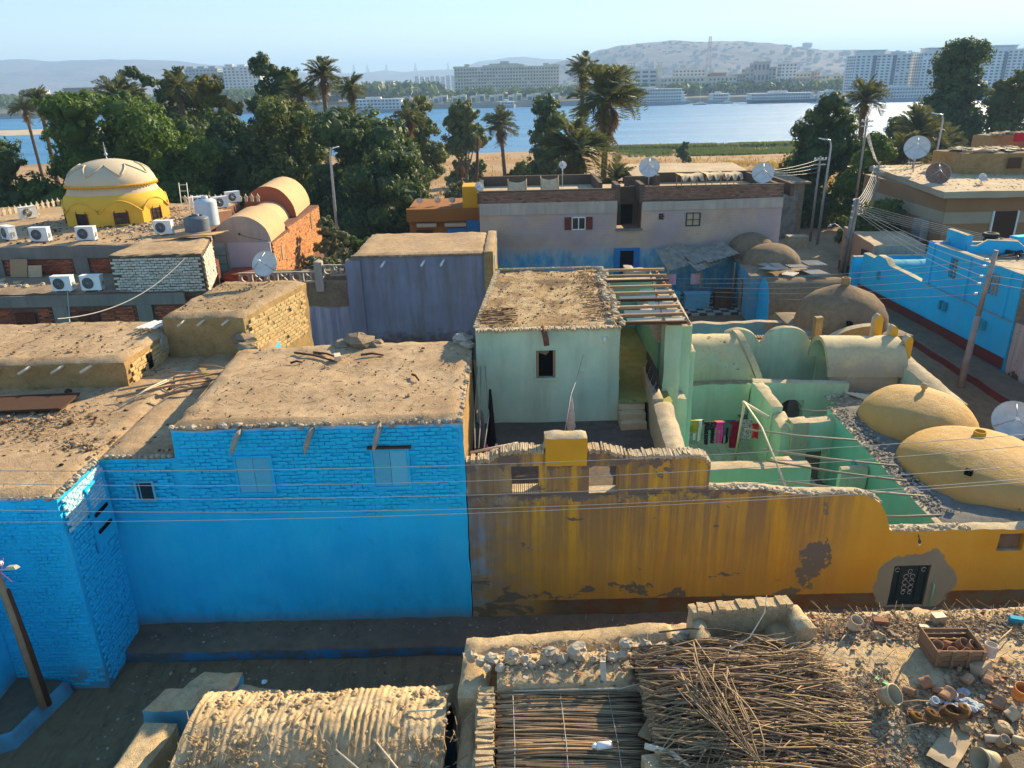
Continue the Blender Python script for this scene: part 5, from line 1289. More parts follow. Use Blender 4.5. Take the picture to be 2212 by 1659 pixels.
b = MB(); b.box((-3.1, 46.46, 2.9), (1.3, .08, 1.7)); b.build('door', M['bluedoor'] if 'bluedoor' in M else M['blue2'], g)
b = MB(); b.box((-5.1, 46.46, 3.2), (1.0, .08, .9)); b.build('window', M['darkwood'], g)
b = MB(); b.box((-2.1, 45.9, 3.8), (.7, .06, .8)); b.box((-2.1, 45.95, 3.8), (.78, .04, .9)); b.build('sign_board', M['bluedoor'] if 'bluedoor' in M else M['blue2'], g)
for i, x in enumerate((-5.4, -4.3, -3.4)):
    b = MB(); b.lathe([(.2 * q / 6 + .001, .06 * (q / 6) ** 2) for q in range(7)], (x, 47.3, 5.25), 14, rot=Matrix.Rotation(-1.1, 3, 'X')); b.tube([(x, 47.2, 4.95), (x, 47.25, 5.25)], .02, 5); b.build('small_dish', M['dish'], None, ['leftmost', 'middle', 'rightmost'][i] + ' of three small dishes on the orange shop roof', 'satellite dish', 'small dishes on the shop')
L_ = thing('long_grey_building', (7, 45, 0), 'long two storey grey brick building with brown brick parapet and peeling blue base', 'building')
b = MB()
wall(b, (-1.6, 43), (6.1, 43), .3, 0, lambda u: 5.48, [(5.15, 5.95, 4.1, 4.78)], 0, 1, res=.6, amp=.01)
wall(b, (7.5, 43), (15.35, 43), .3, 0, lambda u: 5.5 + .15 * u / 8, [(.95, 1.28, 4.55, 4.88), (2.55, 3.25, 4.2, 4.86)], 0, 1, res=.6, amp=.01)
wall(b, (6.1, 43.0), (7.5, 43.0), .3, 0, lambda u: 4.05, [], 0, 1, res=.5, amp=.01)
b.build('front_wall', [M['greybrick'], M['concrete']], L_)
b = MB(); b.bx(6.1, 7.5, 44.6, 44.7, 4.0, 6.2); b.bx(6.0, 6.1, 43.25, 44.7, 4.0, 6.2); b.bx(7.5, 7.6, 43.25, 44.7, 4.0, 6.2); b.build('recess', M['mortar'], L_)
b = MB(); b.bx(6.05, 7.55, 42.85, 43.2, 3.98, 4.08); b.build('balcony_slab', M['concrete'], L_)
b = MB(); b.bx(6.55, 7.2, 44.5, 44.6, 4.1, 5.2); b.build('recess_door', M['black'], L_)
b = MB(); b.bx(-1.6, 6.1, 42.97, 43.3, 5.48, 5.64); b.bx(-1.6, 6.1, 42.93, 43.0, 5.0, 5.48); b.bx(7.5, 15.35, 42.93, 43.0, 5.08, 5.56); b.build('ring_beam', M['greywash'], L_)
bk = MB()
def jb(x0, x1, z0, z1, mat, y=42.96, seed=1, skip=None, D=.02):
    rr = random.Random(seed); m_ = MB(); rows = int((z1 - z0) / .085)
    for r_ in range(rows):
        n_ = int((x1 - x0) / .24)
        for i in range(n_):
            x = x0 + (i + .5 + .5 * (r_ % 2)) * .24; z = z0 + (r_ + .5) * .085
            if x > x1 - .1 or (skip and skip(x, z)) or rr.random() < .03: continue
            d_ = D * rr.uniform(.3, 1.2)
            m_.box((x, y - d_ / 2 + .01, z), (.225, d_, .07))
    m_.build('brick_courses', mat, L_, kind='stuff')
jb(-1.6, 6.1, 5.64, 6.3, M['brownbrick'], 43.0, 1); jb(7.5, 15.35, 5.66, 6.35, M['brownbrick'], 43.0, 2)
jb(-1.6, 6.1, 3.2, 5.0, M['greybrick2'] if 'greybrick2' in M else M['greybrick'], 42.99, 3, lambda x, z: 3.1 < x < 4.8 and 4.0 < z < 4.9)
jb(6.1, 7.5, 3.2, 4.0, M['greybrick'], 42.99, 4); jb(7.5, 15.35, 2.9, 5.05, M['greybrick'], 42.99, 5, lambda x, z: (9.9 < x < 10.9 and 4.1 < z < 5) or (8.4 < x < 8.8 and 4.5 < z < 4.95))
b = MB(); b.bx(-1.6, 6.1, 43.02, 43.25, 5.6, 6.32); b.bx(7.5, 15.35, 43.02, 43.25, 5.6, 6.38); b.bx(6.0, 6.25, 43.0, 44.9, 5.5, 6.5); b.bx(7.35, 7.6, 43.0, 44.9, 5.5, 6.5); b.bx(15.1, 15.35, 43.1, 50, 0, 6.3); b.build('parapet', M['mortar'], L_)
b = MB(); b.bx(-1.6, 5.3, 43.25, 49.8, 5.3, 5.75); b.bx(7.6, 15.3, 43.25, 49.8, 5.3, 5.75); b.bx(5.3, 7.6, 44.7, 49.8, 5.3, 5.7); b.build('roof', M['rooftan'], L_)
b = MB(); b.bx(-1.6, 5.3, 49.6, 49.85, 5.6, 6.35); b.bx(5.3, 5.5, 45, 49.8, 5.6, 6.4); b.bx(7.3, 9.1, 48.5, 48.7, 5.6, 6.3); b.bx(9.0, 16.1, 49.6, 49.85, 5.6, 6.35); b.bx(9.0, 9.2, 47, 49.8, 5.6, 6.5); b.bx(15.9, 16.1, 43.5, 49.8, 5.6, 6.3); b.bx(-1.7, -1.5, 43.2, 49.8, 5.6, 6.2); b.build('back_parapet', M['mortar'], L_)
# windows
f = MB()
for (x0, x1, z0, z1) in ((3.57, 3.62, 4.12, 4.77), (4.3, 4.35, 4.12, 4.77), (3.93, 3.98, 4.12, 4.77), (3.57, 4.35, 4.08, 4.13), (3.57, 4.35, 4.75, 4.8)): f.bx(x0, x1, 42.96, 43.05, z0, z1)
w_ = f.build('window', M['white'], L_)
f = MB(); f.bx(3.6, 4.33, 43.06, 43.09, 4.1, 4.78); f.build('pane', M['glass'], w_)
for x in (3.35, 4.55): f = MB(); f.box((x, 42.93, 4.45), (.36, .05, .7)); f.build('shutter', M['redwood'], L_)
f = MB(); f.bx(10.0, 10.75, 43.05, 43.08, 4.2, 4.86); w_ = f.build('window', M['cream'], L_)
f = MB()
for (x0, x1, z0, z1) in ((9.98, 10.04, 4.15, 4.9), (10.74, 10.8, 4.15, 4.9), (10.36, 10.4, 4.2, 4.86), (9.98, 10.8, 4.15, 4.2), (9.98, 10.8, 4.86, 4.9), (10.0, 10.78, 4.5, 4.53)): f.bx(x0, x1, 42.93, 43.0, z0, z1)
f.build('window_frame', M['grille'], w_)
f = MB(); f.bx(8.44, 8.8, 43.06, 43.1, 4.54, 4.9); f.build('small_window', M['darkwood'], L_)
f = MB(); f.bx(6.0, 7.45, 42.9, 42.97, 1.5, 3.0); d_ = f.build('door', M['bluedoor'] if 'bluedoor' in M else M['blue2'], L_)
f = MB(); f.bx(6.35, 7.1, 42.86, 42.9, 1.6, 2.85); f.build('door_opening', M['black'], d_)
# canvas chairs, shade frame, dishes on that roof
def canvas(x, y, w_, l_, h_=.75):
    t = thing('canvas_seat', (x, y, 5.75), l_, 'seat')
    s = MB(); s.grid(lambda i, j: (x - w_ / 2 + w_ * i / 6, y - .1 + .7 * j / 6, 5.75 + h_ * .25 + h_ * (j / 6) ** 1.6 - .12 * sin(pi * i / 6)), 6, 6, 0, True); s.build('canvas', M['cloth_cream'], t)
    s = MB(); s.grid(lambda i, j: (x - w_ / 2 + w_ * i / 6, y - .1, 5.75 + h_ * .25 * j - .12 * sin(pi * i / 6) * j), 6, 1, 0, True); s.build('skirt', M['cloth_cream'], t)
    for sx in (-1, 1): s = MB(); s.tube([(x + sx * w_ / 2, y - .1, 5.75), (x + sx * w_ / 2, y + .7, 5.75 + h_ * 1.35)], .03, 5); s.tube([(x + sx * w_ / 2, y + .7, 5.75), (x + sx * w_ / 2, y - .05, 5.75 + h_ * .6)], .03, 5); s.build('frame', M['wood'], t)
canvas(.55, 43.9, 1.05, 'sagging canvas seat on the grey building roof, left of the pair'); canvas(2.4, 43.9, 1.0, 'upright canvas seat on the grey building roof, right of the pair', .85)
t = thing('shade_frame', (12.0, 46.5, 5.75), 'long low wooden frame draped with torn cream cloth on the grey building roof', 'frame')
for x in (10.3, 11.2, 12.1, 13.0, 13.8):
    for y in (46.0, 47.4): s = MB(); s.tube([(x, y, 5.75), (x, y, 6.55)], .03, 5); s.build('leg', M['wood'], t)
for (x0, x1, dz) in ((10.2, 11.6, 0), (11.7, 12.9, .04), (12.8, 13.9, .02)):
    s = MB(); s.grid(lambda i, j: (x0 + (x1 - x0) * i / 8, 45.9 + 1.6 * j / 5, 6.58 + dz + .05 * nz((i, j, x0), .7) - (.3 if j == 0 and i % 3 else 0) - .06 * sin(pi * i / 8)), 8, 5, 0, True); s.build('cloth', M['cloth_cream'], t)
s = MB(); s.bx(10.2, 13.9, 45.95, 46.0, 6.1, 6.15); s.bx(10.2, 13.9, 47.4, 47.45, 6.5, 6.55); s.build('rail', M['wood'], t)
DS = [(8.6, 47.4, 5.75, .60, .6, -.15, 'large white dish on the grey building roof, left of the shade frame', 'dish'), (14.6, 44.6, 5.75, .60, .45, -.25, 'large white dish at the right end of the grey building roof', 'dish'),
      (3.4, 48.0, 5.9, .24, 1.0, .1, 'small white dish on a thin mast behind the canvas seats', 'dish'), (-1.6, 44.2, 5.7, .26, .5, .3, 'small dish at the left corner of the grey building roof', 'dish'),
      (13.75, 18.9, 1.95, .52, .6, -.45, 'large white dish at the right edge beside the lower yellow dome', 'dish')]
for (x, y, z, R_, ps, a, l_, m_) in DS:
    d = make_dish('satellite_dish', l_, M[m_], R_, ps); d.location = (x, y, z); d.rotation_euler = (0, 0, a + pi)
b = MB(); block(b, [(13.4, 18.0), (14.6, 18.0), (14.6, 19.4), (13.4, 19.4)], 0, 2.0, 0, 1, .4, .02); b.build('corner_block', [M['mudgrey'], M['mudgrey']], ch)
# yard between: walls and shed
W((-.2, 33.4), (4.3, 33.4), .3, 0, lambda u: 3.9 + .1 * nz((u, 0, 0), 1), mf='mudgrey', name='yard_wall', par=L_)
W((-.65, 34.5), (-.6, 42.9), .3, 0, lambda u: 4.6 - .05 * u, mf='bluepeel', name='side_wall', par=L_)
W((2.0, 30.4), (4.6, 30.2), .3, 0, lambda u: 4.6 - .25 * u, mf='mudgrey', name='broken_wall', par=L_)
b = MB(); block(b, [(5.6, 36.0), (6.6, 36.0), (6.6, 36.8), (5.6, 36.8)], 0, 3.35, 0, 1, .3, .04); block(b, [(5.6, 36.0), (6.0, 36.0), (6.0, 36.8), (5.6, 36.8)], 3, 3.5, 0, 1, .3, .04); b.build('white_block', [M['capsand'], M['greywash']], None, 'small ruined whitewashed block before the blue door of the grey building', 'block')
# chequered court floor
n = NT('chequer_floor', .8, .3); ck = n.N('ShaderNodeTexChecker'); n.L(n.mapped((1, 1, 0)), ck.inputs[0]); ck.inputs['Scale'].default_value = 2.4; ck.inputs[1].default_value = (.30, .28, .25, 1); ck.inputs[2].default_value = (.05, .045, .04, 1); n.col(ck.outputs[0])
b = MB(); b.bx(8.3, 13.3, 38.6, 43, .2, .32); b.build('court_floor', n.m, kind='structure')
b = MB(); b.bx(5, 12.8, 31, 38.6, .1, .2); b.build('yard_ground', M['alley'], kind='structure')
sh = thing('sheet_shed', (10.5, 41, 0), 'slanting shed roof of corrugated sheets against the blue wall', 'shed')
def corr(par, c, sx, sy, rot, mat, name='corrugated_sheet'):
    s = MB(); nn = 28; s.grid(lambda i, j: Vector(c) + rot @ Vector((sx * (i / nn - .5), sy * (j / 2 - .5), .03 * sin(i * pi / 2) * 1.0)), nn, 2, 0, True); return s.build(name, mat, par)
for (c, sx, sy, az, tl) in (((9.2, 41.5, 2.75), 1.6, 1.9, .15, .12), ((10.2, 41.3, 2.9), 1.1, 1.9, .3, -.1), ((11.3, 41.2, 3.05), 1.8, 2.0, .2, -.15), ((10.6, 40.5, 2.65), 1.6, .9, .4, .1)):
    corr(sh, c, sx, sy, Matrix.Rotation(az, 3, 'Z') @ Matrix.Rotation(-.22, 3, 'Y') @ Matrix.Rotation(.3 + tl, 3, 'X'), M['sheetgrey'] if 'sheetgrey' in M else M['greywash'])
for x in (8.6, 10.4, 12.2): s = MB(); s.tube([(x, 40.4, .3), (x, 40.4, 2.6)], .05, 6); s.build('post', M['wood'], sh)
for i, (x, y, w_, h_, m_, l_, c_) in enumerate(((8.8, 40.2, .9, .75, 'teal', 'blue cabinet in the chequered court below a pink cloth', 'cabinet'), (10.1, 39.8, 1.3, .8, 'bluepeel', 'pale blue kitchen counter in the chequered court', 'counter'), (11.5, 39.8, .9, .9, 'darkwood', 'dark wooden dresser at the right of the chequered court', 'dresser'))):
    s = MB(); s.box((x, y, .3 + h_ / 2), (w_, .5, h_)); s.box((x, y, .32 + h_), (w_ + .08, .58, .05)); s.box((x, y - .26, .3 + h_ / 2), (w_ * .35, .03, h_ * .7)); s.build('cabinet', M[m_], None, l_, c_)
for i, (x, z, c_, l_) in enumerate(((8.5, 2.0, 'pink', 'pink cloth hanging left in the chequered court'), (9.9, 2.0, 'rose', 'flowered rose cloth hanging in the chequered court'))):
    s = MB(); s.grid(lambda a_, b_: (x + .6 * a_ / 6, 40.6 + .05 * sin(a_ * 2), z - .6 * b_ / 4), 6, 4, 0, True); s.build('hanging_cloth', M['cloth'][c_], None, l_, 'cloth')
# ================================================================ FOREGROUND ROOFS ON THIS SIDE OF THE ALLEY
fv = thing('mud_vault_house', (-3, 9, 0), 'sunlit mud brick barrel vault in front, grooved across by its brick rings', 'house')
def ringvault():
    b = MB(); nl, na = 230, 34; cy_, zs, r_, x0, x1 = 9.12, 1.55, 1.28, -5.15, -1.16
    def P(i, j, inn=0.0):
        u = i / nl; a = radians(-8 + 196 * j / na); x = x0 + (x1 - x0) * u
        x += .30 * (1 - sin(a)) * (1 if u < .5 else 1) * (1 - u) * -1 + .12 * cos(a) * 0
        if u > .93: x += .08 * nz((0, j * .6, 0), 1)
        ring = x * 2 * pi / .105 + 1.2 * sin(a * 1.5) + 3.0 * nz((x * .9, a * 1.6, 0), 1)
        d_ = .5 * nz((x * 1.1, a * 2, 5), 1) * .12 + .015 * sin(ring) * (.3 + 1.6 * abs(nz((x, a * 2, 2), 1.4))) + .045 * nz((x * 4, a * 6, 1), 1.3) + .018 * nz((x * 15, a * 15, 1), 1)
        w_ = r_ * (1 + .02 * sin(x * 2)) - inn; d_ = 0 if inn else d_
        hole = max(0, .0)
        return (x, cy_ - cos(pi - a) * -1 * (w_ + d_) * -1 if 0 else cy_ + cos(a) * (w_ + d_), zs + sin(a) * (w_ * 1.02 + d_))
    b.grid(lambda i, j: P(i, j), nl, na, 0, True)
    b.grid(lambda i, j: P(nl if 0 else i, j, .22), nl, na, 1, True)
    b.grid(lambda i, j: P(nl, j, .22 * i), 1, na, 0)
    c = Vector((x0 - .1, cy_, zs))
    b.grid(lambda i, j: Vector(P(0, j)) * (1 - i / 3) + c * (i / 3), 3, na, 0)
    for y in (cy_ - r_, cy_ + r_): b.grid(lambda i, j: jit((x0 - .3 + (x1 - x0 + .3) * i / 30, y, zs * j / 4), .03), 30, 4, 0)
    return b
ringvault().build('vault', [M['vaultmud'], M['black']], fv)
b = MB(); rr = random.Random(55)
for i in range(330):
    x = rr.uniform(-5.0, -1.1); a = radians(rr.uniform(48, 125)); r_ = 1.3
    rock(b, (x, 9.12 + cos(a) * r_, 1.56 + sin(a) * r_), rr.uniform(.012, .05), 0, i)
b.build('brick_ends', M['vaultmud'], fv, kind='stuff')
b = MB()
for i in range(420):
    x = rr.uniform(-5.1, -.8); y = rr.uniform(7.7, 8.6) if rr.random() < .8 else rr.uniform(8.4, 9); z = 1.6 + sqrt(max(0, 1.69 - (y - 9.12) ** 2)) + .02; a = rr.uniform(0, pi); L_ = rr.uniform(.05, .3)
    b.tube([(x, y, z), (x + L_ * cos(a), y + L_ * sin(a), z + rr.uniform(-.02, .1))], .006, 3, 0, cap=False)
b.build('straw', M['reed'], fv, kind='stuff')
for i, (a, c, r_) in enumerate((((-2.2, 8.65, 2.82), (-1.35, 7.75, 2.55), .018), ((-2.75, 8.5, 2.8), (-1.95, 7.9, 2.65), .014), ((-1.75, 9.1, 2.9), (-1.2, 9.15, 2.9), .016))):
    s = MB(); s.tube([a, c], r_, 6); s.build('stick', M['paledwood'], None, ['longer pale cane lying on the front of the grooved vault', 'thin cane at the bottom left of the grooved vault', 'short stick lying level near the dark mouth of the vault'][i], 'stick')
b = MB(); block(b, [(-6.6, 7.4), (-5.95, 7.4), (-5.75, 9.75), (-6.3, 9.75)], 0, 2.2, 0, 1, .12, .05, .07); b.build('side_wall', [M['vaultmud'], M['vaultmud']], fv)
b = MB(); block(b, [(-6.4, 9.95), (-5.55, 10.0), (-5.4, 10.5), (-6.2, 10.45)], 0, 2.25, 0, 1, .1, .05, .07); b.build('side_wall', [M['vaultmud'], M['bluepeel']], fv)
b = MB(); block(b, [(-6.15, 10.55), (-5.2, 10.6), (-5.1, 11.1), (-5.8, 11.1)], 0, 2.0, 0, 1, .12, .05, .07); block(b, [(-5.2, 10.2), (-1.2, 10.35), (-1.2, 10.7), (-5.1, 10.9)], 0, 1.55, 0, 1, .18, .05, .07, zt=lambda p_: 1.95 - .25 * max(0, min(1, (p_.x + 5.2) / 1.4)) + .3 * max(0, p_.x + 2.2)); b.build('rear_wall', [M['vaultmud'], M['bluepeel']], fv)
b = MB(); b.bx(-5.6, -.9, 7.0, 7.9, 0, 1.3); b.build('foot', M['vaultmud'], fv)
# mud roof to the right
def fz(x, y):
    z = 3.05
    if x < 1.9 and y > 9.35: z = 2.72 + .42 * sqrt(max(0, 1 - ((y - 9.75) / .62) ** 2)) if abs(y - 9.75) < .62 else 2.72
    if x >= 4.3: z = 3.24 - .055 * (y - 9.7) ** 2 + .04 * nz((x, y, 0), .8)
    elif x > 1.9: z = 3.0 + .08 * nz((x, y, 3), .8)
    elif y <= 9.35: z = 2.78
    return z + .03 * nz((x, y, 0), 2.2) + .016 * nz((x, y, 0), 9) + (.012 * sin(x * 55 + y * 18 + 3 * nz((x, y, 0), .8)) if x > 4.3 else .010 * sin(x * 60 + 2 * nz((x, y, 0), 1)))
fm = thing('mud_roof_house', (4, 9, 0), 'rubbish strewn mud roof house at the lower right, nearest to the camera', 'house')
b = MB(); b.grid(lambda i, j: (-.35 + 12 * i / 190, 6.6 + 4.35 * j / 70 + (.16 * nz((i * .08, 0, 0), 1.2) + .14 * nz((i * .3, 4, 0), 1) - (.32 if i < 50 else 0) if j == 70 else 0), fz(-.35 + 12 * i / 190, 6.6 + 4.35 * j / 70) - (.06 if j == 70 else 0)), 190, 70, 0, True)
b.grid(lambda i, j: (-.35 + 12 * i / 190, 6.6 + 4.35 + (.16 * nz((i * .08, 0, 0), 1.2) + .14 * nz((i * .3, 4, 0), 1) - (.32 if i < 50 else 0)), (fz(-.35 + 12 * i / 190, 10.95) - .06) * j / 4), 190, 4, 0, True)
b.build('roof', M['vaultmud'], fm)
b = MB(); block(b, [(-.95, 10.3), (2.7, 10.45), (2.7, 10.85), (-.9, 10.85)], 0, 2.95, 0, 1, .12, .05, .08, zt=lambda p_: 2.9 + .05 * (p_.x + 1)); b.build('back_parapet', [M['vaultmud'], M['vaultmud']], fm)
b = MB(); block(b, [(-.98, 7.2), (-.66, 7.2), (-.6, 9.7), (-.95, 9.9)], 0, 2.5, 0, 1, .12, .05, .08); b.build('low_wall', [M['vaultmud'], M['vaultmud']], fm)
b = MB(); block(b, [(-.98, 9.35), (-.5, 9.35), (-.45, 10.3), (-.95, 10.4)], 0, 2.95, 0, 1, .12, .05, .08); b.build('corner_block', [M['vaultmud'], M['vaultmud']], fm)
rr = random.Random(61)
lb = MB(); lb.box((0, 0, 0), (.26, .055, .12)); le = lb.mesh('brick', M['vaultmud'])
for i in range(46):
    y = 7.3 + i * .047; inst('brick', le, fm, Vector((-.52 + rr.uniform(-.02, .02), y, 2.98 + .05 * nz((0, y, 0), 2) + rr.uniform(-.02, .02))) - fm.location, (rr.uniform(-.25, .25), rr.uniform(-.15, .15), rr.uniform(-.15, .15)), (1, rr.uniform(.7, 1.1), 1))
b = MB(); block(b, [(-.68, 7.2), (-.38, 7.2), (-.38, 9.4), (-.68, 9.4)], 0, 2.93, 0, 1, .12, .03, .04); b.build('mat_wall', [M['vaultmud'], M['vaultmud']], fm)
b = MB(); b.bx(-.38, 2.0, 6.8, 9.4, 2.80, 2.86); b.build('under_mat', M['black'] if 0 else M['darkwood'], fm)
# mud trough
tr = thing('mud_trough', (3.9, 10.4, 3.2), 'low rectangular mud basin with thick broken rim at the back of the near roof', 'trough')
for (q, z1) in (([(2.95, 10.42), (4.75, 10.62), (4.7, 10.85), (2.95, 10.68)], 3.56), ([(2.95, 9.98), (3.18, 9.98), (3.15, 10.5), (2.95, 10.5)], 3.45), ([(4.62, 10.1), (4.95, 10.1), (4.85, 10.75), (4.6, 10.75)], 3.5)):
    b = MB(); block(b, q, 2.9, z1, 0, 0, .09, .045, .05); b.build('rim_wall', M['vaultmud'], tr)
for i in range(15):
    s = MB(); u = i / 15; s.box((3.0 + 1.75 * u, 10.53 + .17 * u, 3.58 + .02 * sin(i * 2)), (.11, .24, .07), 0, .1 + rr.uniform(-.2, .2)); s.build('brick', M['vaultmud'], tr)
# rocks along the parapet
RK = [(-.78, 10.0, .12), (-.62, 9.82, .10), (-.42, 9.86, .13), (-.5, 9.7, .07), (-.3, 9.7, .08), (-.1, 9.92, .16), (.12, 9.85, .09), (.22, 9.75, .07), (.52, 9.9, .17), (.72, 9.88, .10), (.98, 9.98, .19), (1.22, 9.86, .08), (1.38, 9.86, .07), (1.55, 9.9, .11), (1.72, 9.94, .10), (1.8, 10.06, .12), (1.98, 9.86, .12), (1.95, 10.08, .10), (2.12, 10.1, .11), (2.2, 9.9, .14), (2.42, 10.12, .15), (2.5, 10.0, .09), (2.62, 9.96, .10), (2.78, 10.15, .17), (3.0, 10.12, .16), (3.12, 9.95, .11), (2.78, 10.45, .14), (2.9, 10.55, .14)]
rlab = ['pale block', 'small stone', 'broken grey stone', 'pebble-sized stone', 'flat small stone', 'upright pale rock', 'small round stone', 'tiny stone', 'brown split rock', 'small brown stone', 'largest white boulder', 'little stone', 'little flat stone', 'pale stone', 'stone', 'upper stone', 'rounded brown stone', 'white top stone', 'grey top stone', 'big white rock', 'pale wedge rock', 'reddish stone', 'flat pale slab', 'large grey lump', 'large pale lump', 'small grey lump', 'left stone', 'right stone']
for i, (x, y, s_) in enumerate(RK):
    s = MB(); rock(s, (x, y, fz(x, min(y, 10.2)) + s_ * .55 + (.12 if i in (15, 17, 18) else 0)), s_, 0, i * 3 + 1, .85)
    wh = 'at the left end' if i < 5 else 'left of the largest boulder' if i < 10 else 'in the middle' if i < 15 else 'in the pile above the round lid' if i < 24 else 'beside the mud trough'
    s.build('rock', M['stone'] if i != 21 else M['clay'], None, f'{rlab[i]} {wh}, near parapet stone row', 'stone', 'stones along the near parapet')
# reed mat and heaps
def reed_mesh(L_, bend, r_, k):
    b = MB(); n_ = 5; b.tube([(L_ * (q / n_ - .5), bend * L_ * (1 - (2 * q / n_ - 1) ** 2), .02 * sin(q + k)) for q in range(n_ + 1)], [r_ * (1 - .45 * q / n_) for q in range(n_ + 1)], 4); return b
mat_ = thing('reed_mat', (.9, 8.3, 2.9), 'flat mat of parallel palm ribs covering the near roof bay', 'mat')
mv = [reed_mesh(2.25, (.02, -.015, .03, 0)[k], .0165, k) for k in range(4)]; mm = [x.mesh('reed', M['reed']) for x in mv]
rr = random.Random(71); rest = MB(); cnt = 0
for i in range(250):
    y = 7.3 + 2.08 * (i % 125) / 125; lay = i // 125
    p_ = Vector((.78 + rr.uniform(-.08, .08), y + rr.uniform(-.015, .015), 2.93 + .035 * lay + rr.uniform(0, .02) + .03 * nz((0, y, 0), 3)))
    inst('reed', mm[rr.randrange(4)], mat_, p_ - mat_.location, (rr.uniform(-.4, .4), rr.uniform(-.012, .012), -.03 + rr.gauss(0, .018) - .02 * (i % 5 == 0)), (rr.uniform(.93, 1.05), 1, rr.uniform(.8, 1.3)))
for k in range(3):
    s = MB(); s.tube([(-.1 + .75 * k, 7.3, 3.01), (-.08 + .75 * k, 8.3, 3.02), (-.1 + .75 * k, 9.3, 3.0)], .006, 4); s.build('binding', M['wire'], mat_)
hp = thing('palm_rib_heap', (3.3, 9, 3.1), 'great tangled heap of dry palm ribs piled over the near roof', 'heap')
hv = [reed_mesh((1.5, 1.9, 2.3, 1.1)[k % 4], (.05, -.06, .1, -.03, .14, .02)[k % 6], .0095 + .003 * (k % 3), k) for k in range(8)]; hm = [x.mesh('palm_rib', M['reed']) for x in hv]
items = []
def hz(x, y): return fz(x, y) + .28 * math.exp(-((x - 3.5) / 1.3) ** 2 - ((y - 9.2) / .9) ** 2) + .22 * math.exp(-((x - 3.3) / 1.4) ** 2 - ((y - 7.9) / .7) ** 2)
for i in range(2100):
    band = rr.random()
    if band < .42: x, y, a = rr.gauss(3.5, .75), rr.uniform(9.0, 10.05), rr.gauss(-.06, .12); a += (.35 if x > 4.2 else -.1) * rr.random()
    elif band < .9: x, y, a = rr.gauss(3.4, .85), rr.uniform(7.2, 9.0), rr.gauss(-.10, .16)
    else: x, y, a = rr.gauss(3.1, .6), rr.uniform(7.3, 9.6), rr.uniform(-1.2, 1.2)
    if x < 1.9 + (9.4 - y) * 0: x = 1.9 + abs(x - 1.9)
    v_ = rr.randrange(8); sc_ = rr.uniform(.6, 1.1); hl = (1.5, 1.9, 2.3, 1.1)[v_ % 4] * sc_ / 2
    x = max(1.95 + hl * .9, min(x, 5.0 - .3 * abs(y - 8.8) - hl * .85)); z = hz(x, y) + rr.uniform(-.04, .16)
    items.append((z, x, y, a, rr.uniform(-.09, .09), v_, sc_))
for k in range(30):     # upright fan of ribs across the heap
    items.append((3.62 + rr.uniform(0, .1), 2.55 + .022 * k, 8.2 + rr.uniform(-.2, .3), -1.05 - .015 * k + rr.uniform(-.12, .12), rr.uniform(-.1, .2), rr.randrange(8), rr.uniform(.6, .95)))
items.sort(reverse=True)
for q, (z, x, y, a, tl, v_, sc_) in enumerate(items):
    if q < 295: inst('palm_rib', hm[v_], hp, Vector((x, y, z)) - hp.location, (rr.uniform(0, 6), tl, a), (sc_, 1, 1))
    else:
        E = Matrix.Rotation(a, 3, 'Z') @ Matrix.Rotation(tl, 3, 'Y') @ Matrix.Rotation(rr.uniform(0, 6), 3, 'X')
        rest.add([E @ Vector((p_[0] * sc_, p_[1], p_[2])) + Vector((x, y, z)) for p_ in hv[v_].v], hv[v_].f, 0, True)
rest.build('palm_ribs', M['reed'], hp, kind='stuff')
s = MB(); s.tube([(3.2, 9.6, 3.4), (3.75, 9.85, 3.55), (3.98, 9.95, 3.95), (4.0, 10.0, 4.25)], [.014, .012, .01, .006], 6); s.build('curved_rib', M['paledwood'], None, 'single pale rib curving upright from the heap against the ochre wall', 'rib')
s = MB(); s.tube([(-.1, 9.36, 3.02), (1.6, 9.3, 3.08), (2.9, 9.45, 3.3)], .012, 5); s.build('long_cane', M['paledwood'], None, 'long straight pale cane along the back edge of the reed mat', 'cane')
s = MB(); s.box((1.35, 9.5, 3.12), (.09, .05, .5), 0, rot=Matrix.Rotation(-.5, 3, 'X')); s.build('wood_stake', M['paledwood'], None, 'upright pale wooden stake behind the reed mat', 'stake')
s = MB(); s.lathe([(.001, 0), (.2, .0), (.26, .02), (.27, .0)], (1.98, 9.5, 3.28), 22, rot=Matrix.Rotation(-.75, 3, 'X')); s.build('round_lid', M['mudgrey'], None, 'round grey lid leaning beside the stone row', 'lid')
s = MB(); s.box((2.06, 9.36, 3.26), (.09, .07, .24), 0, rot=Matrix.Rotation(-.4, 3, 'X')); s.box((2.17, 9.36, 3.26), (.09, .07, .24), 0, rot=Matrix.Rotation(-.4, 3, 'X')); s.build('brick_pair', M['vaultmud'], None, 'two bricks standing in front of the round lid', 'bricks')
s = MB(); s.box((2.3, 9.15, 3.2), (.17, .17, .03), 0, .8, rot=Matrix.Rotation(.6, 3, 'X') @ Matrix.Rotation(.8, 3, 'Z')); s.build('tile_piece', M['card'], None, 'square tan tile lying on its corner by the round lid', 'tile')
s = MB(); s.tube([(1.1, 8.22, 3.06), (1.32, 8.24, 3.06)], [.055, .055], 10); s.tube([(1.03, 8.22, 3.06), (1.1, 8.22, 3.06)], [.02, .05], 8); s.build('crushed_can', M['white'], None, 'crumpled white plastic bottle lying on the reed mat', 'bottle')
s = MB(); s.box((2.0, 8.6, 3.1), (.2, .7, .04), 0, -.6); s.build('board', M['wood'], None, 'tan board at the right edge of the reed mat', 'board')
s = MB(); s.box((1.95, 7.7, 3.1), (.5, .4, .3), 0, .1); s.build('stone_block', M['vaultmud'], None, 'squared mud block at the bottom beside the reed mat', 'block')
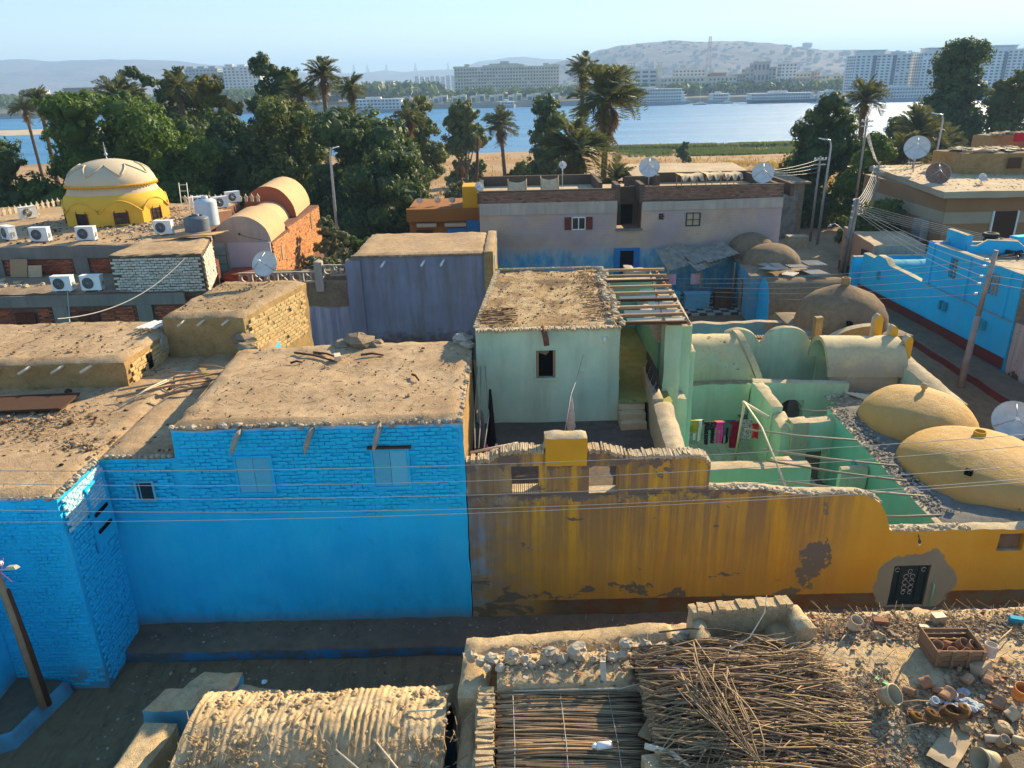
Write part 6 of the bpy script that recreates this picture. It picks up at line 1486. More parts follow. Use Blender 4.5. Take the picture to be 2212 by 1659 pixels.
s = MB(); s.tube([(1.75, 8.0, 3.28), (2.1, 7.85, 3.3), (2.3, 7.6, 3.3)], [.045, .04, .02], 7); s.build('branch', M['paledwood'], None, 'thick pale branch resting on the mud block', 'branch')
# crate with tins
cr = thing('wooden_crate', (6.92, 9.65, 3.28), 'weathered wooden crate full of rusty tins on the near roof', 'crate')
CR = Matrix.Rotation(-.04, 3, 'Z')
def cb(c, d_, nm, m_='crate'):
    b = MB(); b.box(CR @ Vector(c) + Vector((6.92, 9.65, 3.28)), d_, 0, rot=CR); return b.build(nm, M[m_], cr)
for k in range(3):
    z = .06 + .105 * k
    cb((0, -.27, z), (.74, .02, .095), 'slat'); cb((0, .27, z), (.74, .02, .07), 'slat'); cb((-.37, 0, z), (.02, .54, .10), 'slat'); cb((.37, 0, z), (.02, .54, .10), 'slat')
for x in (-.355, -.12, .13, .355): cb((x, -.29, .16), (.05, .02, .31), 'batten')
cb((0, 0, .01), (.72, .52, .02), 'base')
def can(x, y, z, r_, h_, ax, mat, label, cat='tin', nm='tin', grp='tins and pots on the near roof'):
    ax = Vector(ax).normalized(); rot = ax.to_track_quat('Z', 'Y').to_matrix()
    s = MB(); s.lathe([(.001, 0), (r_, 0), (r_ * 1.03, .008), (r_, .016), (r_, h_ * .5), (r_ * .98, h_ * .52), (r_, h_ * .54), (r_, h_ - .012), (r_ * 1.04, h_), (r_ * .93, h_), (r_ * .92, h_ * .2), (.001, h_ * .18)], (x, y, z), 16, 0, True, rot=rot)
    return s.build(nm, mat, None, label, cat, grp)
for i, (dx, dy, ax, l_) in enumerate(((-.06, .1, (.5, -.8, .3), 'tin tilted highest at the back of the crate'), (.16, .06, (.3, -.5, .9), 'wide rusty pot at the back right inside the crate'), (-.23, .0, (-.2, -.4, 1), 'open dark tin at the left inside the crate'), (.3, -.02, (.2, -.3, 1), 'open tin at the right end of the crate'), (-.1, -.16, (0, -.4, 1), 'dark open tin at the front left in the crate'), (.1, -.17, (.2, -.5, .9), 'open tin at the front right in the crate'))):
    can(6.92 + dx, 9.65 + dy, 3.4, .085, .15, ax, M['tan_tin'] if i else M['clay'], l_)
# ---------------------------------------------------------------- tins, pots and litter on the near roof
T = [(6.91, 9.34, .035, .10, (.1, 0, 1), 'tan_tin', 'small tin standing in the shadow of the crate'), (6.86, 9.09, .075, .15, (.8, .5, .2), 'tan_tin', 'rusty tin lying on its side in the crate shadow'), (7.18, 9.05, .08, .2, (.5, .8, .15), 'tan_tin', 'long tan tin lying below the square tin'), (6.14, 9.02, .085, .16, (.9, -.1, .5), 'clay', 'terracotta tin tilted left of the crate shadow'),
     (6.31, 8.98, .06, .2, (.7, -.6, .15), 'tan_tin', 'dark tin lying at the tip of the crate shadow'), (6.37, 8.77, .09, .19, (.8, .5, .3), 'tan_tin', 'tan tin below the crate shadow'), (5.85, 8.95, .055, .17, (.6, -.7, .2), 'tan_tin', 'narrow tan tin left of the terracotta tin'), (6.49, 8.54, .06, .17, (.3, -.8, .4), 'rust', 'brown tin beside the pale rag'), (6.25, 8.45, .11, .16, (.1, -.5, 1), 'rust', 'open black pot with a rusty rim'),
     (7.49, 8.78, .10, .22, (-.1, -.3, 1), 'orange_tin', 'open tin with an orange inside at the right edge'), (7.06, 8.59, .09, .17, (.6, .6, .5), 'tan_tin', 'tan tin right of the pale rag'), (7.11, 8.41, .085, .16, (.8, .2, .5), 'card', 'tan box-like tin below right of the pale rag'), (6.77, 8.03, .07, .16, (.2, -.4, .9), 'yellowpot', 'cream plastic pot, left one of two near the bottom'), (7.0, 8.08, .065, .2, (.7, -.7, .3), 'yellowpot', 'cream plastic pot lying right of its twin'),
     (6.61, 8.11, .055, .26, (.9, -.3, .15), 'litter', 'white tube lying below the coir bundle'), (7.5, 9.57, .095, .2, (.1, .1, 1), 'rusttin2', 'whitish rusty tin standing right of the crate'), (5.67, 10.35, .10, .2, (.1, -.3, 1), 'clayp', 'pale clay jar near the mud trough'), (6.17, 8.71, .055, .1, (.1, -.5, 1), 'white', 'small white cup lying among the rusty tins'), (6.6, 8.75, .05, .12, (.5, .5, .4), 'tan_tin', 'little rusty tin above the pale rag')]
M['orange_tin'] = flat('orange_tin', (.62, .22, .05), .6, .3, var=.3); M['rusttin2'] = tint('whitish_tin', (.52, .45, .36), .1, dark=(.3, .12, .05), sc=9, ostr=.8); M['clayp'] = flat('pale_clay', (.50, .38, .25), .8, .2)
for (x, y, r_, h_, ax, m_, l_) in T: can(x, y, fz(x, y) + r_ * .8, r_, h_, ax, M[m_], l_)
def bxs(nm, c, d_, rz_, mat, label, cat, tilt=.0, grp=None):
    s = MB(); s.box((c[0], c[1], fz(c[0], c[1]) + d_[2] / 2 + .02), d_, 0, rot=Matrix.Rotation(rz_, 3, 'Z') @ Matrix.Rotation(tilt, 3, 'X')); return s.build(nm, mat, None, label, cat, grp)
bxs('square_tin', (7.22, 9.3), (.26, .2, .19), .6, M['card'], 'large square cream tin right of the crate', 'tin', -.3); bxs('tin_box', (7.19, 10.5), (.2, .14, .17), .1, M['yellowpot'], 'cream tin box standing at the back edge of the near roof', 'tin')
bxs('brick', (6.2, 10.48), (.24, .12, .1), -.2, M['clay'], 'reddish brick at the back edge of the near roof', 'brick'); bxs('carton', (6.89, 10.35), (.17, .07, .06), -.2, M['yellowlabel'] if 'yellowlabel' in M else M['yellowpot'], 'white carton with an orange end behind the crate', 'carton')
bxs('blue_box', (8.5, 10.45), (.2, .1, .09), -.3, M['mudgrey'] if 0 else M['teal'], 'teal box at the back right corner of the near roof', 'box'); bxs('brown_bag', (6.75, 7.62), (.3, .28, .22), .3, M['wood'], 'stiff brown sack at the bottom right corner', 'sack', .5)
s = MB(); s.box((5.62, 9.12, fz(5.62, 9.12) + .03), (.06, .24, .03), 0, .7); s.build('bottle_piece', M['greenpl'], None, 'piece of green plastic on the sunny mud left of the tins', 'plastic')
def bucket(x, y, r_, h_, ax, mat, label, z=None):
    ax = Vector(ax).normalized(); rot = ax.to_track_quat('Z', 'Y').to_matrix(); t = thing('bucket', (x, y, fz(x, y)), label, 'bucket'); z = fz(x, y) + r_ * .85 if z is None else z
    s = MB(); s.lathe([(.001, 0), (r_ * .82, 0), (r_, h_), (r_ * .96, h_), (r_ * .79, .02), (.001, .02)], (x, y, z), 26, 0, True, rot=rot); s.build('body', mat, t)
    s = MB(); s.lathe([(r_ * .99, h_ - .03), (r_ * 1.06, h_ - .02), (r_ * 1.06, h_ + .01), (r_ * .96, h_ + .01)], (x, y, z), 26, 0, True, rot=rot); s.build('rim', mat, t)
bucket(6.5, 7.7, .15, .28, (-.9, -.2, .35), M['yellowpot'], 'large cream bucket lying on its side at the bottom right'); bucket(5.44, 8.75, .15, .2, (.5, -.55, .75), M['yellowpot'], 'cream bucket half buried with its dark mouth upward')
cbd = MB(); cbd.grid(lambda i, j: Matrix.Rotation(.75, 3, 'Z') @ Vector(((i / 10 - .5) * .75, (j / 6 - .5) * .36 * (1 - .3 * (i / 10) * (j % 2)), .012 * sin(i * .9) + .01 * (j % 2))) + Vector((6.05, 7.98, fz(6, 7.98) + .07)), 10, 6, 0, True); cbd.build('cardboard_sheet', M['card'], None, 'torn cream cardboard sheet at the lower right of the near roof', 'cardboard')
s = MB(); rr = random.Random(91)
for i in range(26): c = Vector((6.62 + rr.gauss(0, .12), 8.72 + rr.gauss(0, .09), fz(6.6, 8.7) + .05)); rock(s, c, rr.uniform(.04, .09), 0, i, .5)
s.build('rag', M['palerag'], None, 'crumpled pale blue rag among the tins', 'rag')
s = MB(); s.tube([(5.75 + .1 * cos(t_ * .9) + .03 * t_, 8.45 + .10 * sin(t_ * .9) - .004 * t_, 3.2 + .01 * t_) for t_ in range(26)], .04, 7); s.build('coir_rope', M['rope'], None, 'brown coil of coir rope between the bucket and the tins', 'rope')
for i, (x, y, s_) in enumerate(((6.0, 10.15, .11), (6.35, 10.15, .06), (5.75, 9.35, .07), (4.85, 9.0, .16), (5.0, 9.35, .08), (6.95, 8.25, .14), (6.45, 8.3, .1))):
    s = MB(); rock(s, (x, y, fz(x, y) + s_ * .4), s_, 0, i + 40); s.build('lump', M['vaultmud'], None, ['large', 'small white', 'dark', 'biggest grey', 'round grey', 'straw covered', 'brown'][i] + ' lump of mud lying ' + ['behind the sunny mud patch', 'right of the large lump behind the sunny patch', 'at the left rim of the crate shadow', 'against the end of the palm rib heap', 'on the end of the upper palm ribs', 'below the pale rag', 'between black pot and cream pots'][i], 'lump')
# uncountable crumbs, straw and shards
s = MB(); rr = random.Random(99)
def litz(x, y): return fz(x, y) + .01
for i in range(7500):
    q = rr.random()
    if q < .30: x, y = rr.uniform(4.9, 9.5), min(10.85, rr.gauss(10.35, .22))
    elif q < .55: x, y = rr.gauss(4.6, .8), rr.uniform(7.2, 9.1)
    elif q < .93: x, y = rr.uniform(5.0, 8.8), rr.uniform(7.2, 9.2) if rr.random() < .8 else rr.uniform(8.8, 9.6)
    else: x, y = rr.uniform(-.3, 2.6), rr.uniform(9.3, 10.3)
    if 5.9 < x < 6.6 and 9.0 < y < 9.6 and q < .93: continue
    hh = litz(x, y) + (.16 if x < 4.8 and rr.random() < .5 else 0)
    k_s = rr.random()
    if k_s < .55: rock(s, (x, y, hh), rr.uniform(.008, .035), 0 if rr.random() < .35 else 1, i, .6)
    elif k_s < .85: a = rr.uniform(0, pi); L_ = rr.uniform(.06, .35); s.tube([(x, y, hh), (x + L_ * cos(a), y + L_ * sin(a), hh + rr.uniform(0, .09))], .005, 3, 2, cap=False)
    else: s.box((x, y, hh + .01), (rr.uniform(.03, .1), rr.uniform(.03, .09), rr.uniform(.005, .03)), rr.choice((0, 1, 1, 1, 3, 4)), rot=Matrix.Rotation(rr.uniform(-.6, .6), 3, 'X') @ Matrix.Rotation(rr.uniform(0, 3), 3, 'Z'))
s.build('litter', [M['litter'], M['mudgrey'], M['reed'], M['clay'], M['tan_tin']], None, 'scattered crumbs, straw and shards covering the near mud roof', 'litter', kind='stuff')
for i in range(14):
    x, y = 5.2 + .24 * i, rr.uniform(7.4, 10.6); a = rr.uniform(-.9, .9); L_ = rr.uniform(.35, .8); z = litz(x, y) + .05
    s = MB(); s.tube([(x, y, z), (x + L_ * .5 * cos(a), y + L_ * .5 * sin(a), z + .05), (x + L_ * cos(a), y + L_ * sin(a), z + .03)], [.014, .012, .008], 5); s.build('twig', M['reed'], None, ORD[i] + ' loose bent twig from the left among the near roof litter', 'twig', 'loose twigs on the near roof')

# ================================================================ DOMES AND VAULTS BEHIND THE COURT
md = thing('big_mud_dome', (13.4, 29.5, 0), 'large brown mud dome with a small pot on top and a dark vent hole', 'domed house')
b = MB(); block(b, [(11.4, 27.9), (15.6, 27.9), (15.2, 31.4), (11.4, 31.4)], 0, 2.5, 0, 1, .3, .04); b.build('base', [M['mudgrey'], M['mudgrey']], md)
b = MB(); b.lathe([(1.75, -.3), (1.78, .15), (1.7, .6), (1.5, 1.0), (1.22, 1.3), (.9, 1.45), (.55, 1.62), (.25, 1.72), (.001, 1.78)], (13.4, 29.5, 2.4), 40, 0, True, .07, 1.1); b.build('dome', M['muddome2'] if 'muddome2' in M else M['muddome'], md)
b = MB(); b.lathe([(.14, 0), (.17, .1), (.17, .3), (.12, .3), (.1, .1)], (13.4, 29.5, 4.12), 12); b.build('pot', M['mudwall'], md)
b = MB(); b.box((13.0, 27.82, 3.0), (.16, .3, .26)); b.build('vent_hole', M['black'], md)
s = MB()
W((7.6, 30.4), (11.5, 30.4), .3, 0, lambda u: 2.35 + .08 * nz((u, 0, 0), 1.2), mf='bluepeel', name='rough_wall', par=md)
oc = thing('ochre_low_wall', (9.5, 28.2, 0), 'low ochre wall topped by a row of half round tiles behind the scalloped gable', 'wall')
W((7.2, 28.3), (13.4, 27.7), .25, 0, lambda u: 2.42, mf='ochreplain', par=oc)
rr = random.Random(2); tm_ = MB(); tm_.lathe([(.05, -.17), (.05, .17)], (0, 0, 0), 6, 0, True, a0=0, a1=pi, rot=Matrix.Rotation(pi / 2, 3, 'X')); te = tm_.mesh('tile', M['tanbrick'])
for i in range(60): inst('tile', te, oc, Vector((7.2 + i * .103, 28.4 - i * .01, 2.46)) - oc.location, (0, pi * 0, 0))
bv = thing('blue_vault', (14, 36.5, 0), 'blue fronted barrel vault of brown mud beside the twin domes', 'vault')
vault('vault', bv, (12.6, 36.5), (16.2, 36.2), 1.15, 1.2, 1.5, [M['muddome'], M['mudgrey'], M['blue2']], endmat=2, zb=0, slant=.4)
td = thing('twin_dome_house', (13.8, 40, 0), 'pale blue walled house under two brown mud domes', 'domed house')
b = MB(); block(b, [(12.2, 37.6), (15.5, 37.6), (15.8, 43.0), (12.6, 43.0)], 0, 2.6, 0, 1, .4, .04); b.build('wall', [M['mudgrey'], M['bluepeel']], td)
dome('dome', td, (14.1, 40.3), 1.55, 1.5, 2.5, 1.1, M['muddome'], .06); dome('dome', td, (13.6, 42.3), 1.35, 1.3, 2.5, 1.35, M['muddome'], .06)
for y in (39.3, 40.9):
    b = MB(); pts = [(12.18 + .0, y + .35 * cos(q * pi / 8), 1.6 + .45 * sin(q * pi / 8)) for q in range(9)]; pts = [(12.18, y + .35, .3)] + pts + [(12.18, y - .35, .3)]; pts = [(p_[0] + .21 * (p_[1] - 37.6) / 5.4 * 1.9 * 0 + (p_[1] - 37.6) * .074 - .03, p_[1], p_[2]) for p_ in pts]; b.add(pts, [tuple(range(len(pts)))]); b.build('arched_niche', M['wood'], td)
def pile(nm, x0, x1, y0, y1, z, n_, label, seed):
    t = thing(nm, ((x0 + x1) / 2, (y0 + y1) / 2, z), label, 'sheets'); rr = random.Random(seed)
    for i in range(n_):
        w_, l_ = rr.uniform(.5, 1.0), rr.uniform(.8, 1.5)
        corr(t, (rr.uniform(x0, x1), rr.uniform(y0, y1), z + .05 + .03 * i), w_, l_, Matrix.Rotation(rr.uniform(-.8, .8), 3, 'Z') @ Matrix.Rotation(rr.uniform(-.12, .12), 3, 'X'), M['asbestos'], 'sheet')
pile('corrugated_sheets', 12.6, 16.0, 36.6, 38.6, 2.75, 9, 'jumbled pile of broken white corrugated sheets between the twin domes and the blue vault', 4)
# ================================================================ STREET AND BLUE HOUSE AT RIGHT
b = MB(); b.grid(lambda i, j: ([18.9, 18.95, 19.1, 20.3][i] + .1 * nz((0, j * .7, 0), 1) * (i < 2), 22 + 20 * j / 24, [0, .28, .32, .36][i]), 3, 24, lambda i, j: 1 if i == 0 else 0); b.build('sidewalk_right', [M['bench'], M['maroon']], kind='structure')
sb = thing('blue_street_house', (21, 36, 0), 'bright blue two storey house along the street at right, with a dark red base', 'house')
b = MB()
wall(b, (20.0, 42.3), (20.3, 36.0), .35, 0, lambda u: 2.55 - .2 * (u / 6.3) + (.25 if u < 2.6 and u > 1.2 else 0), [(1.2, 1.5, .9, 1.4)] if 0 else [], 0, 1, res=.4, amp=.02)
wall(b, (20.3, 36.0), (20.55, 29.6), .35, 0, lambda u: 4.35, [(1.55, 2.15, 3.1, 4.0), (4.5, 5.1, 3.1, 4.0)], 0, 1, res=.3, amp=.015)
wall(b, (19.75, 42.9), (24, 42.9), .35, 0, lambda u: 2.2, [], 0, 1, res=.5)
wall(b, (20.3, 36.05), (26, 36.9), .3, 0, lambda u: 4.4 - .06 * u, [], 0, 1, res=.5)
b.build('wall', [M['blue2'], M['capsand']], sb)
b = MB(); b.bx(19.93, 20.0, 29.6, 36.0, 0, 0)
b = MB(); b.grid(lambda i, j: (20.24 + .25 * (i / 12) - .04 * (j), 36.0 - 6.4 * i / 12, 2.35 + .06 * j + .03 * nz((i, 0, 0), 1)), 12, 1, 0, True); b.build('ledge', M['capsand'], sb)
for y in (35.85, 33.0, 30.3): b = MB(); b.box((20.28 + .04 * (36 - y), y, 3.35), (.12, .16, 1.9)); b.build('pilaster', M['blue2'], sb)
b = MB(); b.grid(lambda i, j: (19.93 + .57 * i / 20, 42.3 - 12.7 * i / 20, .3 + .5 * j), 20, 1); b.build('red_base', M['maroon'], sb)
for y in (34.15, 31.2):
    b = MB(); b.box((20.55, y, 3.55), (.05, .6, .95)); w_ = b.build('window', M['wood'], sb)
    b = MB()
    for dy in (-.24, 0, .24): b.box((20.42, y + dy, 3.55), (.03, .03, .9))
    for dz in (-.3, 0, .3): b.box((20.42, y, 3.55 + dz), (.03, .56, .03))
    b.build('window_bars', M['blue2'], w_)
for y in (40.3, 34.4, 34.1, 31.5, 31.2): b = MB(); b.box((20.1 + .04 * (38 - y), y, 1.75), (.16, .14, .42)); b.build('slit_window', M['slit'] if 'slit' in M else M['teal'], sb)
b = MB(); block(b, [(20.6, 29.6), (27, 29.6), (27, 36.6), (20.5, 35.9)], 3.0, 4.1, 0, 1, .4, .04); b.build('roof', [M['rooftan'], M['mudgrey']], sb)
b = MB(); wall(b, (21.2, 34.8), (28, 31.8), .25, 3.9, lambda u: 4.75 - (.3 if int(u * 1.3) % 3 == 0 else 0), [], 0, 1, res=.4); wall(b, (21.2, 36.6), (21.2, 34.9), .25, 3.9, lambda u: 4.9, [], 0, 1); b.build('roof_parapet', [M['blue2'], M['capsand']], sb)
vault('vault', sb, (20.6, 40.6), (24.5, 40.4), 1.1, 1.3, 1.2, [M['teal'], M['teal']], zb=0)
# next house right: brown brick corner and flaked white base
nb_ = thing('flaked_white_house', (21, 27, 0), 'brown brick house with flaked white lower wall at the right edge', 'house')
b = MB(); wall(b, (20.6, 29.5), (20.9, 20.5), .35, 0, lambda u: 2.4, [], 0, 1, res=.4); b.build('lower_wall', [M['flakedwhite'], M['mudgrey']], nb_)
b = MB(); wall(b, (20.6, 29.55), (21.6, 29.3), .3, 2.4, lambda u: 4.3, [], 0, 1, res=.3); wall(b, (21.4, 29.2), (21.6, 20.5), .35, 2.3, lambda u: 4.2, [], 0, 1, res=.4); b.build('upper_wall', [M['mudgrey'], M['capsand']], nb_)
b = MB(); b.bx(21.0, 22.2, 20.5, 29.0, 2.3, 2.42); b.build('terrace', M['mudgrey'], nb_)
s = MB(); s.bx(21.3, 21.9, 27.2, 28.0, 2.4, 3.3); s.build('cage', M['darkwood'], None, 'dark wooden crate cage on the ledge at the right edge', 'cage')
# tyres and junk on the blue house roof
for i, (x, y, z) in enumerate(((22.2, 35.0, 4.15), (22.2, 35.0, 4.33), (22.6, 35.3, 4.5), (22.7, 35.6, 4.68), (23.8, 34.6, 4.15), (22.9, 34.0, 4.2))):
    s = MB(); s.lathe([(.2, 0), (.32, .0), (.36, .05), (.36, .12), (.32, .17), (.2, .17), (.2, 0)], (x, y, z), 20); s.build('tyre', M['tyre'], None, ['lowest tyre of the stack on the blue house roof', 'second tyre of the stack on the blue house roof', 'third tyre of the stack on the blue house roof', 'top tyre of the stack on the blue house roof', 'tyre lying flat right of the stack', 'tyre lying in front of the stack'][i], 'tyre', 'old tyres on the blue house roof')
for i, (c, d_, m_, l_) in enumerate((((24.8, 33.3, 4.4), (1.0, .7, .5), 'wood', 'brown box on the blue house roof at the right edge'), ((24.6, 36.2, 4.4), (.9, .5, .3), 'blue', 'blue crate on the blue house roof behind the tyres'), ((23.5, 35.4, 4.35), (.6, .6, .4), 'mudgrey', 'grey drum-like block beside the tyre stack'))):
    s = MB(); s.box(c, d_, 0, .2); s.box((c[0], c[1], c[2] + d_[2] / 2), (d_[0] * .9, d_[1] * .9, .03), 0, .2); s.build('box', M[m_], None, l_, 'box')
for i in range(9):
    s = MB(); a = .3 * i; x, y = 21.3 + .3 * i, 33.0 + .35 * (i % 4); s.tube([(x, y, 4.15), (x + 1.1 * cos(a), y + .8 * sin(a), 4.3)], .03, 5); s.build('scrap_pole', M['wood'] if i % 2 else M['wiredark'], None, ORD[i] + ' scrap pole from the left in the jumble on the blue house roof', 'pole', 'scrap poles on the blue house roof')
# salmon hut by the poles
sh_ = thing('salmon_hut', (22, 46, 0), 'small salmon and white hut with flat pale roof beside the concrete pole', 'hut')
b = MB(); block(b, [(21.5, 44.2), (24.5, 44.2), (25.2, 48.6), (21.7, 49.2)], 0, 2.5, 0, 1, .5, .02, .03, skipf=(0, 3)); b.build('roof', [M['rooftan'], M['greywash']], sh_)
W((21.5, 44.2), (24.5, 44.2), .2, 0, lambda u: 2.5, mf='greywash', par=sh_); W((21.7, 49.2), (21.5, 44.2), .2, 0, lambda u: 2.75 - .05 * u, mf='pinkwall', par=sh_)
b = MB(); b.grid(lambda i, j: (21.46 + .2 * (1 - i), 44.15 + 5.0 * (1 - i), .6 * j), 1, 1); b.bx(21.5, 24.5, 44.12, 44.2, 0, .5); b.build('red_base', M['maroon'], sh_)
b = MB(); b.box((21.42, 45.2, 1.3), (.08, .9, 1.5)); b.build('door', M['darkwood'], sh_)
# far street: grey gate, parapets
fs = thing('grey_gate_house', (22, 62, 0), 'grey walled yard house with a tall metal sheet gate on the far street corner', 'house')
b = MB(); b.bx(18.6, 23.0, 60, 60.3, 0, 4.1, 0); b.bx(22.7, 23.0, 60.3, 68, 0, 4.1); b.bx(18.2, 23.4, 59.8, 68, 4.1, 4.25); b.build('wall', M['mudgrey'], fs)
b = MB(); b.bx(23.2, 28, 76, 76.4, -1, 2.4); b.build('red_wall', M['redwood'], fs)
b = MB(); b.bx(20.6, 22.0, 55.5, 56.4, 0, .9); b.build('low_wall', M['capsand'], fs)
b = MB(); b.bx(20.9, 22.5, 59.86, 59.98, 0, 3.6); b.build('gate', M['sheetgrey'], fs)
# flat pale roof house behind the long grey building
pr = thing('pale_roof_house', (13, 63, 0), 'red brick house with a wide sunlit pale flat roof near the river field', 'house')
b = MB(); block(b, [(9.5, 58), (18.6, 58), (19.6, 68), (10, 69)], 4.5, 5.0, 0, 1, .6, .04, .03); b.build('roof', [M['rooftan'], M['tanbrick']], pr)
b = MB(); b.bx(9.9, 18.2, 58.5, 67, 0, 4.5); b.build('wall', M['mortarred'], pr)
b = MB(); b.bx(11.4, 11.9, 58.35, 58.5, 3.7, 4.3); b.build('window', M['black'], pr)
# upper right house with dishes
ur = thing('banded_house', (32, 50, 0), 'brown and cream banded house with a wide littered flat roof and big dishes', 'house')
b = MB(); block(b, [(25.6, 47.0), (26.4, 45.4), (46, 45.0), (46, 60), (28.3, 60)], 4.9, 5.35, 0, 1, .6, .03, .03) if 0 else block(b, [(25.8, 45.6), (46, 45.0), (46, 60), (27.8, 60)], 4.95, 5.35, 0, 1, .6, .03, .03); b.build('roof', [M['rooftan'], M['creamband']], ur)
for (z0, z1, m_) in ((0, 2.55, 'brownband'), (2.55, 3.25, 'brownband'), (3.25, 3.95, 'creamband'), (3.95, 4.95, 'brownband')):
    b = MB(); b.bx(26.6, 46, 46.6 if m_ == 'brownband' else 46.57, 58, z0, z1); b.build('wall_band', M[m_], ur)
b = MB(); b.bx(29.6, 31.0, 46.5, 46.58, 1.9, 3.95); b.build('door', M['darkwood'], ur)
b = MB(); b.bx(29.5, 29.6, 46.45, 46.58, 1.9, 4.0); b.bx(31.0, 31.1, 46.45, 46.58, 1.9, 4.0); b.build('door_frame', M['white'], ur)
b = MB(); b.bx(26.4, 46, 45.6, 46.6, 1.4, 1.6); b.build('terrace', M['creamband'], ur)
b = MB(); b.box((26.3, 48.5, 2.6), (.5, 1.1, 1.3)); b.build('wire_cage', M['steel'], ur)
W((25.2, 56), (24.3, 46.0), .3, 0, lambda u: 2.3, mf='redwall2' if 'redwall2' in M else 'pinkwall', name='red_yard_wall', par=ur)
W((24.3, 46.0), (26, 41.5), .3, 0, lambda u: 2.2, mf='redwall2' if 'redwall2' in M else 'pinkwall', name='red_yard_wall', par=ur)
dd_ = [(28.6, 55.0, 5.35, .82, .9, -.5, 'huge stained white dish standing on the banded house roof', 'dish'), (27.4, 49.6, 5.3, .72, -.1, -.35, 'big rusty brown dish below the huge white dish', 'dishrust'), (29.7, 48.6, 5.3, .26, .2, -.1, 'small white dish on a tripod at the front of the banded house roof', 'dish')]
for (x, y, z, R_, ps, a, l_, m_) in dd_:
    d = make_dish('satellite_dish', l_, M[m_], R_, ps); d.location = (x, y, z); d.rotation_euler = (0, 0, a + pi)
for i, (x0, x1, y0, y1, z1, l_, m_) in enumerate(((31.2, 36.0, 52.5, 56.5, 6.75, 'mud brick hut with a junk covered roof on the banded house roof', 'mudwall'), (36.5, 46, 58.5, 61, 7.4, 'low mud hut with red cloths on its roof behind the banded house', 'mudwall'), (38.5, 46, 53, 57, 7.0, 'red brown hut at the right edge on the banded house roof', 'redbrick'))):
    t = thing('rooftop_hut', ((x0 + x1) / 2, (y0 + y1) / 2, 5.3), l_, 'hut'); b = MB(); block(b, [(x0, y0 + 1.2), (x1, y0), (x1, y1), (x0 - .6, y1)], 5.2 if i != 1 else 0, z1, 0, 1, .5, .05, .05); b.build('wall', [M['mudgrey'], M[m_]], t)
    if i == 0: b = MB(); b.box((34.2, 52.72, 6.1), (.9, .06, .7)); b.build('door', M['darkwood'], t)
    b = MB(); rr = random.Random(i + 6)
    for k in range(120): b.box((rr.uniform(x0, x1), rr.uniform(y0 + .9, y1), z1 + .08), (rr.uniform(.1, .6), rr.uniform(.1, .4), rr.uniform(.03, .2)), rr.randrange(3), rr.uniform(0, 3))
    b.build('roof_junk', [M['litter'], M['wood'], M['grille']], t, kind='stuff')
for i, (x, c_) in enumerate(((37.4, 'red'), (38.6, 'red'), (39.8, 'grey'))):
    s = MB(); s.grid(lambda a_, b_: (x + .8 * a_ / 5, 58.4 + .05 * sin(a_ * 2), 7.6 - .6 * b_ / 4), 5, 4, 0, True); s.build('hanging_cloth', M['cloth'][c_], None, ['left red cloth hung on the far rooftop hut', 'right red cloth hung on the far rooftop hut', 'grey cloth hung right of the red ones on the far rooftop hut'][i], 'cloth')
b = MB(); rr = random.Random(12)
for k in range(700): x = rr.uniform(26.8, 44); y = rr.uniform(46, 59); b.box((x, y, 5.37), (rr.uniform(.03, .16), rr.uniform(.03, .1), rr.uniform(.01, .04)), rr.randrange(3), rr.uniform(0, 3))
b.build('roof_litter', [M['litter'], M['wood'], M['mudwall']], None, 'small litter spread over the banded house roof', 'litter', kind='stuff')

# ================================================================ POLES, LAMPS, WIRES
def insul(par, c): b = MB(); b.lathe([(.02, -.06), (.05, -.05), (.05, -.01), (.035, 0), (.05, .02), (.05, .06), (.02, .07)], c, 10, 0, True, rot=Matrix.Rotation(pi / 2, 3, 'Y')); b.build('insulator', M['white'], par)
lp_ = thing('leaning_pole', (-9.69, 12.02, .36), 'rusty patchwork utility pole leaning at the left edge before the blue wall', 'pole')
b = MB(); b.tube([(-9.69, 12.02, .36), (-9.73, 12.02, 2.6), (-9.80, 12.0, 4.35)], [.085, .075, .06], 8); b.tube([(-9.61, 12.05, .36), (-9.64, 12.05, 1.9), (-9.70, 12.05, 3.2)], [.06, .055, .05], 7, 1); b.build('shaft', [M['polerust'] if 'polerust' in M else M['rust'], M['darkwood']], lp_)
ar = MB(); ar.tube([(-9.86, 11.9, 3.75), (-9.5, 11.7, 3.88), (-9.1, 11.5, 4.05)], .018, 5); ar.build('lamp_arm', M['steel'], lp_)
hd = MB(); hd.box((-9.02, 11.48, 4.10), (.34, .09, .06), 0, rot=Matrix.Rotation(-.45, 3, 'Z') @ Matrix.Rotation(-.32, 3, 'Y'), taper=.7); hd.build('lamp_head', M['cream'], lp_)
for (x, z) in ((-9.68, 4.2), (-9.62, 3.86)): insul(lp_, (x, 11.95, z))
tw = MB(); tw.tube([(-9.45, 11.7, 3.95), (-9.4, 11.66, 4.1), (-9.3, 11.7, 4.15), (-9.35, 11.6, 3.9), (-9.2, 11.6, 3.7)], .006, 4); tw.build('pink_string', M['cloth']['magenta'], None, 'tangled pink string on the lamp arm of the leaning pole', 'string')
def wire(a, c, sag, label, grp=None, r_=.007, mat='wire'):
    a, c = Vector(a), Vector(c); n_ = 26
    s = MB(); s.tube([a.lerp(c, t_ / n_) - Vector((0, 0, sag * 4 * (t_ / n_) * (1 - t_ / n_))) for t_ in range(n_ + 1)], r_, 4, cap=False)
    return s.build('wire', M[mat], None, label, 'wire', grp)
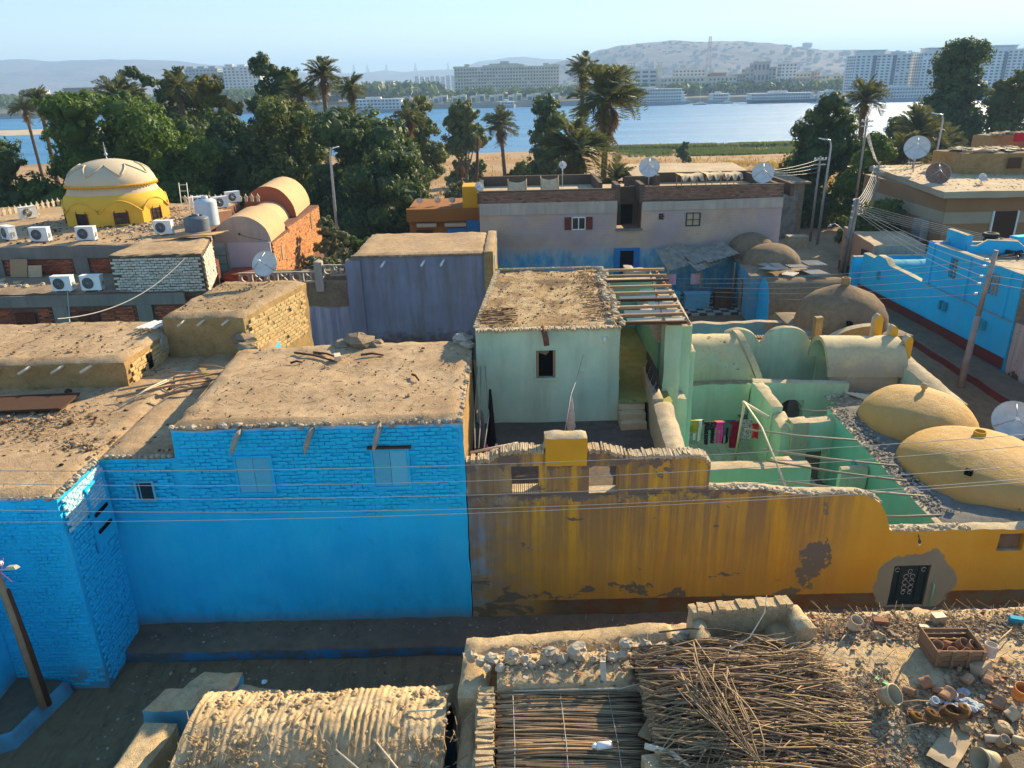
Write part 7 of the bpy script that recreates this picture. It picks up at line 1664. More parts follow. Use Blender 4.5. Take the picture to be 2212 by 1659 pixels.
# five wires over the street from the leaning pole to the right
G5 = 'power wires over the street'
for (a, m_, c, l_) in (((-10.6, 5.72), 5.56, (13, 6.2), 'highest of the five wires crossing before the blue and ochre walls'), ((-10.6, 5.47), 5.23, (13, 6.05), 'second highest of the five wires crossing before the blue and ochre walls'), ((-10.6, 5.16), 4.94, (13, 5.55), 'middle of the five wires crossing before the blue and ochre walls'), ((-9.62, 4.86), 4.65, (13, 5.3), 'second lowest of the five wires crossing before the blue and ochre walls'), ((-9.6, 4.6), 4.55, (13, 5.2), 'lowest of the five wires crossing before the blue and ochre walls')):
    s = MB(); P_ = []
    for q in range(41):
        x = a[0] + (c[0] - a[0]) * q / 40
        # quadratic through the three measured heights
        x0, x1, x2 = a[0], -.9, c[0]; z0, z1, z2 = a[1], m_, c[1]
        z = z0 * (x - x1) * (x - x2) / ((x0 - x1) * (x0 - x2)) + z1 * (x - x0) * (x - x2) / ((x1 - x0) * (x1 - x2)) + z2 * (x - x0) * (x - x1) / ((x2 - x0) * (x2 - x1)); P_.append((x, 12.2, z))
    s.tube(P_, .0065, 4, cap=False); s.build('wire', M['wire'], None, l_, 'wire', G5)
rp = thing('steel_pole', (18.8, 29, 0), 'tapered grey steel utility pole with white insulators in front of the blue street house', 'pole')
b = MB(); b.tube([(18.3, 28.6, 0), (18.6, 28.9, 2.9)], [.14, .12], 9); b.tube([(18.6, 28.9, 2.9), (18.83, 29, 5.5)], [.10, .08], 9); b.build('shaft', M['polesteel'] if 'polesteel' in M else M['steel'], rp)
for (x, z) in ((18.5, 5.15), (18.45, 4.9), (18.42, 4.5), (18.4, 4.2), (18.35, 3.8)): insul(rp, (x, 28.95, z)); 
b = MB()
for z in (5.15, 4.9, 4.5, 4.2, 3.8): b.tube([(18.4, 28.95, z), (18.78, 29.0, z - .03)], .015, 4)
b.build('insulator_pins', M['wiredark'], rp)
cp = thing('concrete_pole', (21.4, 47.7, 0), 'twin concrete utility pole where most of the service wires meet', 'pole')
for dx in (-.12, .14): b = MB(); b.tube([(21.35 + dx, 47.7, 0), (21.6 + dx * .7, 47.7, 4.75)], [.14, .09], 8); b.build('shaft', M['polesteel'] if 'polesteel' in M else M['steel'], cp)
for k in range(7): insul(cp, (21.35 + .42 * (k % 2), 47.55, 4.7 - .18 * k))
b = MB(); b.tube([(21.3, 47.6, 2.2), (20.9, 47.5, 2.9), (20.3, 47.4, 3.3), (20.1, 47.4, 3.2)], .03, 6); b.tube([(20.1, 47.4, 3.2), (19.9, 47.4, 3.1)], [.1, .06], 8); b.build('street_lamp_arm', M['steel'], cp)
def lamp(x, y, z0, z1, hx, label, col='steel'):
    t = thing('street_lamp', (x, y, z0), label, 'street lamp', 'street lamps')
    b = MB(); b.tube([(x, y, z0), (x + .04, y, (z0 + z1) / 2), (x + .1, y, z1 - .55), (x + .1 + hx * .25, y, z1 - .1), (x + hx, y, z1)], [.12, .1, .075, .06, .05], 8); b.build('pole', M[col], t)
    b = MB(); b.box((x + hx * 1.25, y, z1 + .02), (.5, .16, .07), 0, rot=Matrix.Rotation(.25 * (1 if hx < 0 else -1), 3, 'Y'), taper=.7); b.build('lamp_head', M['white'], t)
lamp(23.3, 57, 0, 7.6, -.5, 'tall street lamp standing on the sandy road before the dark tree'); lamp(33.8, 62, 0, 8.9, -.5, 'street lamp rising behind the huge white dish'); lamp(-11.7, 52, 0, 8.15, .4, 'street lamp standing before the dark tree mass left of centre')
def cpole(x, y, z0, z1, label, r_=.11):
    t = thing('utility_pole', (x, y, z0), label, 'pole'); b = MB(); b.tube([(x, y, z0), (x, y, z1)], [r_, r_ * .7], 8); b.build('shaft', M['polesteel'] if 'polesteel' in M else M['steel'], t)
    b = MB(); b.box((x, y - .05, z1 - .25), (.9, .08, .08)); b.box((x, y - .05, z1 - .6), (.9, .08, .08)); b.build('crossarm', M['steel'], t)
    for k in (-.4, -.15, .15, .4): insul(t, (x + k, y - .05, z1 - .15))
cpole(23.2, 58.2, 0, 6.3, 'thin pole left of the tall street lamp with wires fanning to the left'); cpole(30.1, 58, 0, 6.3, 'thin pole at the left corner of the banded house'); cpole(28.0, 62, 0, 8.7, 'tall lattice-topped pole before the palms behind the street trees'); cpole(26.6, 56, 0, 5.9, 'short pole between the street trees carrying many wires')
rr = random.Random(15)
for k in range(7): wire((21.6, 47.7, 4.7 - .12 * k), (26.6 - .3 + .1 * k, 56, 5.7 - .1 * k), .5 + .1 * k, ORD[k] + ' wire in the bundle running back from the twin concrete pole to the street trees', 'wires between the back poles', .016)
for k in range(5): wire((26.7, 56, 5.7 - .12 * k), (30.1, 58, 6.2 - .2 * k), .5 + .12 * k, ORD[k] + ' sagging wire between the short pole and the banded house corner', 'wires sagging to the banded house', .016)
for k in range(6): wire((21.6, 47.6, 4.5 - .14 * k), (26 + .8 * k, 31 + k * .6, 4.5 - .25 * k), .25, ORD[k] + ' wire fanning from the twin concrete pole over the blue house roof', 'wires over the blue house', .012)
for k in range(4): wire((23.2, 58.2, 6.1 - .3 * k), (16.0, 50.0, 6.3 - .05 * k), .2, ORD[k] + ' wire from the top fanning left from the thin pole to the walled yard', 'wires to the walled yard', .014)
for k in range(4): wire((28.0, 62, 8.5 - .25 * k), (26.6, 56, 5.8), .3, ORD[k] + ' steep wire from the tall back pole down to the short pole', 'steep wires at the back poles', .014)
for k, z in enumerate((5.15, 4.9, 4.5, 4.2, 3.8)): wire((18.4, 28.9, z), (5.2 + .3 * k, 21 + 3.2 * k, 2.6 + .55 * k) if 0 else (8.5 + .3 * k, 38 + .3 * k, 2.4 - .3 * k), .25, ORD[k] + ' thin wire from the steel pole across the mud dome to the blue yard', 'wires from the steel pole to the left', .008)
for k, z in enumerate((5.15, 4.9, 4.5, 4.2)): wire((18.9, 29, z), (24.5, 23.5 + .3 * k, 5.6 - .5 * k), .1, ORD[k] + ' wire from the top leaving the steel pole towards the right edge', 'wires from the steel pole to the right', .009)
for k, z in enumerate((5.15, 4.9, 4.5, 4.2)): wire((18.5, 29, z), (21.5, 47.5, 4.4 - .12 * k), .3, ORD[k] + ' wire from the top between the steel pole, the blue wall to the twin pole', 'wires along the blue street house', .010)
wire((-12.2, 28.4, 6.05), (-13.9, 22.5, 5.5), .5, 'pale cable hanging from the white brick room down to the long mud room', None, .018)
wire((-16.9, 28.4, 4.9), (-14.6, 24.0, 4.3), .1, 'wrapped cable running down from the left lower air conditioner', None, .02)
# ================================================================ TREES
def quadleaf(m, c, nrm, s, mi, rr):
    a = nrm.orthogonal().normalized(); a.rotate(Matrix.Rotation(rr.uniform(0, 6.28), 3, nrm)); b_ = nrm.cross(a)
    m.add([c - a * s, c - b_ * s * .45 + nrm * s * .12, c + a * s, c + b_ * s * .45 - nrm * s * .08], [(0, 1, 2, 3)], mi)
def tree(name, x, y, lobes, mat, label, n_=9000, leaf_=.14, z0=None, seed=1, group='trees before the river', trunk=True, inner=True, clump=0.55):
    rr = random.Random(seed); z0 = ground_z(x, y) if z0 is None else z0
    t = thing(name, (x, y, z0), label, 'tree', group)
    tot = sum((l[3] * l[4]) for l in lobes); m = MB()
    cz = sum(l[2] for l in lobes) / len(lobes)
    for (lx, ly, lz, lr, lh) in lobes:
        c = Vector((x + lx, y + ly, lz)); k = int(n_ * 1.7 * lr * lh / tot)
        # small foliage clumps over the surface
        ncl = max(8, int(k / 34))
        for q in range(ncl):
            u, th = rr.uniform(-.75, 1), rr.uniform(0, 2 * pi); s_ = sqrt(1 - u * u)
            d_ = Vector((s_ * cos(th), s_ * sin(th), u)); bump_ = 1 + .28 * nz(d_ * 1.7 + Vector((lx, lz, seed)), 1) + rr.uniform(-.12, .06)
            cc = c + Vector((d_.x * lr, d_.y * lr, d_.z * lh)) * bump_
            cc = c + (cc - c) * rr.uniform(.72, 1.0); cr = clump * rr.uniform(.6, 1.35) * min(1, lr / 2.2)
            for w_ in range(34):
                e = Vector((rr.gauss(0, 1), rr.gauss(0, 1), rr.gauss(0, .8))).normalized()
                p_ = cc + e * cr * rr.uniform(.55, 1.0) ** .5
                nn_ = (e + d_ * .5 + Vector((rr.uniform(-.5, .5), rr.uniform(-.5, .5), rr.uniform(-.2, .6)))).normalized()
                quadleaf(m, p_, nn_, leaf_ * rr.uniform(.7, 1.4), 0, rr)
        if inner:
            vs = []
            m.lathe([(max(.001, lr * .60 * sin(pi * q / 8)), -lh * .60 * cos(pi * q / 8)) for q in range(9)], c, 12, 0, False, .5, .6)
    m.build('crown', mat, t)
    if trunk:
        b = MB(); top = Vector((x + lobes[0][0], y + lobes[0][1], lobes[0][2])); r_ = .09 + .02 * (top.z - z0)
        b.tube([(x, y, z0 - .3), (x + .15, y, z0 + (top.z - z0) * .4), top], [r_ * 1.5, r_, r_ * .6], 8)
        for l in lobes[1:6]: b.tube([(x + .1, y, z0 + (top.z - z0) * .35), (x + l[0] * .5, y + l[1] * .5, z0 + (l[2] - z0) * .6), (x + l[0], y + l[1], l[2])], [r_ * .7, r_ * .5, r_ * .25], 6)
        b.build('trunk', M['trunk'], t)
    return t
def lobes(n_, w_, z0, z1, dep, seed, r0=1.3, r1=2.4, prof=lambda u: 1.0):
    rr = random.Random(seed); L = []
    for i in range(n_):
        u = (i + .5) / n_; z = z0 + (z1 - z0) * u; r_ = rr.uniform(r0, r1)
        r_ = r_ * (1 - .35 * u); z = min(z, z1 - r_ * .55)
        L.append((2 * ((i * .618034 + seed * .37) % 1 - .5) * w_ * prof(u), rr.uniform(-1, .5) * dep, z, r_, r_ * rr.uniform(.75, 1.0)))
    return L
def hump(u): return sqrt(max(.04, 1 - u * u * .9))
tree('broadleaf_tree', -29.6, 61, lobes(38, 7.0, 1.0, 11.6, 3.5, 1, 1.6, 2.7, hump), M['leafbright'], 'huge bright green tree in lumpy tiers behind the yellow dome', 30000, .15, seed=1)
tree('broadleaf_tree', -42.5, 60, lobes(22, 4.6, 0, 9.0, 2.5, 2, 1.5, 2.5), M['leafbright'], 'broad green tree at the left edge below the two leaning palms', 13000, .16, seed=2)
tree('broadleaf_tree', -38.3, 60, lobes(18, 2.2, 0, 8.6, 2, 33, 1.5, 2.4), M['leafdark'], 'dark tree filling the left edge of the photo', 9000, .16, seed=33)
tree('broadleaf_tree', -24.5, 66, lobes(20, 3.6, 0, 9.5, 3, 3, 1.5, 2.5, hump), M['leafdark'], 'dull dark tree right of the huge bright green tree', 16000, .15, seed=3)
tree('broadleaf_tree', -19, 67, lobes(20, 3.8, 0, 10.8, 3, 4, 1.4, 2.4, hump), M['leafolive'], 'olive green tree whose top catches yellow light, left of the dark centre mass', 17000, .15, seed=4)
tree('broadleaf_tree', -11.5, 64, lobes(26, 4.6, -.5, 9.6, 3, 5, 1.5, 2.6, hump), M['leafdark'], 'great dark glossy tree mass just left of centre', 22000, .15, seed=5)
tree('broadleaf_tree', -8.5, 57, lobes(16, 2.8, .5, 7.4, 2, 6, 1.2, 2.0, hump), M['leafdark'], 'dark rounded tree hanging over the orange shop', 13000, .13, seed=6)
tree('broadleaf_tree', -33.2, 84, lobes(9, 2.6, 6, 13.6, 2, 7, 1.3, 2.0), M['leafdark'], 'tall dark tree top between the two tall palms at left', 7000, .17, seed=7)
tree('broadleaf_tree', -40.5, 88, lobes(8, 2.0, 7, 14.0, 2, 17, 1.2, 1.8), M['leafdark'], 'pointed dark tree top just right of the leftmost tall palm', 6000, .17, seed=17)
tree('broadleaf_tree', -28.8, 80, lobes(12, 2.6, 3, 12.9, 2, 8, 1.4, 2.2, hump), M['leafgold'], 'tree with golden lit right side below the pair of distant towers', 9000, .17, seed=8)
tree('broadleaf_tree', -23.6, 84, lobes(12, 2.4, 5, 14.5, 2, 9, 1.3, 2.2, hump), M['leafdark'], 'tall dark tree left of the slender tall palm', 9000, .17, seed=9)
tree('broadleaf_tree', -9.6, 92, lobes(9, 1.8, 2, 10.2, 2, 10, 1.2, 1.8, hump), M['leafolive'], 'olive tree sloping to the right of the shaggy palm', 6000, .18, seed=10)
tree('broadleaf_tree', -5.9, 112, lobes(14, 2.0, 3.2, 9.0, 1.6, 11, 1.5, 2.1, hump), M['leafolive'], 'round topped green tree standing alone before the river left of centre', 7000, .2, seed=11)
tree('broadleaf_tree', 5.2, 98, lobes(16, 1.5, -1.2, 10.0, 1.4, 12, 1.7, 2.3, lambda u: 1.1 - .6 * u), M['leafdark'], 'dense egg shaped dark tree left of the palm cluster', 11000, .17, seed=12)
tree('broadleaf_tree', 27.2, 68, lobes(18, 3.1, -.2, 10.2, 2.4, 13, 1.2, 2.3, lambda u: 1 - .55 * u), M['leafdark'], 'dark peaked tree right of the river field behind the tall street lamp', 17000, .14, seed=13)
tree('broadleaf_tree', 29.2, 64, lobes(8, 1.5, 1, 7.2, 1.5, 14, 1.0, 1.6, hump), M['leafbright'], 'bright green tree edge lit against the dark peaked tree', 7000, .13, seed=14)
tree('broadleaf_tree', 24.8, 52, lobes(9, 1.8, .8, 4.0, 1.5, 15, .8, 1.3, hump), M['leafolive'], 'low dusty street tree beside the sandy road', 6500, .12, seed=15)
tree('broadleaf_tree', 29.5, 55.5, lobes(9, 2.0, .5, 3.9, 1.5, 16, .9, 1.4, hump), M['leafdark'], 'low dark street tree under the sagging wires', 6000, .12, seed=16)
tree('broadleaf_tree', 60.5, 110, lobes(26, 4.6, 1, 15.3, 3, 18, 2.0, 3.0, lambda u: 1.05 - .85 * u), M['leafdark'], 'tallest dark tree with a blunt peak before the white towers at right', 20000, .2, seed=18)
tree('broadleaf_tree', 67.5, 108, lobes(16, 2.2, 1, 11.6, 2.5, 19, 1.7, 2.5, hump), M['leafolive'], 'rounded tree right of the tallest dark tree', 12000, .2, seed=19)
tree('broadleaf_tree', 74.5, 104, lobes(12, 2.6, 0, 7.8, 2.5, 20, 1.6, 2.4, hump), M['leafdark'], 'tree cut by the right edge of the photo', 8000, .2, seed=20)
tree('broadleaf_tree', 52, 106, lobes(8, 2.0, 0, 6.3, 2, 21, 1.3, 2.0, hump), M['leafdark'], 'small dark tree left of the tallest dark tree', 5000, .2, seed=21)
tree('bush', -10.3, 44.5, lobes(9, 1.0, 1, 4.6, .8, 22, .5, .9, hump), M['leafdusty'], 'tall bush with dusty leaves beside the vaulted brick house', 5500, .10, 0, seed=22, group='bushes among the houses', inner=False, clump=.4)
tree('bush', -8.0, 43.0, lobes(10, 1.5, .8, 3.9, .8, 23, .6, 1.0, hump), M['leafbright'], 'bright green bush between the vaulted house and the orange shop', 6000, .10, 0, seed=23, group='bushes among the houses', inner=False, clump=.4)
tree('bush', -9.6, 38.5, lobes(9, 1.1, 1.6, 3.9, .7, 24, .5, .8, hump), M['leafdusty'], 'pale leaved bush behind the pierced fence', 5500, .09, 0, seed=24, group='bushes among the houses', inner=False, clump=.35)
tree('bush', -7.2, 41.0, lobes(8, 1.3, .4, 2.8, .7, 25, .5, .8, hump), M['leafolive'], 'scrubby bush behind the lilac house', 4000, .09, 0, seed=25, group='bushes among the houses', inner=False, clump=.35)
tree('bush', -3.4, 57, lobes(6, .8, 2.0, 5.2, .6, 26, .6, .9), M['leafdusty'], 'thin yellowish bush behind the orange shop', 2600, .11, seed=26, group='bushes among the houses', inner=False)
tree('bush', -.2, 66, lobes(6, 1.3, 1.5, 3.9, .6, 27, .6, .9), M['leafdusty'], 'pale bush in the field behind the small roof dish', 3000, .12, seed=27, group='bushes among the houses', inner=False)
tree('bush', 5.2, 66, lobes(8, 1.6, -.5, 3.0, .8, 28, .8, 1.2, hump), M['leafdark'], 'dark bush at the foot of the palm cluster', 4500, .13, seed=28, group='bushes among the houses')
tree('bush', 16.4, 49.0, lobes(5, .5, 1.6, 4.0, .4, 29, .4, .7), M['leafbright'], 'small green tree at the right end of the long grey building', 2200, .09, 0, seed=29, group='bushes among the houses', inner=False, clump=.3)
tree('broadleaf_tree', -36, 78, lobes(16, 7, 0, 8.6, 2, 34, 1.6, 2.4), M['leafolive'], 'row of dull trees closing the gap under the broad palm at left', 9000, .18, seed=34)
tree('broadleaf_tree', -17, 82, lobes(16, 6, 0, 8.8, 2, 35, 1.6, 2.4), M['leafdark'], 'dark trees closing the gap below the squat pale palm', 9000, .18, seed=35)
tree('bush', -6.2, 120, lobes(6, 2.6, -2.5, 1.2, 1, 30, 1.2, 1.8, hump), M['leafolive'], 'low scrub at the foot of the lone round tree', 3500, .22, seed=30, group='bushes among the houses')
tree('bush', 2.2, 118, lobes(6, 2.4, -2.8, .6, 1, 31, 1.0, 1.5, hump), M['leafolive'], 'low scrub by the water right of the round headed palm', 3000, .22, seed=31, group='bushes among the houses')
tree('bush', 33.6, 150, lobes(4, .8, -3, .2, .8, 32, .9, 1.2), M['leafdark'], 'spiky grey bush alone in the dry field', 2000, .2, seed=32, group='bushes among the houses')
# ---- palms
def frond_mesh(k, dry=False):
    rr = random.Random(k); m = MB(); n_ = 22; L_ = 1.0; drop = (.55, .8, 1.05, 1.5)[k % 4] if not dry else 2.2
    def P(u): return Vector((L_ * (u - .18 * u * u * drop), 0, .42 * u - .62 * drop * u * u))
    m.tube([P(q / 6) for q in range(7)], [.012, .011, .01, .009, .007, .005, .003], 3, cap=False)
    for q in range(2, n_ + 1):
        u = q / n_; p_ = P(u); ll = .30 * sin(pi * min(1, .12 + u * .86)) ** .7 + .05
        for sg in (-1, 1):
            a = rr.uniform(.45, .75) + .25 * u; dz = rr.uniform(-.22, .12) - (.22 if dry else .05)
            tip = p_ + Vector((ll * cos(a), sg * ll * sin(a), ll * dz)); w_ = Vector((.016, 0, 0))
            mid = p_.lerp(tip, .5) + Vector((0, 0, .02))
            m.add([p_ - w_, p_ + w_, mid + w_ * 1.2, tip, mid - w_ * 1.2], [(0, 1, 2, 3, 4)])
    return m
FM = [frond_mesh(k).mesh('frond', M['frond']) for k in range(4)] + [frond_mesh(k, True).mesh('frond', M['fronddry']) for k in (4, 5)]
def palm(x, y, z1, label, spread=3.0, nf=34, dry=8, base=None, lean=(0, 0), tr=.24, up=1.0, seed=1):
    rr = random.Random(seed); z0 = ground_z(x, y) if base is None else base
    t = thing('palm_tree', (x, y, z0), label, 'palm', 'date palms')
    b = MB(); pts = []; rad = []; H = z1 - z0; n_ = max(6, int(H / .35))
    for q in range(n_ + 1):
        u = q / n_; pts.append((x - lean[0] * (1 - u) * 1.0, y - lean[1] * (1 - u), z0 + H * u)); rad.append(tr * (1.15 - .3 * u + (.12 if q % 2 else 0)))
    b.tube(pts, rad, 9); b.lathe([(tr * .9, -.5), (tr * 1.5, -.1), (tr * 1.1, .3), (.01, .5)], (x, y, z1), 9, 0); b.build('trunk', M['palmtrunk'], t)
    for q in range(nf):
        el = rr.uniform(-.5, 1.25) * up; az = q * 2.4 + rr.uniform(-.2, .2)
        inst('frond', FM[rr.randrange(4)], t, (0, 0, z1 - z0 + .1), Matrix.Rotation(az, 3, 'Z') @ Matrix.Rotation(-el, 3, 'Y') @ Matrix.Rotation(rr.uniform(-.3, .3), 3, 'X'), (spread * rr.uniform(.85, 1.1),) * 3)
    for q in range(dry):
        inst('frond', FM[4 + q % 2], t, (0, 0, z1 - z0 - .1), Matrix.Rotation(q * 2.1 + rr.uniform(-.3, .3), 3, 'Z') @ Matrix.Rotation(rr.uniform(.6, 1.1), 3, 'Y'), (spread * rr.uniform(.6, .85),) * 3)
PL = [(-16.6, 75, 12.6, 'tall slender palm standing highest left of centre', 2.1, 38, 10), (-15.1, 80, 11.4, 'palm with a windswept head right of the tall slender palm', 1.9, 30, 8), (-19.2, 76, 11.0, 'dull palm close left of the tall slender palm', 2.2, 30, 10),
      (-15.4, 78, 8.6, 'squat pale palm head before the cruise boat', 2.0, 32, 10), (-10.3, 85, 8.4, 'palm with a long brown skirt of dead fronds above the dark trees', 2.1, 28, 22), (-.8, 118, 5.6, 'round headed palm beside the water left of centre', 3.2, 44, 16),
      (7.2, 75, 12.6, 'higher crown of the two tall palms in the central cluster', 1.9, 30, 10), (8.9, 71, 10.0, 'large lower palm of the central cluster with drooping fronds', 3.9, 52, 20), (5.4, 62, 6.6, 'bushy palm in front of the central cluster with a brown skirt', 3.4, 48, 40), (8.8, 64, 4.0, 'short loose palm right of the bushy palm', 2.1, 30, 12),
      (-37.9, 80, 11.0, 'broad palm crown above the bright tree at left', 2.9, 40, 12), (-30.4, 76, 12.0, 'palm with golden brown drooping fronds left of the twin towers', 2.1, 32, 18), (-61.8, 108, 10.4, 'right of the two leaning palms at the far left', 2.6, 32, 8), (-64.6, 109, 9.8, 'left of the two leaning palms at the far left', 2.4, 30, 8),
      (36.5, 82, 9.2, 'palm crown behind the dark peaked tree at right', 2.6, 36, 10), (33.2, 66, 4.9, 'wide palm left of the huge dish', 2.8, 38, 12), (42.5, 82, 5.6, 'wide palm behind the huge white dish', 3.4, 40, 8), (47.5, 86, 4.2, 'palm with yellowish fronds right of the huge white dish', 2.8, 34, 6), (-26.0, 74, 7.2, 'pale grey palm head low between the dark trees at left', 1.8, 26, 6)]
for i, a in enumerate(PL):
    palm(a[0], a[1], a[2], a[3], a[4], a[5], a[6], seed=i + 1, lean=(rr.uniform(-.6, .6), 0), tr=.2 if a[4] < 2.5 else .27)
for (x, y, z1, l_, r_) in ((-3.6, 100, 5.4, 'bare blackened palm trunk leaning in the sandy field', .2), (-5.8, 98, 2.4, 'short dead palm stump with hanging brown fronds in the field', .2)):
    t = thing('dead_palm', (x, y, ground_z(x, y)), l_, 'palm'); b = MB(); b.tube([(x - .9 if z1 > 4 else x, y, ground_z(x, y)), (x - .2, y, (z1 + ground_z(x, y)) / 2), (x, y, z1)], [r_ * 1.1, r_, r_ * .8], 8); b.build('trunk', M['darkwood'], t)
    for q in range(7 if z1 < 4 else 3): inst('frond', FM[4 + q % 2], t, Vector((x, y, z1)) - t.location, (0, rr.uniform(.5, 1.1), q * .9), (1.5,) * 3)
# ---- field edge plants
def tufts(name, n_, xr, yr, s, mat, label, seed, zo=0.0, dens=None):
    m = MB(); rr = random.Random(seed)
    for i in range(n_):
        x, y = rr.uniform(*xr), rr.uniform(*yr)
        if dens and rr.random() > dens(x, y): continue
        z = ground_z(x, y) + zo
        for k in range(3):
            a = rr.uniform(0, 6.28); h_ = s * rr.uniform(.5, 1.2); w_ = Vector((cos(a), sin(a), 0)) * s * .16; l_ = Vector((rr.uniform(-.4, .4), rr.uniform(-.4, .4), 1)) * h_; p_ = Vector((x + rr.uniform(-.3, .3), y, z - .1))
            m.add([p_ - w_, p_ + w_, p_ + l_ + w_ * .3, p_ + l_ - w_ * .3], [(0, 1, 2, 3)])
    m.build(name, mat, None, label, 'plants', kind='stuff')
tufts('crop_strip', 6500, (30, 80), (192, 222), .7, M['grass'], 'bright green crop strip along the river bank', 1, .2, lambda x, y: .9 if nz((x, y * .3, 0), .08) > -.15 else .15)
tufts('bank_reeds', 6000, (22, 100), (228, 240), 1.1, M['leafolive'], 'tall reeds along the water edge', 2, .2, lambda x, y: .85 if nz((x, 0, 0), .07) > -.2 else .2)
tufts('dry_grass', 7000, (20, 62), (95, 185), .6, M['grassdry'], 'golden dry grass in the river field', 3, .1, lambda x, y: .9 if nz((x, y * .5, 3), .05) > .02 else .12)
tufts('weeds', 2200, (-30, 18), (84, 215), .5, M['grassdry'], 'sparse weeds across the sandy field', 4, .1, lambda x, y: .3)
# ================================================================ FAR BANK
FM_ = {}
def fm(n, c): 
    if n not in FM_: FM_[n] = flat('far_' + n, c, .85, .15, var=.12, sc=.15)
    return FM_[n]
def ridge(name, Y, pts, depth, zb, mat, seed, jag=4.0):
    m = MB(); n_ = 150; nd = 26; x0, x1 = pts[0][0], pts[-1][0]
    def top(x):
        for (a, za), (c, zc) in zip(pts, pts[1:]):
            if a <= x <= c: t_ = (x - a) / (c - a); t_ = t_ * t_ * (3 - 2 * t_); return za + (zc - za) * t_
        return pts[-1][1]
    def P(i, j):
        x = x0 + (x1 - x0) * i / n_; v = j / nd; y = Y - depth * (1 - v)
        e = min(1, min(i, n_ - i) / 8)
        z = zb + (top(x) - zb) * (sin(v * pi / 2) ** 1.3) * e
        z += (noise.fractal(Vector((x, y, seed * 100)) * .004, 1.0, 2.0, 5)) * jag * (1.5 if 0 < j < nd else .5)
        if j == nd: y += 5
        return (x * (1 + .0 * v), y, z)
    m.grid(P, n_, nd, 0, True); return m.build(name, mat, kind='structure', loc=(0, 0, 0))
n = NT('hill_rock', .95, .05); nn_ = n.noise(.006, 8, .65); n2 = n.noise((.003, .003, .06), 5, .6); n.col(n.mix(n.step(n2, .4, .62, 0, .6), n.mix(n.step(nn_, .35, .65), (.17, .12, .11), (.10, .075, .08)), (.21, .155, .14))); n.bump(nn_, 25)
ridge('hills_left', 4000, [(-2600, 142), (-2440, 144), (-2100, 145), (-1766, 138), (-1560, 124), (-1380, 108), (-1194, 70), (-600, 40)], 1300, -8, n.m, 1, 9)
ridge('hills_middle', 5000, [(-1700, 20), (-1350, 55), (-950, 73), (-560, 74), (-296, 76), (-125, 128), (84, 140), (300, 125), (421, 117), (560, 80)], 1400, -8, n.m, 2, 8)
ridge('hill_town', 2600, [(0, 20), (87, 44), (219, 67), (306, 94), (364, 106), (450, 111), (508, 115), (596, 105), (683, 106), (741, 107), (830, 89), (948, 75), (1108, 72), (1256, 66), (1700, 60)], 900, -8, n.m, 3, 6)
b = MB(); rr = random.Random(5); hl = [(87, 44), (219, 67), (306, 94), (364, 106), (508, 115), (596, 105), (741, 107), (830, 89), (948, 75), (1300, 66)]
for i in range(600):
    x = rr.uniform(120, 1300); v = rr.random() ** 1.3 * .75; y = 2600 - 900 * (1 - v); t_ = 120
    for (a, za), (c, zc) in zip(hl, hl[1:]):
        if a <= x <= c: t_ = za + (zc - za) * (x - a) / (c - a)
    z = -8 + (t_ + 8) * (sin(v * pi / 2) ** 1.3); b.box((x, y, z + 3), (rr.uniform(5, 13), 8, rr.uniform(3, 9)), rr.randrange(2))
b.build('hillside_houses', [fm('w', (.22, .18, .16)), fm('t', (.14, .10, .09))], None, 'countless small houses scattered over the hazy hillside town', 'houses', kind='stuff')
b = MB(); b.grid(lambda i, j: (-3000 + 6000 * i / 60, [636, 640, 646, 2200, 9000][j] + 3 * nz((i, 0, 0), .4) * (j < 3), [-9, -4.2, -3.2, -2, -8][j]), 60, 4, lambda i, j: 0 if j < 1 else 1, True)
b.build('far_bank', [fm('quay', (.20, .19, .17)), fm('earth', (.20, .18, .12))], kind='structure', loc=(0, 0, 0))
b = MB(); b.grid(lambda i, j: (-420 + 330 * i / 30, 395 + 25 * j + 8 * nz((i, j, 0), .3), -7.9 + 1.4 * (j == 1) * min(1, min(i, 30 - i) / 6)), 30, 2, 0, True); b.build('sand_bank', fm('sandb', (.48, .36, .24)), kind='structure', loc=(0, 0, 0))
# trees along the far bank
def farwood(name, n_, xr, yr, hr, label, seed):
    m = MB(); rr = random.Random(seed)
    for i in range(n_):
        x, y = rr.uniform(*xr), rr.uniform(*yr); h_ = rr.uniform(*hr); r_ = h_ * rr.uniform(.35, .6)
        for k in range(26):
            th, u = rr.uniform(0, 6.28), rr.uniform(-.5, 1); d_ = Vector((cos(th) * sqrt(1 - u * u), sin(th) * sqrt(1 - u * u), u))
            quadleaf(m, Vector((x, y, -3 + h_ * .62)) + Vector((d_.x * r_, d_.y * r_, d_.z * h_ * .42)) * rr.uniform(.8, 1.1), (d_ + Vector((rr.uniform(-.6, .6),) * 3)).normalized(), r_ * .5, 0, rr)
    m.build(name, M['leafdark'], None, label, 'trees', kind='stuff')
farwood('far_trees', 260, (-190, -60), (655, 760), (7, 15), 'hazy belt of trees along the far bank left of the hotel', 1)
farwood('far_trees', 330, (-60, 420), (660, 690), (5, 10), 'hazy trees along the far promenade below hotel and town', 2)
farwood('far_trees', 260, (-480, -180), (660, 800), (6, 13), 'hazy trees on the far bank behind the left palms', 3)
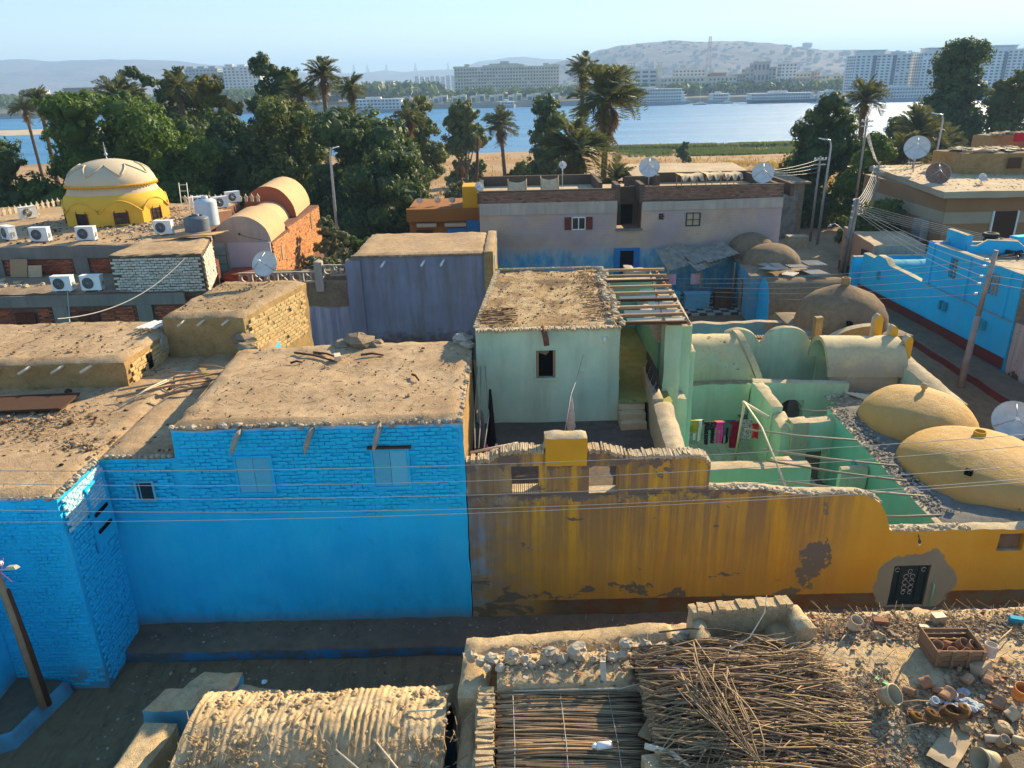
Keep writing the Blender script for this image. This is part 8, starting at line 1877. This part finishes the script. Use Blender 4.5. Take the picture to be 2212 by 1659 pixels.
# buildings
def bld(name, x0, x1, Y, dep, z1, mat, label, fl, co, z0=-3, cat='building', win='glassfar', bands=0, roofbits=0, ws=.5, group=None, parap=True):
    t = thing(name, ((x0 + x1) / 2, Y, z0), label, cat, group); rr = random.Random(int(abs(x0) * 7))
    b = MB(); b.bx(x0, x1, Y, Y + dep, z0, z1); 
    if parap: b.bx(x0 - .4, x1 + .4, Y - .4, Y + .3, z1, z1 + .9)
    b.build('wall', fm(*mat), t)
    W_ = (x1 - x0) / co; H_ = (z1 - z0) / fl; b = MB()
    for r_ in range(fl):
        for c in range(co):
            if rr.random() < .04: continue
            b.bx(x0 + W_ * (c + .5 - ws / 2), x0 + W_ * (c + .5 + ws / 2), Y - .12, Y + .1, z0 + H_ * (r_ + .3), z0 + H_ * (r_ + .78))
    for c in range(max(1, int(dep / W_))): 
        for r_ in range(fl):
            for xx in (x0, x1): b.bx(xx - .12, xx + .12, Y + W_ * (c + .3), Y + W_ * (c + .3 + ws), z0 + H_ * (r_ + .3), z0 + H_ * (r_ + .75))
    b.build('windows', fm('glassfar', (.10, .13, .17)), t, kind='stuff')
    if bands:
        b = MB()
        for r_ in range(1, fl): b.bx(x0 - .3, x1 + .3, Y - .9, Y, z0 + H_ * r_ - .25, z0 + H_ * r_ + .35)
        b.build('balconies', fm(*mat), t, kind='stuff')
    for q in range(roofbits):
        b = MB(); xx = x0 + (x1 - x0) * (q + .5) / roofbits; b.bx(xx - W_ * .9, xx + W_ * .9, Y + 1, Y + 5, z1, z1 + rr.uniform(2, 3.6)); b.bx(xx - W_ * 1.1, xx + W_ * 1.1, Y + .6, Y + 5.4, z1 + 2.4, z1 + 2.8); b.build('roof_house', fm(*mat), t)
    return t
cr_, wh_, tn_, br_, gy_ = ('cream', (.62, .55, .42)), ('white', (.62, .60, .56)), ('tan', (.42, .32, .24)), ('brick', (.26, .14, .10)), ('grey', (.34, .33, .33))
h_ = bld('hotel', -45.5, 49, 740, 16, 22.8, cr_, 'long cream hotel with nine window rows and raised corner towers on the far bank', 9, 36, roofbits=4, bands=1, cat='hotel')
for a_ in ((-14, 12, 739, 756, 22.8, 26.2), (-4, 4, 738.6, 756, 26.2, 28), (-20, -13, 738.8, 756, 22.8, 25), (11, 18, 738.8, 756, 22.8, 25), (-46.5, -36, 739.4, 757, 22.8, 24.5), (38, 50, 739.4, 757, 22.8, 24.6)): b = MB(); b.bx(*a_); b.build('tower', fm(*cr_), h_)
bld('apartment_tower', -350, -314, 900, 22, 30.5, gy_, 'left one of two white towers rising over the trees at left', 11, 9, z0=-6, roofbits=3, group='twin towers at left'); t_ = bld('apartment_tower', -308, -268, 900, 26, 31.5, wh_, 'right one of two white towers, with sunlit balconies on its right', 12, 9, z0=-6, roofbits=3, bands=1, group='twin towers at left')
for q, (x0, w2) in enumerate(((253, 44), (299, 40), (341, 44), (387, 44), (433, 40))):
    t_ = bld('apartment_block', x0 + 12, x0 + w2 + 10, 620 - q * 9, 18, 23.6 + q * .4, ('palewhite', (.66, .64, .60)), ['leftmost', 'second', 'third', 'fourth', 'fifth'][q] + ' bay from the left in the long white riverside apartment block', 13, 11, bands=0, group='white riverside apartment block', ws=.55)
    b = MB(); b.bx(x0 + 16, x0 + 34, 621 - q * 9, 634 - q * 9, 23.6, 26.9 + q * .4); b.bx(x0 + 15, x0 + 35, 620 - q * 9, 634 - q * 9, 26.9 + q * .4, 27.4 + q * .4); b.bx(x0 + 38, x0 + 50, 621 - q * 9, 634 - q * 9, 23.6, 26); b.build('penthouse', fm('palewhite', (.66, .64, .60)), t_)
    b = MB(); b.bx(x0 + 25, x0 + 27.5, 619.5 - q * 9, 620.2 - q * 9, -3, 23.4); b.bx(x0 + 40, x0 + 42.5, 619.5 - q * 9, 620.2 - q * 9, -3, 23.4); b.build('stair_strip', fm('glassfar', (.10, .13, .17)), t_)
t_ = bld('pillar_building', 110, 130, 700, 12, 17.5, wh_, 'office block between two tall plain pillars on the far bank', 6, 3, bands=1, ws=.7)
for xx in (107, 130): b = MB(); b.bx(xx, xx + 4, 698, 712, -3, 21.5); b.bx(xx - .5, xx + 4.5, 697.5, 712.5, 23, 23.6); b.bx(xx + .3, xx + .9, 698, 699, 21.5, 23); b.bx(xx + 3.1, xx + 3.7, 698, 699, 21.5, 23); b.build('pillar', fm(*cr_), t_)
BL = [(52, 66, 735, 6.5, cr_, 4, 7, 'low cream block right of the hotel'), (66, 96, 700, 7.5, wh_, 3, 12, 'low white arcaded block behind the palm cluster'), (90, 106, 705, 12, tn_, 5, 5, 'tan block left of the pillar building'), (134, 196, 690, 10.5, cr_, 4, 18, 'wide faded cream building with rows of windows right of the pillar building'),
      (158, 186, 760, 17.5, wh_, 7, 8, 'white block standing above the wide faded building'), (196, 206, 700, 12, tn_, 5, 4, 'narrow tan house beside the domed building'), (206, 232, 700, 17, ('pink', (.50, .40, .34)), 6, 7, 'pinkish stepped building with a raised centre near the town'), (212, 226, 699, 21.5, ('pink', (.50, .40, .34)), 3, 4, 'raised centre block of the pinkish stepped building'),
      (186, 200, 740, 13.5, br_, 5, 4, 'dull brick block behind the wide faded building'), (233, 246, 690, 20, wh_, 9, 4, 'slim white tower in the riverside town'), (246, 262, 700, 12, cr_, 5, 5, 'cream town block right of the slim white tower'), (262, 272, 705, 13, tn_, 5, 4, 'tan town block left of the long apartment block'), (226, 236, 680, 9, wh_, 4, 4, 'small white town house in front of the slim tower'), (238, 256, 676, 8, tn_, 4, 6, 'tan town house below the slim tower'), (268, 290, 690, 10, cr_, 4, 7, 'cream town house against the long apartment block'),
      (-470, -452, 800, 13, wh_, 6, 5, 'white slab block with a dark side at the far left'), (-448, -430, 830, 5, tn_, 3, 5, 'low tan house at the far left'), (-432, -404, 800, 13.5, br_, 7, 6, 'brick red block at the far left above the palms'), (-398, -380, 820, 7, tn_, 4, 5, 'low brown house right of the brick red block'), (-480, -470, 780, 3, cr_, 2, 3, 'cream house at the left edge above the river'), (-365, -352, 850, 9, tn_, 5, 4, 'tan house left of the twin towers'),
      (-168, -156, 760, 9, br_, 5, 4, 'dark slim block left of the cruise boat'), (-150, -138, 800, 10, tn_, 5, 4, 'tan slim block behind the far trees'), (-132, -124, 820, 13, wh_, 7, 3, 'white slim block behind the far trees, left of two'), (-120, -112, 820, 13.5, wh_, 7, 3, 'white slim block behind the far trees, right of two'), (-80, -66, 900, 9, tn_, 4, 5, 'low tan block left of the hotel'), (-205, -190, 700, 8, cr_, 4, 4, 'cream riverside house behind the tall slender palm')]
for (x0, x1, Y, z1, m_, fl, co, l_) in BL: bld('town_building', x0, x1, Y, 12, z1, m_, l_, fl, co, group='buildings of the far town')
for q in range(9): bld('apartment_block', -165 + q * 9.5, -158 + q * 9.5, 1500, 10, 22 - (q % 3), wh_, ['first', 'second', 'third', 'fourth', 'fifth', 'sixth', 'seventh', 'eighth', 'ninth'][q] + ' of the thin pale slabs standing left of the hotel', 8, 2, group='thin pale slabs left of the hotel')
for q in range(9):
    x = -88 + q * 15; t_ = thing('riverside_villa', (x, 652, -3), ['first', 'second', 'third', 'fourth', 'fifth', 'sixth', 'seventh', 'eighth', 'ninth'][q] + ' from the left of the cream villas along the quay below the hotel', 'villa', 'cream villas along the quay')
    b = MB(); b.bx(x, x + 5, 650, 658, -4, 1.0); b.bx(x + 6.5, x + 11.5, 651, 658, -4, 2.0); b.bx(x + 4, x + 7.5, 653, 658, -4, 1.6); b.build('wall', fm(*cr_), t_); b = MB(); b.bx(x + 1, x + 4, 649.8, 650.1, -3, -.4); b.bx(x + 7.5, x + 10.5, 650.8, 651.1, -3, 0.6); b.build('opening', fm('glassfar', (.10, .13, .17)), t_)
def boat(x0, x1, Y, dk, label, mat=wh_, hull=('hull', (.30, .34, .38)), flip=1, co=24):
    t = thing('cruise_boat', ((x0 + x1) / 2, Y, -8), label, 'boat', 'cruise boats moored at the far bank'); L_ = x1 - x0
    b = MB(); ps = [(0, 0), (.04, -1), (.9, -1), (1, 0), (.9, 1), (.04, 1)]
    for k, (za, zb_, s_) in enumerate(((-8.2, -5.6, 1.0),)):
        lo = [(x0 + L_ * (p_[0] if flip > 0 else 1 - p_[0]) * .98, Y + p_[1] * 5, za) for p_ in ps]; hi = [(x0 + L_ * (p_[0] if flip > 0 else 1 - p_[0]), Y + p_[1] * 6, zb_) for p_ in ps]
        b.add(lo + hi, [tuple(range(6)), tuple(range(11, 5, -1))] + [(i, (i + 1) % 6, (i + 1) % 6 + 6, i + 6) for i in range(6)])
    b.build('hull', fm(*hull), t)
    for k in range(dk): b = MB(); b.bx(x0 + 1, x1 - L_ * (.08 + .02 * k), Y - 5.2, Y + 5.2, -5.6 + 2.3 * k, -3.5 + 2.3 * k); b.bx(x0 + .5, x1 - L_ * (.06 + .02 * k), Y - 5.6, Y + 5.6, -3.5 + 2.3 * k, -3.3 + 2.3 * k); b.build('deck', fm(*mat), t)
    b = MB()
    for k in range(dk):
        for c in range(co): xx = x0 + 2 + (L_ * .86 - 2) * c / co; b.bx(xx, xx + (L_ * .86 / co) * .62, Y - 5.32, Y - 5.15, -5.1 + 2.3 * k, -4.0 + 2.3 * k)
    b.build('windows', fm('glassfar', (.10, .13, .17)), t, kind='stuff')
    b = MB(); b.bx(x0 + L_ * .2, x0 + L_ * .7, Y - 3.5, Y + 3.5, -3.3 + 2.3 * dk, -2.9 + 2.3 * dk) if 0 else b.bx(x0 + L_ * .3, x0 + L_ * .55, Y - 3, Y + 3, -5.4 + 2.3 * dk, -4.2 + 2.3 * dk); b.build('sun_awning', fm(*mat), t)
boat(-117, -71, 600, 3, 'white cruise boat with blue streaks moored behind the palms left of centre', co=14); boat(80, 143, 622, 4, 'large white four deck cruise boat right of the palm cluster', co=26); boat(181, 234, 606, 2, 'dark hulled cruise boat right of the small sailing boats', hull=('darkhull', (.07, .10, .15))); boat(262, 312, 585, 3, 'white cruise boat before the long apartment block', co=20); boat(330, 400, 580, 3, 'cruise boat at the right edge behind the tallest tree', co=22); boat(158, 174, 628, 2, 'small white moored boat beside the large four deck one', co=6); boat(238, 256, 615, 2, 'small white boat between the dark hulled boat and the town', co=6); boat(-5, 8, 634, 1, 'tiny white boat at the quay below the hotel', co=4)
for (x, Y, h_, l_) in ((144.5, 600, 15, 'sailing boat with a tall mast right of the four deck cruise boat'), (75, 560, 14, 'white sailing boat beside the palm cluster'), (168, 612, 8, 'small boat with a bare mast near the dark hulled boat'), (298, 560, 16, 'boat with a slanting bare mast before the apartment block')):
    t = thing('sailing_boat', (x, Y, -8), l_, 'boat'); b = MB(); b.add([(x - 6, Y, -7.2), (x + 6, Y, -7.0), (x + 4.5, Y - 1.4, -7.3), (x - 4.5, Y - 1.4, -7.3), (x + 4.5, Y + 1.4, -7.3), (x - 4.5, Y + 1.4, -7.3), (x - 4, Y, -8.3), (x + 4, Y, -8.3)], [(0, 3, 2, 1, 4, 5), (0, 6, 7, 1, 2, 3), (0, 5, 4, 1, 7, 6)]); b.build('hull', fm('hullw', (.6, .6, .6)), t)
    b = MB(); b.tube([(x, Y, -7.2), (x + (5 if Y == 560 and x > 200 else 0), Y, -7.2 + h_)], .12, 5); b.build('mast', fm('hullw', (.6, .6, .6)), t); b = MB(); b.box((x, Y, -6.6), (5, 1.6, .9)); b.build('cabin', fm('hullw', (.6, .6, .6)), t)
def mast(x, Y, z0, z1, w_, label, cat='mast'):
    t = thing('lattice_mast', (x, Y, z0), label, cat); b = MB()
    for sx in (-1, 1):
        for sy in (-1, 1): b.tube([(x + sx * w_, Y + sy * w_, z0), (x + sx * w_ * .25, Y + sy * w_ * .25, z1)], .18 * (Y / 750), 4)
    k = 0; n_ = 14
    for k in range(n_):
        f0, f1 = k / n_, (k + 1) / n_; wa, wb_ = w_ * (1 - .75 * f0), w_ * (1 - .75 * f1); b.tube([(x - wa, Y - wa, z0 + (z1 - z0) * f0), (x + wb_, Y - wb_, z0 + (z1 - z0) * f1)], .1 * (Y / 750), 3); b.tube([(x + wa, Y - wa, z0 + (z1 - z0) * f0), (x - wb_, Y - wb_, z0 + (z1 - z0) * f1)], .1 * (Y / 750), 3)
    b.build('lattice', fm('mastc', (.30, .27, .27)), t)
mast(186, 750, -3, 45, 3.0, 'tall red and white lattice mast standing before the hill'); mast(867, 2500, 70, 93, 3.0, 'thin mast on the hill left of the water tower')
for q, (x, z) in enumerate(((-960, 62), (-800, 70), (-880, 70), (-690, 70), (-520, 72), (-330, 72))): mast(x, 4800, z, z + 45, 7, ['far left', 'first', 'second', 'third', 'fourth', 'last'][q] + ' pylon on the hazy middle hills', 'pylon')
t = thing('water_tower', (915, 2500, 70), 'flat topped water tower on the hazy hilltop', 'tower'); b = MB(); b.lathe([(7, 0), (5.5, 30), (14, 34), (15, 44), (12, 46), (.1, 46)], (915, 2500, 52), 12); b.build('tower', fm('mastc', (.30, .27, .27)), t)
# ---------------------------------------------------------------- air
hz_ = MB(); hz_.bx(-5800, 5800, -60, 8000, -12, 200); o = hz_.build('haze', [], kind='stuff', loc=(0, 0, 0))
hm_ = bpy.data.materials.new('haze_air'); hm_.use_nodes = True; t_ = hm_.node_tree; t_.nodes.clear()
v_ = t_.nodes.new('ShaderNodeVolumePrincipled'); v_.inputs['Color'].default_value = (.42, .66, 1.0, 1); v_.inputs['Density'].default_value = .00030; v_.inputs['Anisotropy'].default_value = .1
ou = t_.nodes.new('ShaderNodeOutputMaterial'); t_.links.new(v_.outputs[0], ou.inputs['Volume']); o.data.materials.append(hm_)
o['label'] = 'pale blue haze filling the air over the river and far hills'; o['category'] = 'haze'
# ================================================================ SCATTER ON ROOFS AND LANE
def scatter(name, n_, fn, mats, label, seed, s0=.012, s1=.05, straw=.5):
    m = MB(); rr = random.Random(seed)
    for i in range(n_):
        x, y, z = fn(rr)
        if rr.random() < straw: a = rr.uniform(0, pi); L_ = rr.uniform(.05, .28); m.tube([(x, y, z), (x + L_ * cos(a), y + L_ * sin(a), z + rr.uniform(0, .03))], .0045, 3, rr.randrange(len(mats)), cap=False)
        else: rock(m, (x, y, z), rr.uniform(s0, s1) * (2 if rr.random() < .04 else 1), rr.randrange(len(mats)), i, .6)
    m.build(name, mats, None, label, 'debris', kind='stuff')
def low(rr):
    q = rr.random()
    if q < .35: x, y = rr.gauss(-11.2, .9), rr.gauss(16.4, .5)
    elif q < .5: x, y = rr.gauss(-9.6, .6), rr.gauss(15.1, .25)
    else: x, y = rr.uniform(-14.5, -7.4), rr.uniform(13.1, 20.5)
    if x > -8.8: y = max(y, 14.7)
    return max(x, -15), y, 4.76 + .05 * nz((x, y, 4.74), .8, 2)
scatter('roof_debris', 1300, low, [M['mudgrey'], M['darkwood'], M['reed'], M['roofmud']], 'crumbs, straw and clods scattered on the low blue house roof', 1)
scatter('roof_debris', 420, lambda rr: (rr.uniform(-7, -1.2), rr.uniform(14.7, 19.4), 5.45), [M['mudgrey'], M['darkwood'], M['reed'], M['roofmud']], 'fine straw and clods scattered on the tall blue house roof', 2, .01, .03)
scatter('roof_debris', 900, lambda rr: (rr.uniform(-23, -15.3), rr.uniform(32, 42), 6.03), [M['mudgrey'], M['darkwood'], M['stonedirt']], 'small rubble scattered round the yellow dome', 3, .02, .07, .3)
scatter('roof_debris', 420, lambda rr: (rr.uniform(-14.5, -7), rr.uniform(18.8, 24), 5.52) if 0 else (lambda x, y: (x, y, 5.52 if x < -10.1 else 6.02))(*( (rr.uniform(-14.5, -10.2), rr.uniform(18.8, 22)) if rr.random() < .6 else (rr.uniform(-9.6, -7.6), rr.uniform(21.2, 24.3)))), [M['mudgrey'], M['darkwood'], M['reed']], 'straw and clods on the two mud rooms', 4, .01, .04)
scatter('roof_debris', 520, lambda rr: (rr.uniform(-.6, 2.8), rr.uniform(19.3, 25.2), 6.01), [M['mudgrey'], M['darkwood'], M['reed'], M['capsand']], 'clods and straw on the pale green house roof', 5, .01, .035)
scatter('lane_litter', 700, lambda rr: (rr.uniform(-8.6, 1), rr.uniform(10.6, 13.5), .02), [M['alley'], M['stonedirt'], M['reed']], 'small stones and straw lying in the shaded lane', 6, .01, .035, .3)
scatter('lane_litter', 260, lambda rr: (rr.uniform(-8.6, 9), rr.uniform(13.8, 14.4), .36), [M['alley'], M['stonedirt']], 'dirt crumbs on the bench under the street walls', 7, .01, .03, .2)
s = MB(); rock(s, (-5.5, 12.9, .04), .07, 0, 3, .5); s.build('paper_scrap', M['white'], None, 'small white scrap of litter lying alone in the shaded lane', 'litter')
s = MB(); s.box((-3.6, 11.75, .06), (1.3, .35, .12), 0, .02); s.build('stone_slab', M['bench'], None, 'flat grey slab lying in the lane behind the grooved vault', 'slab')
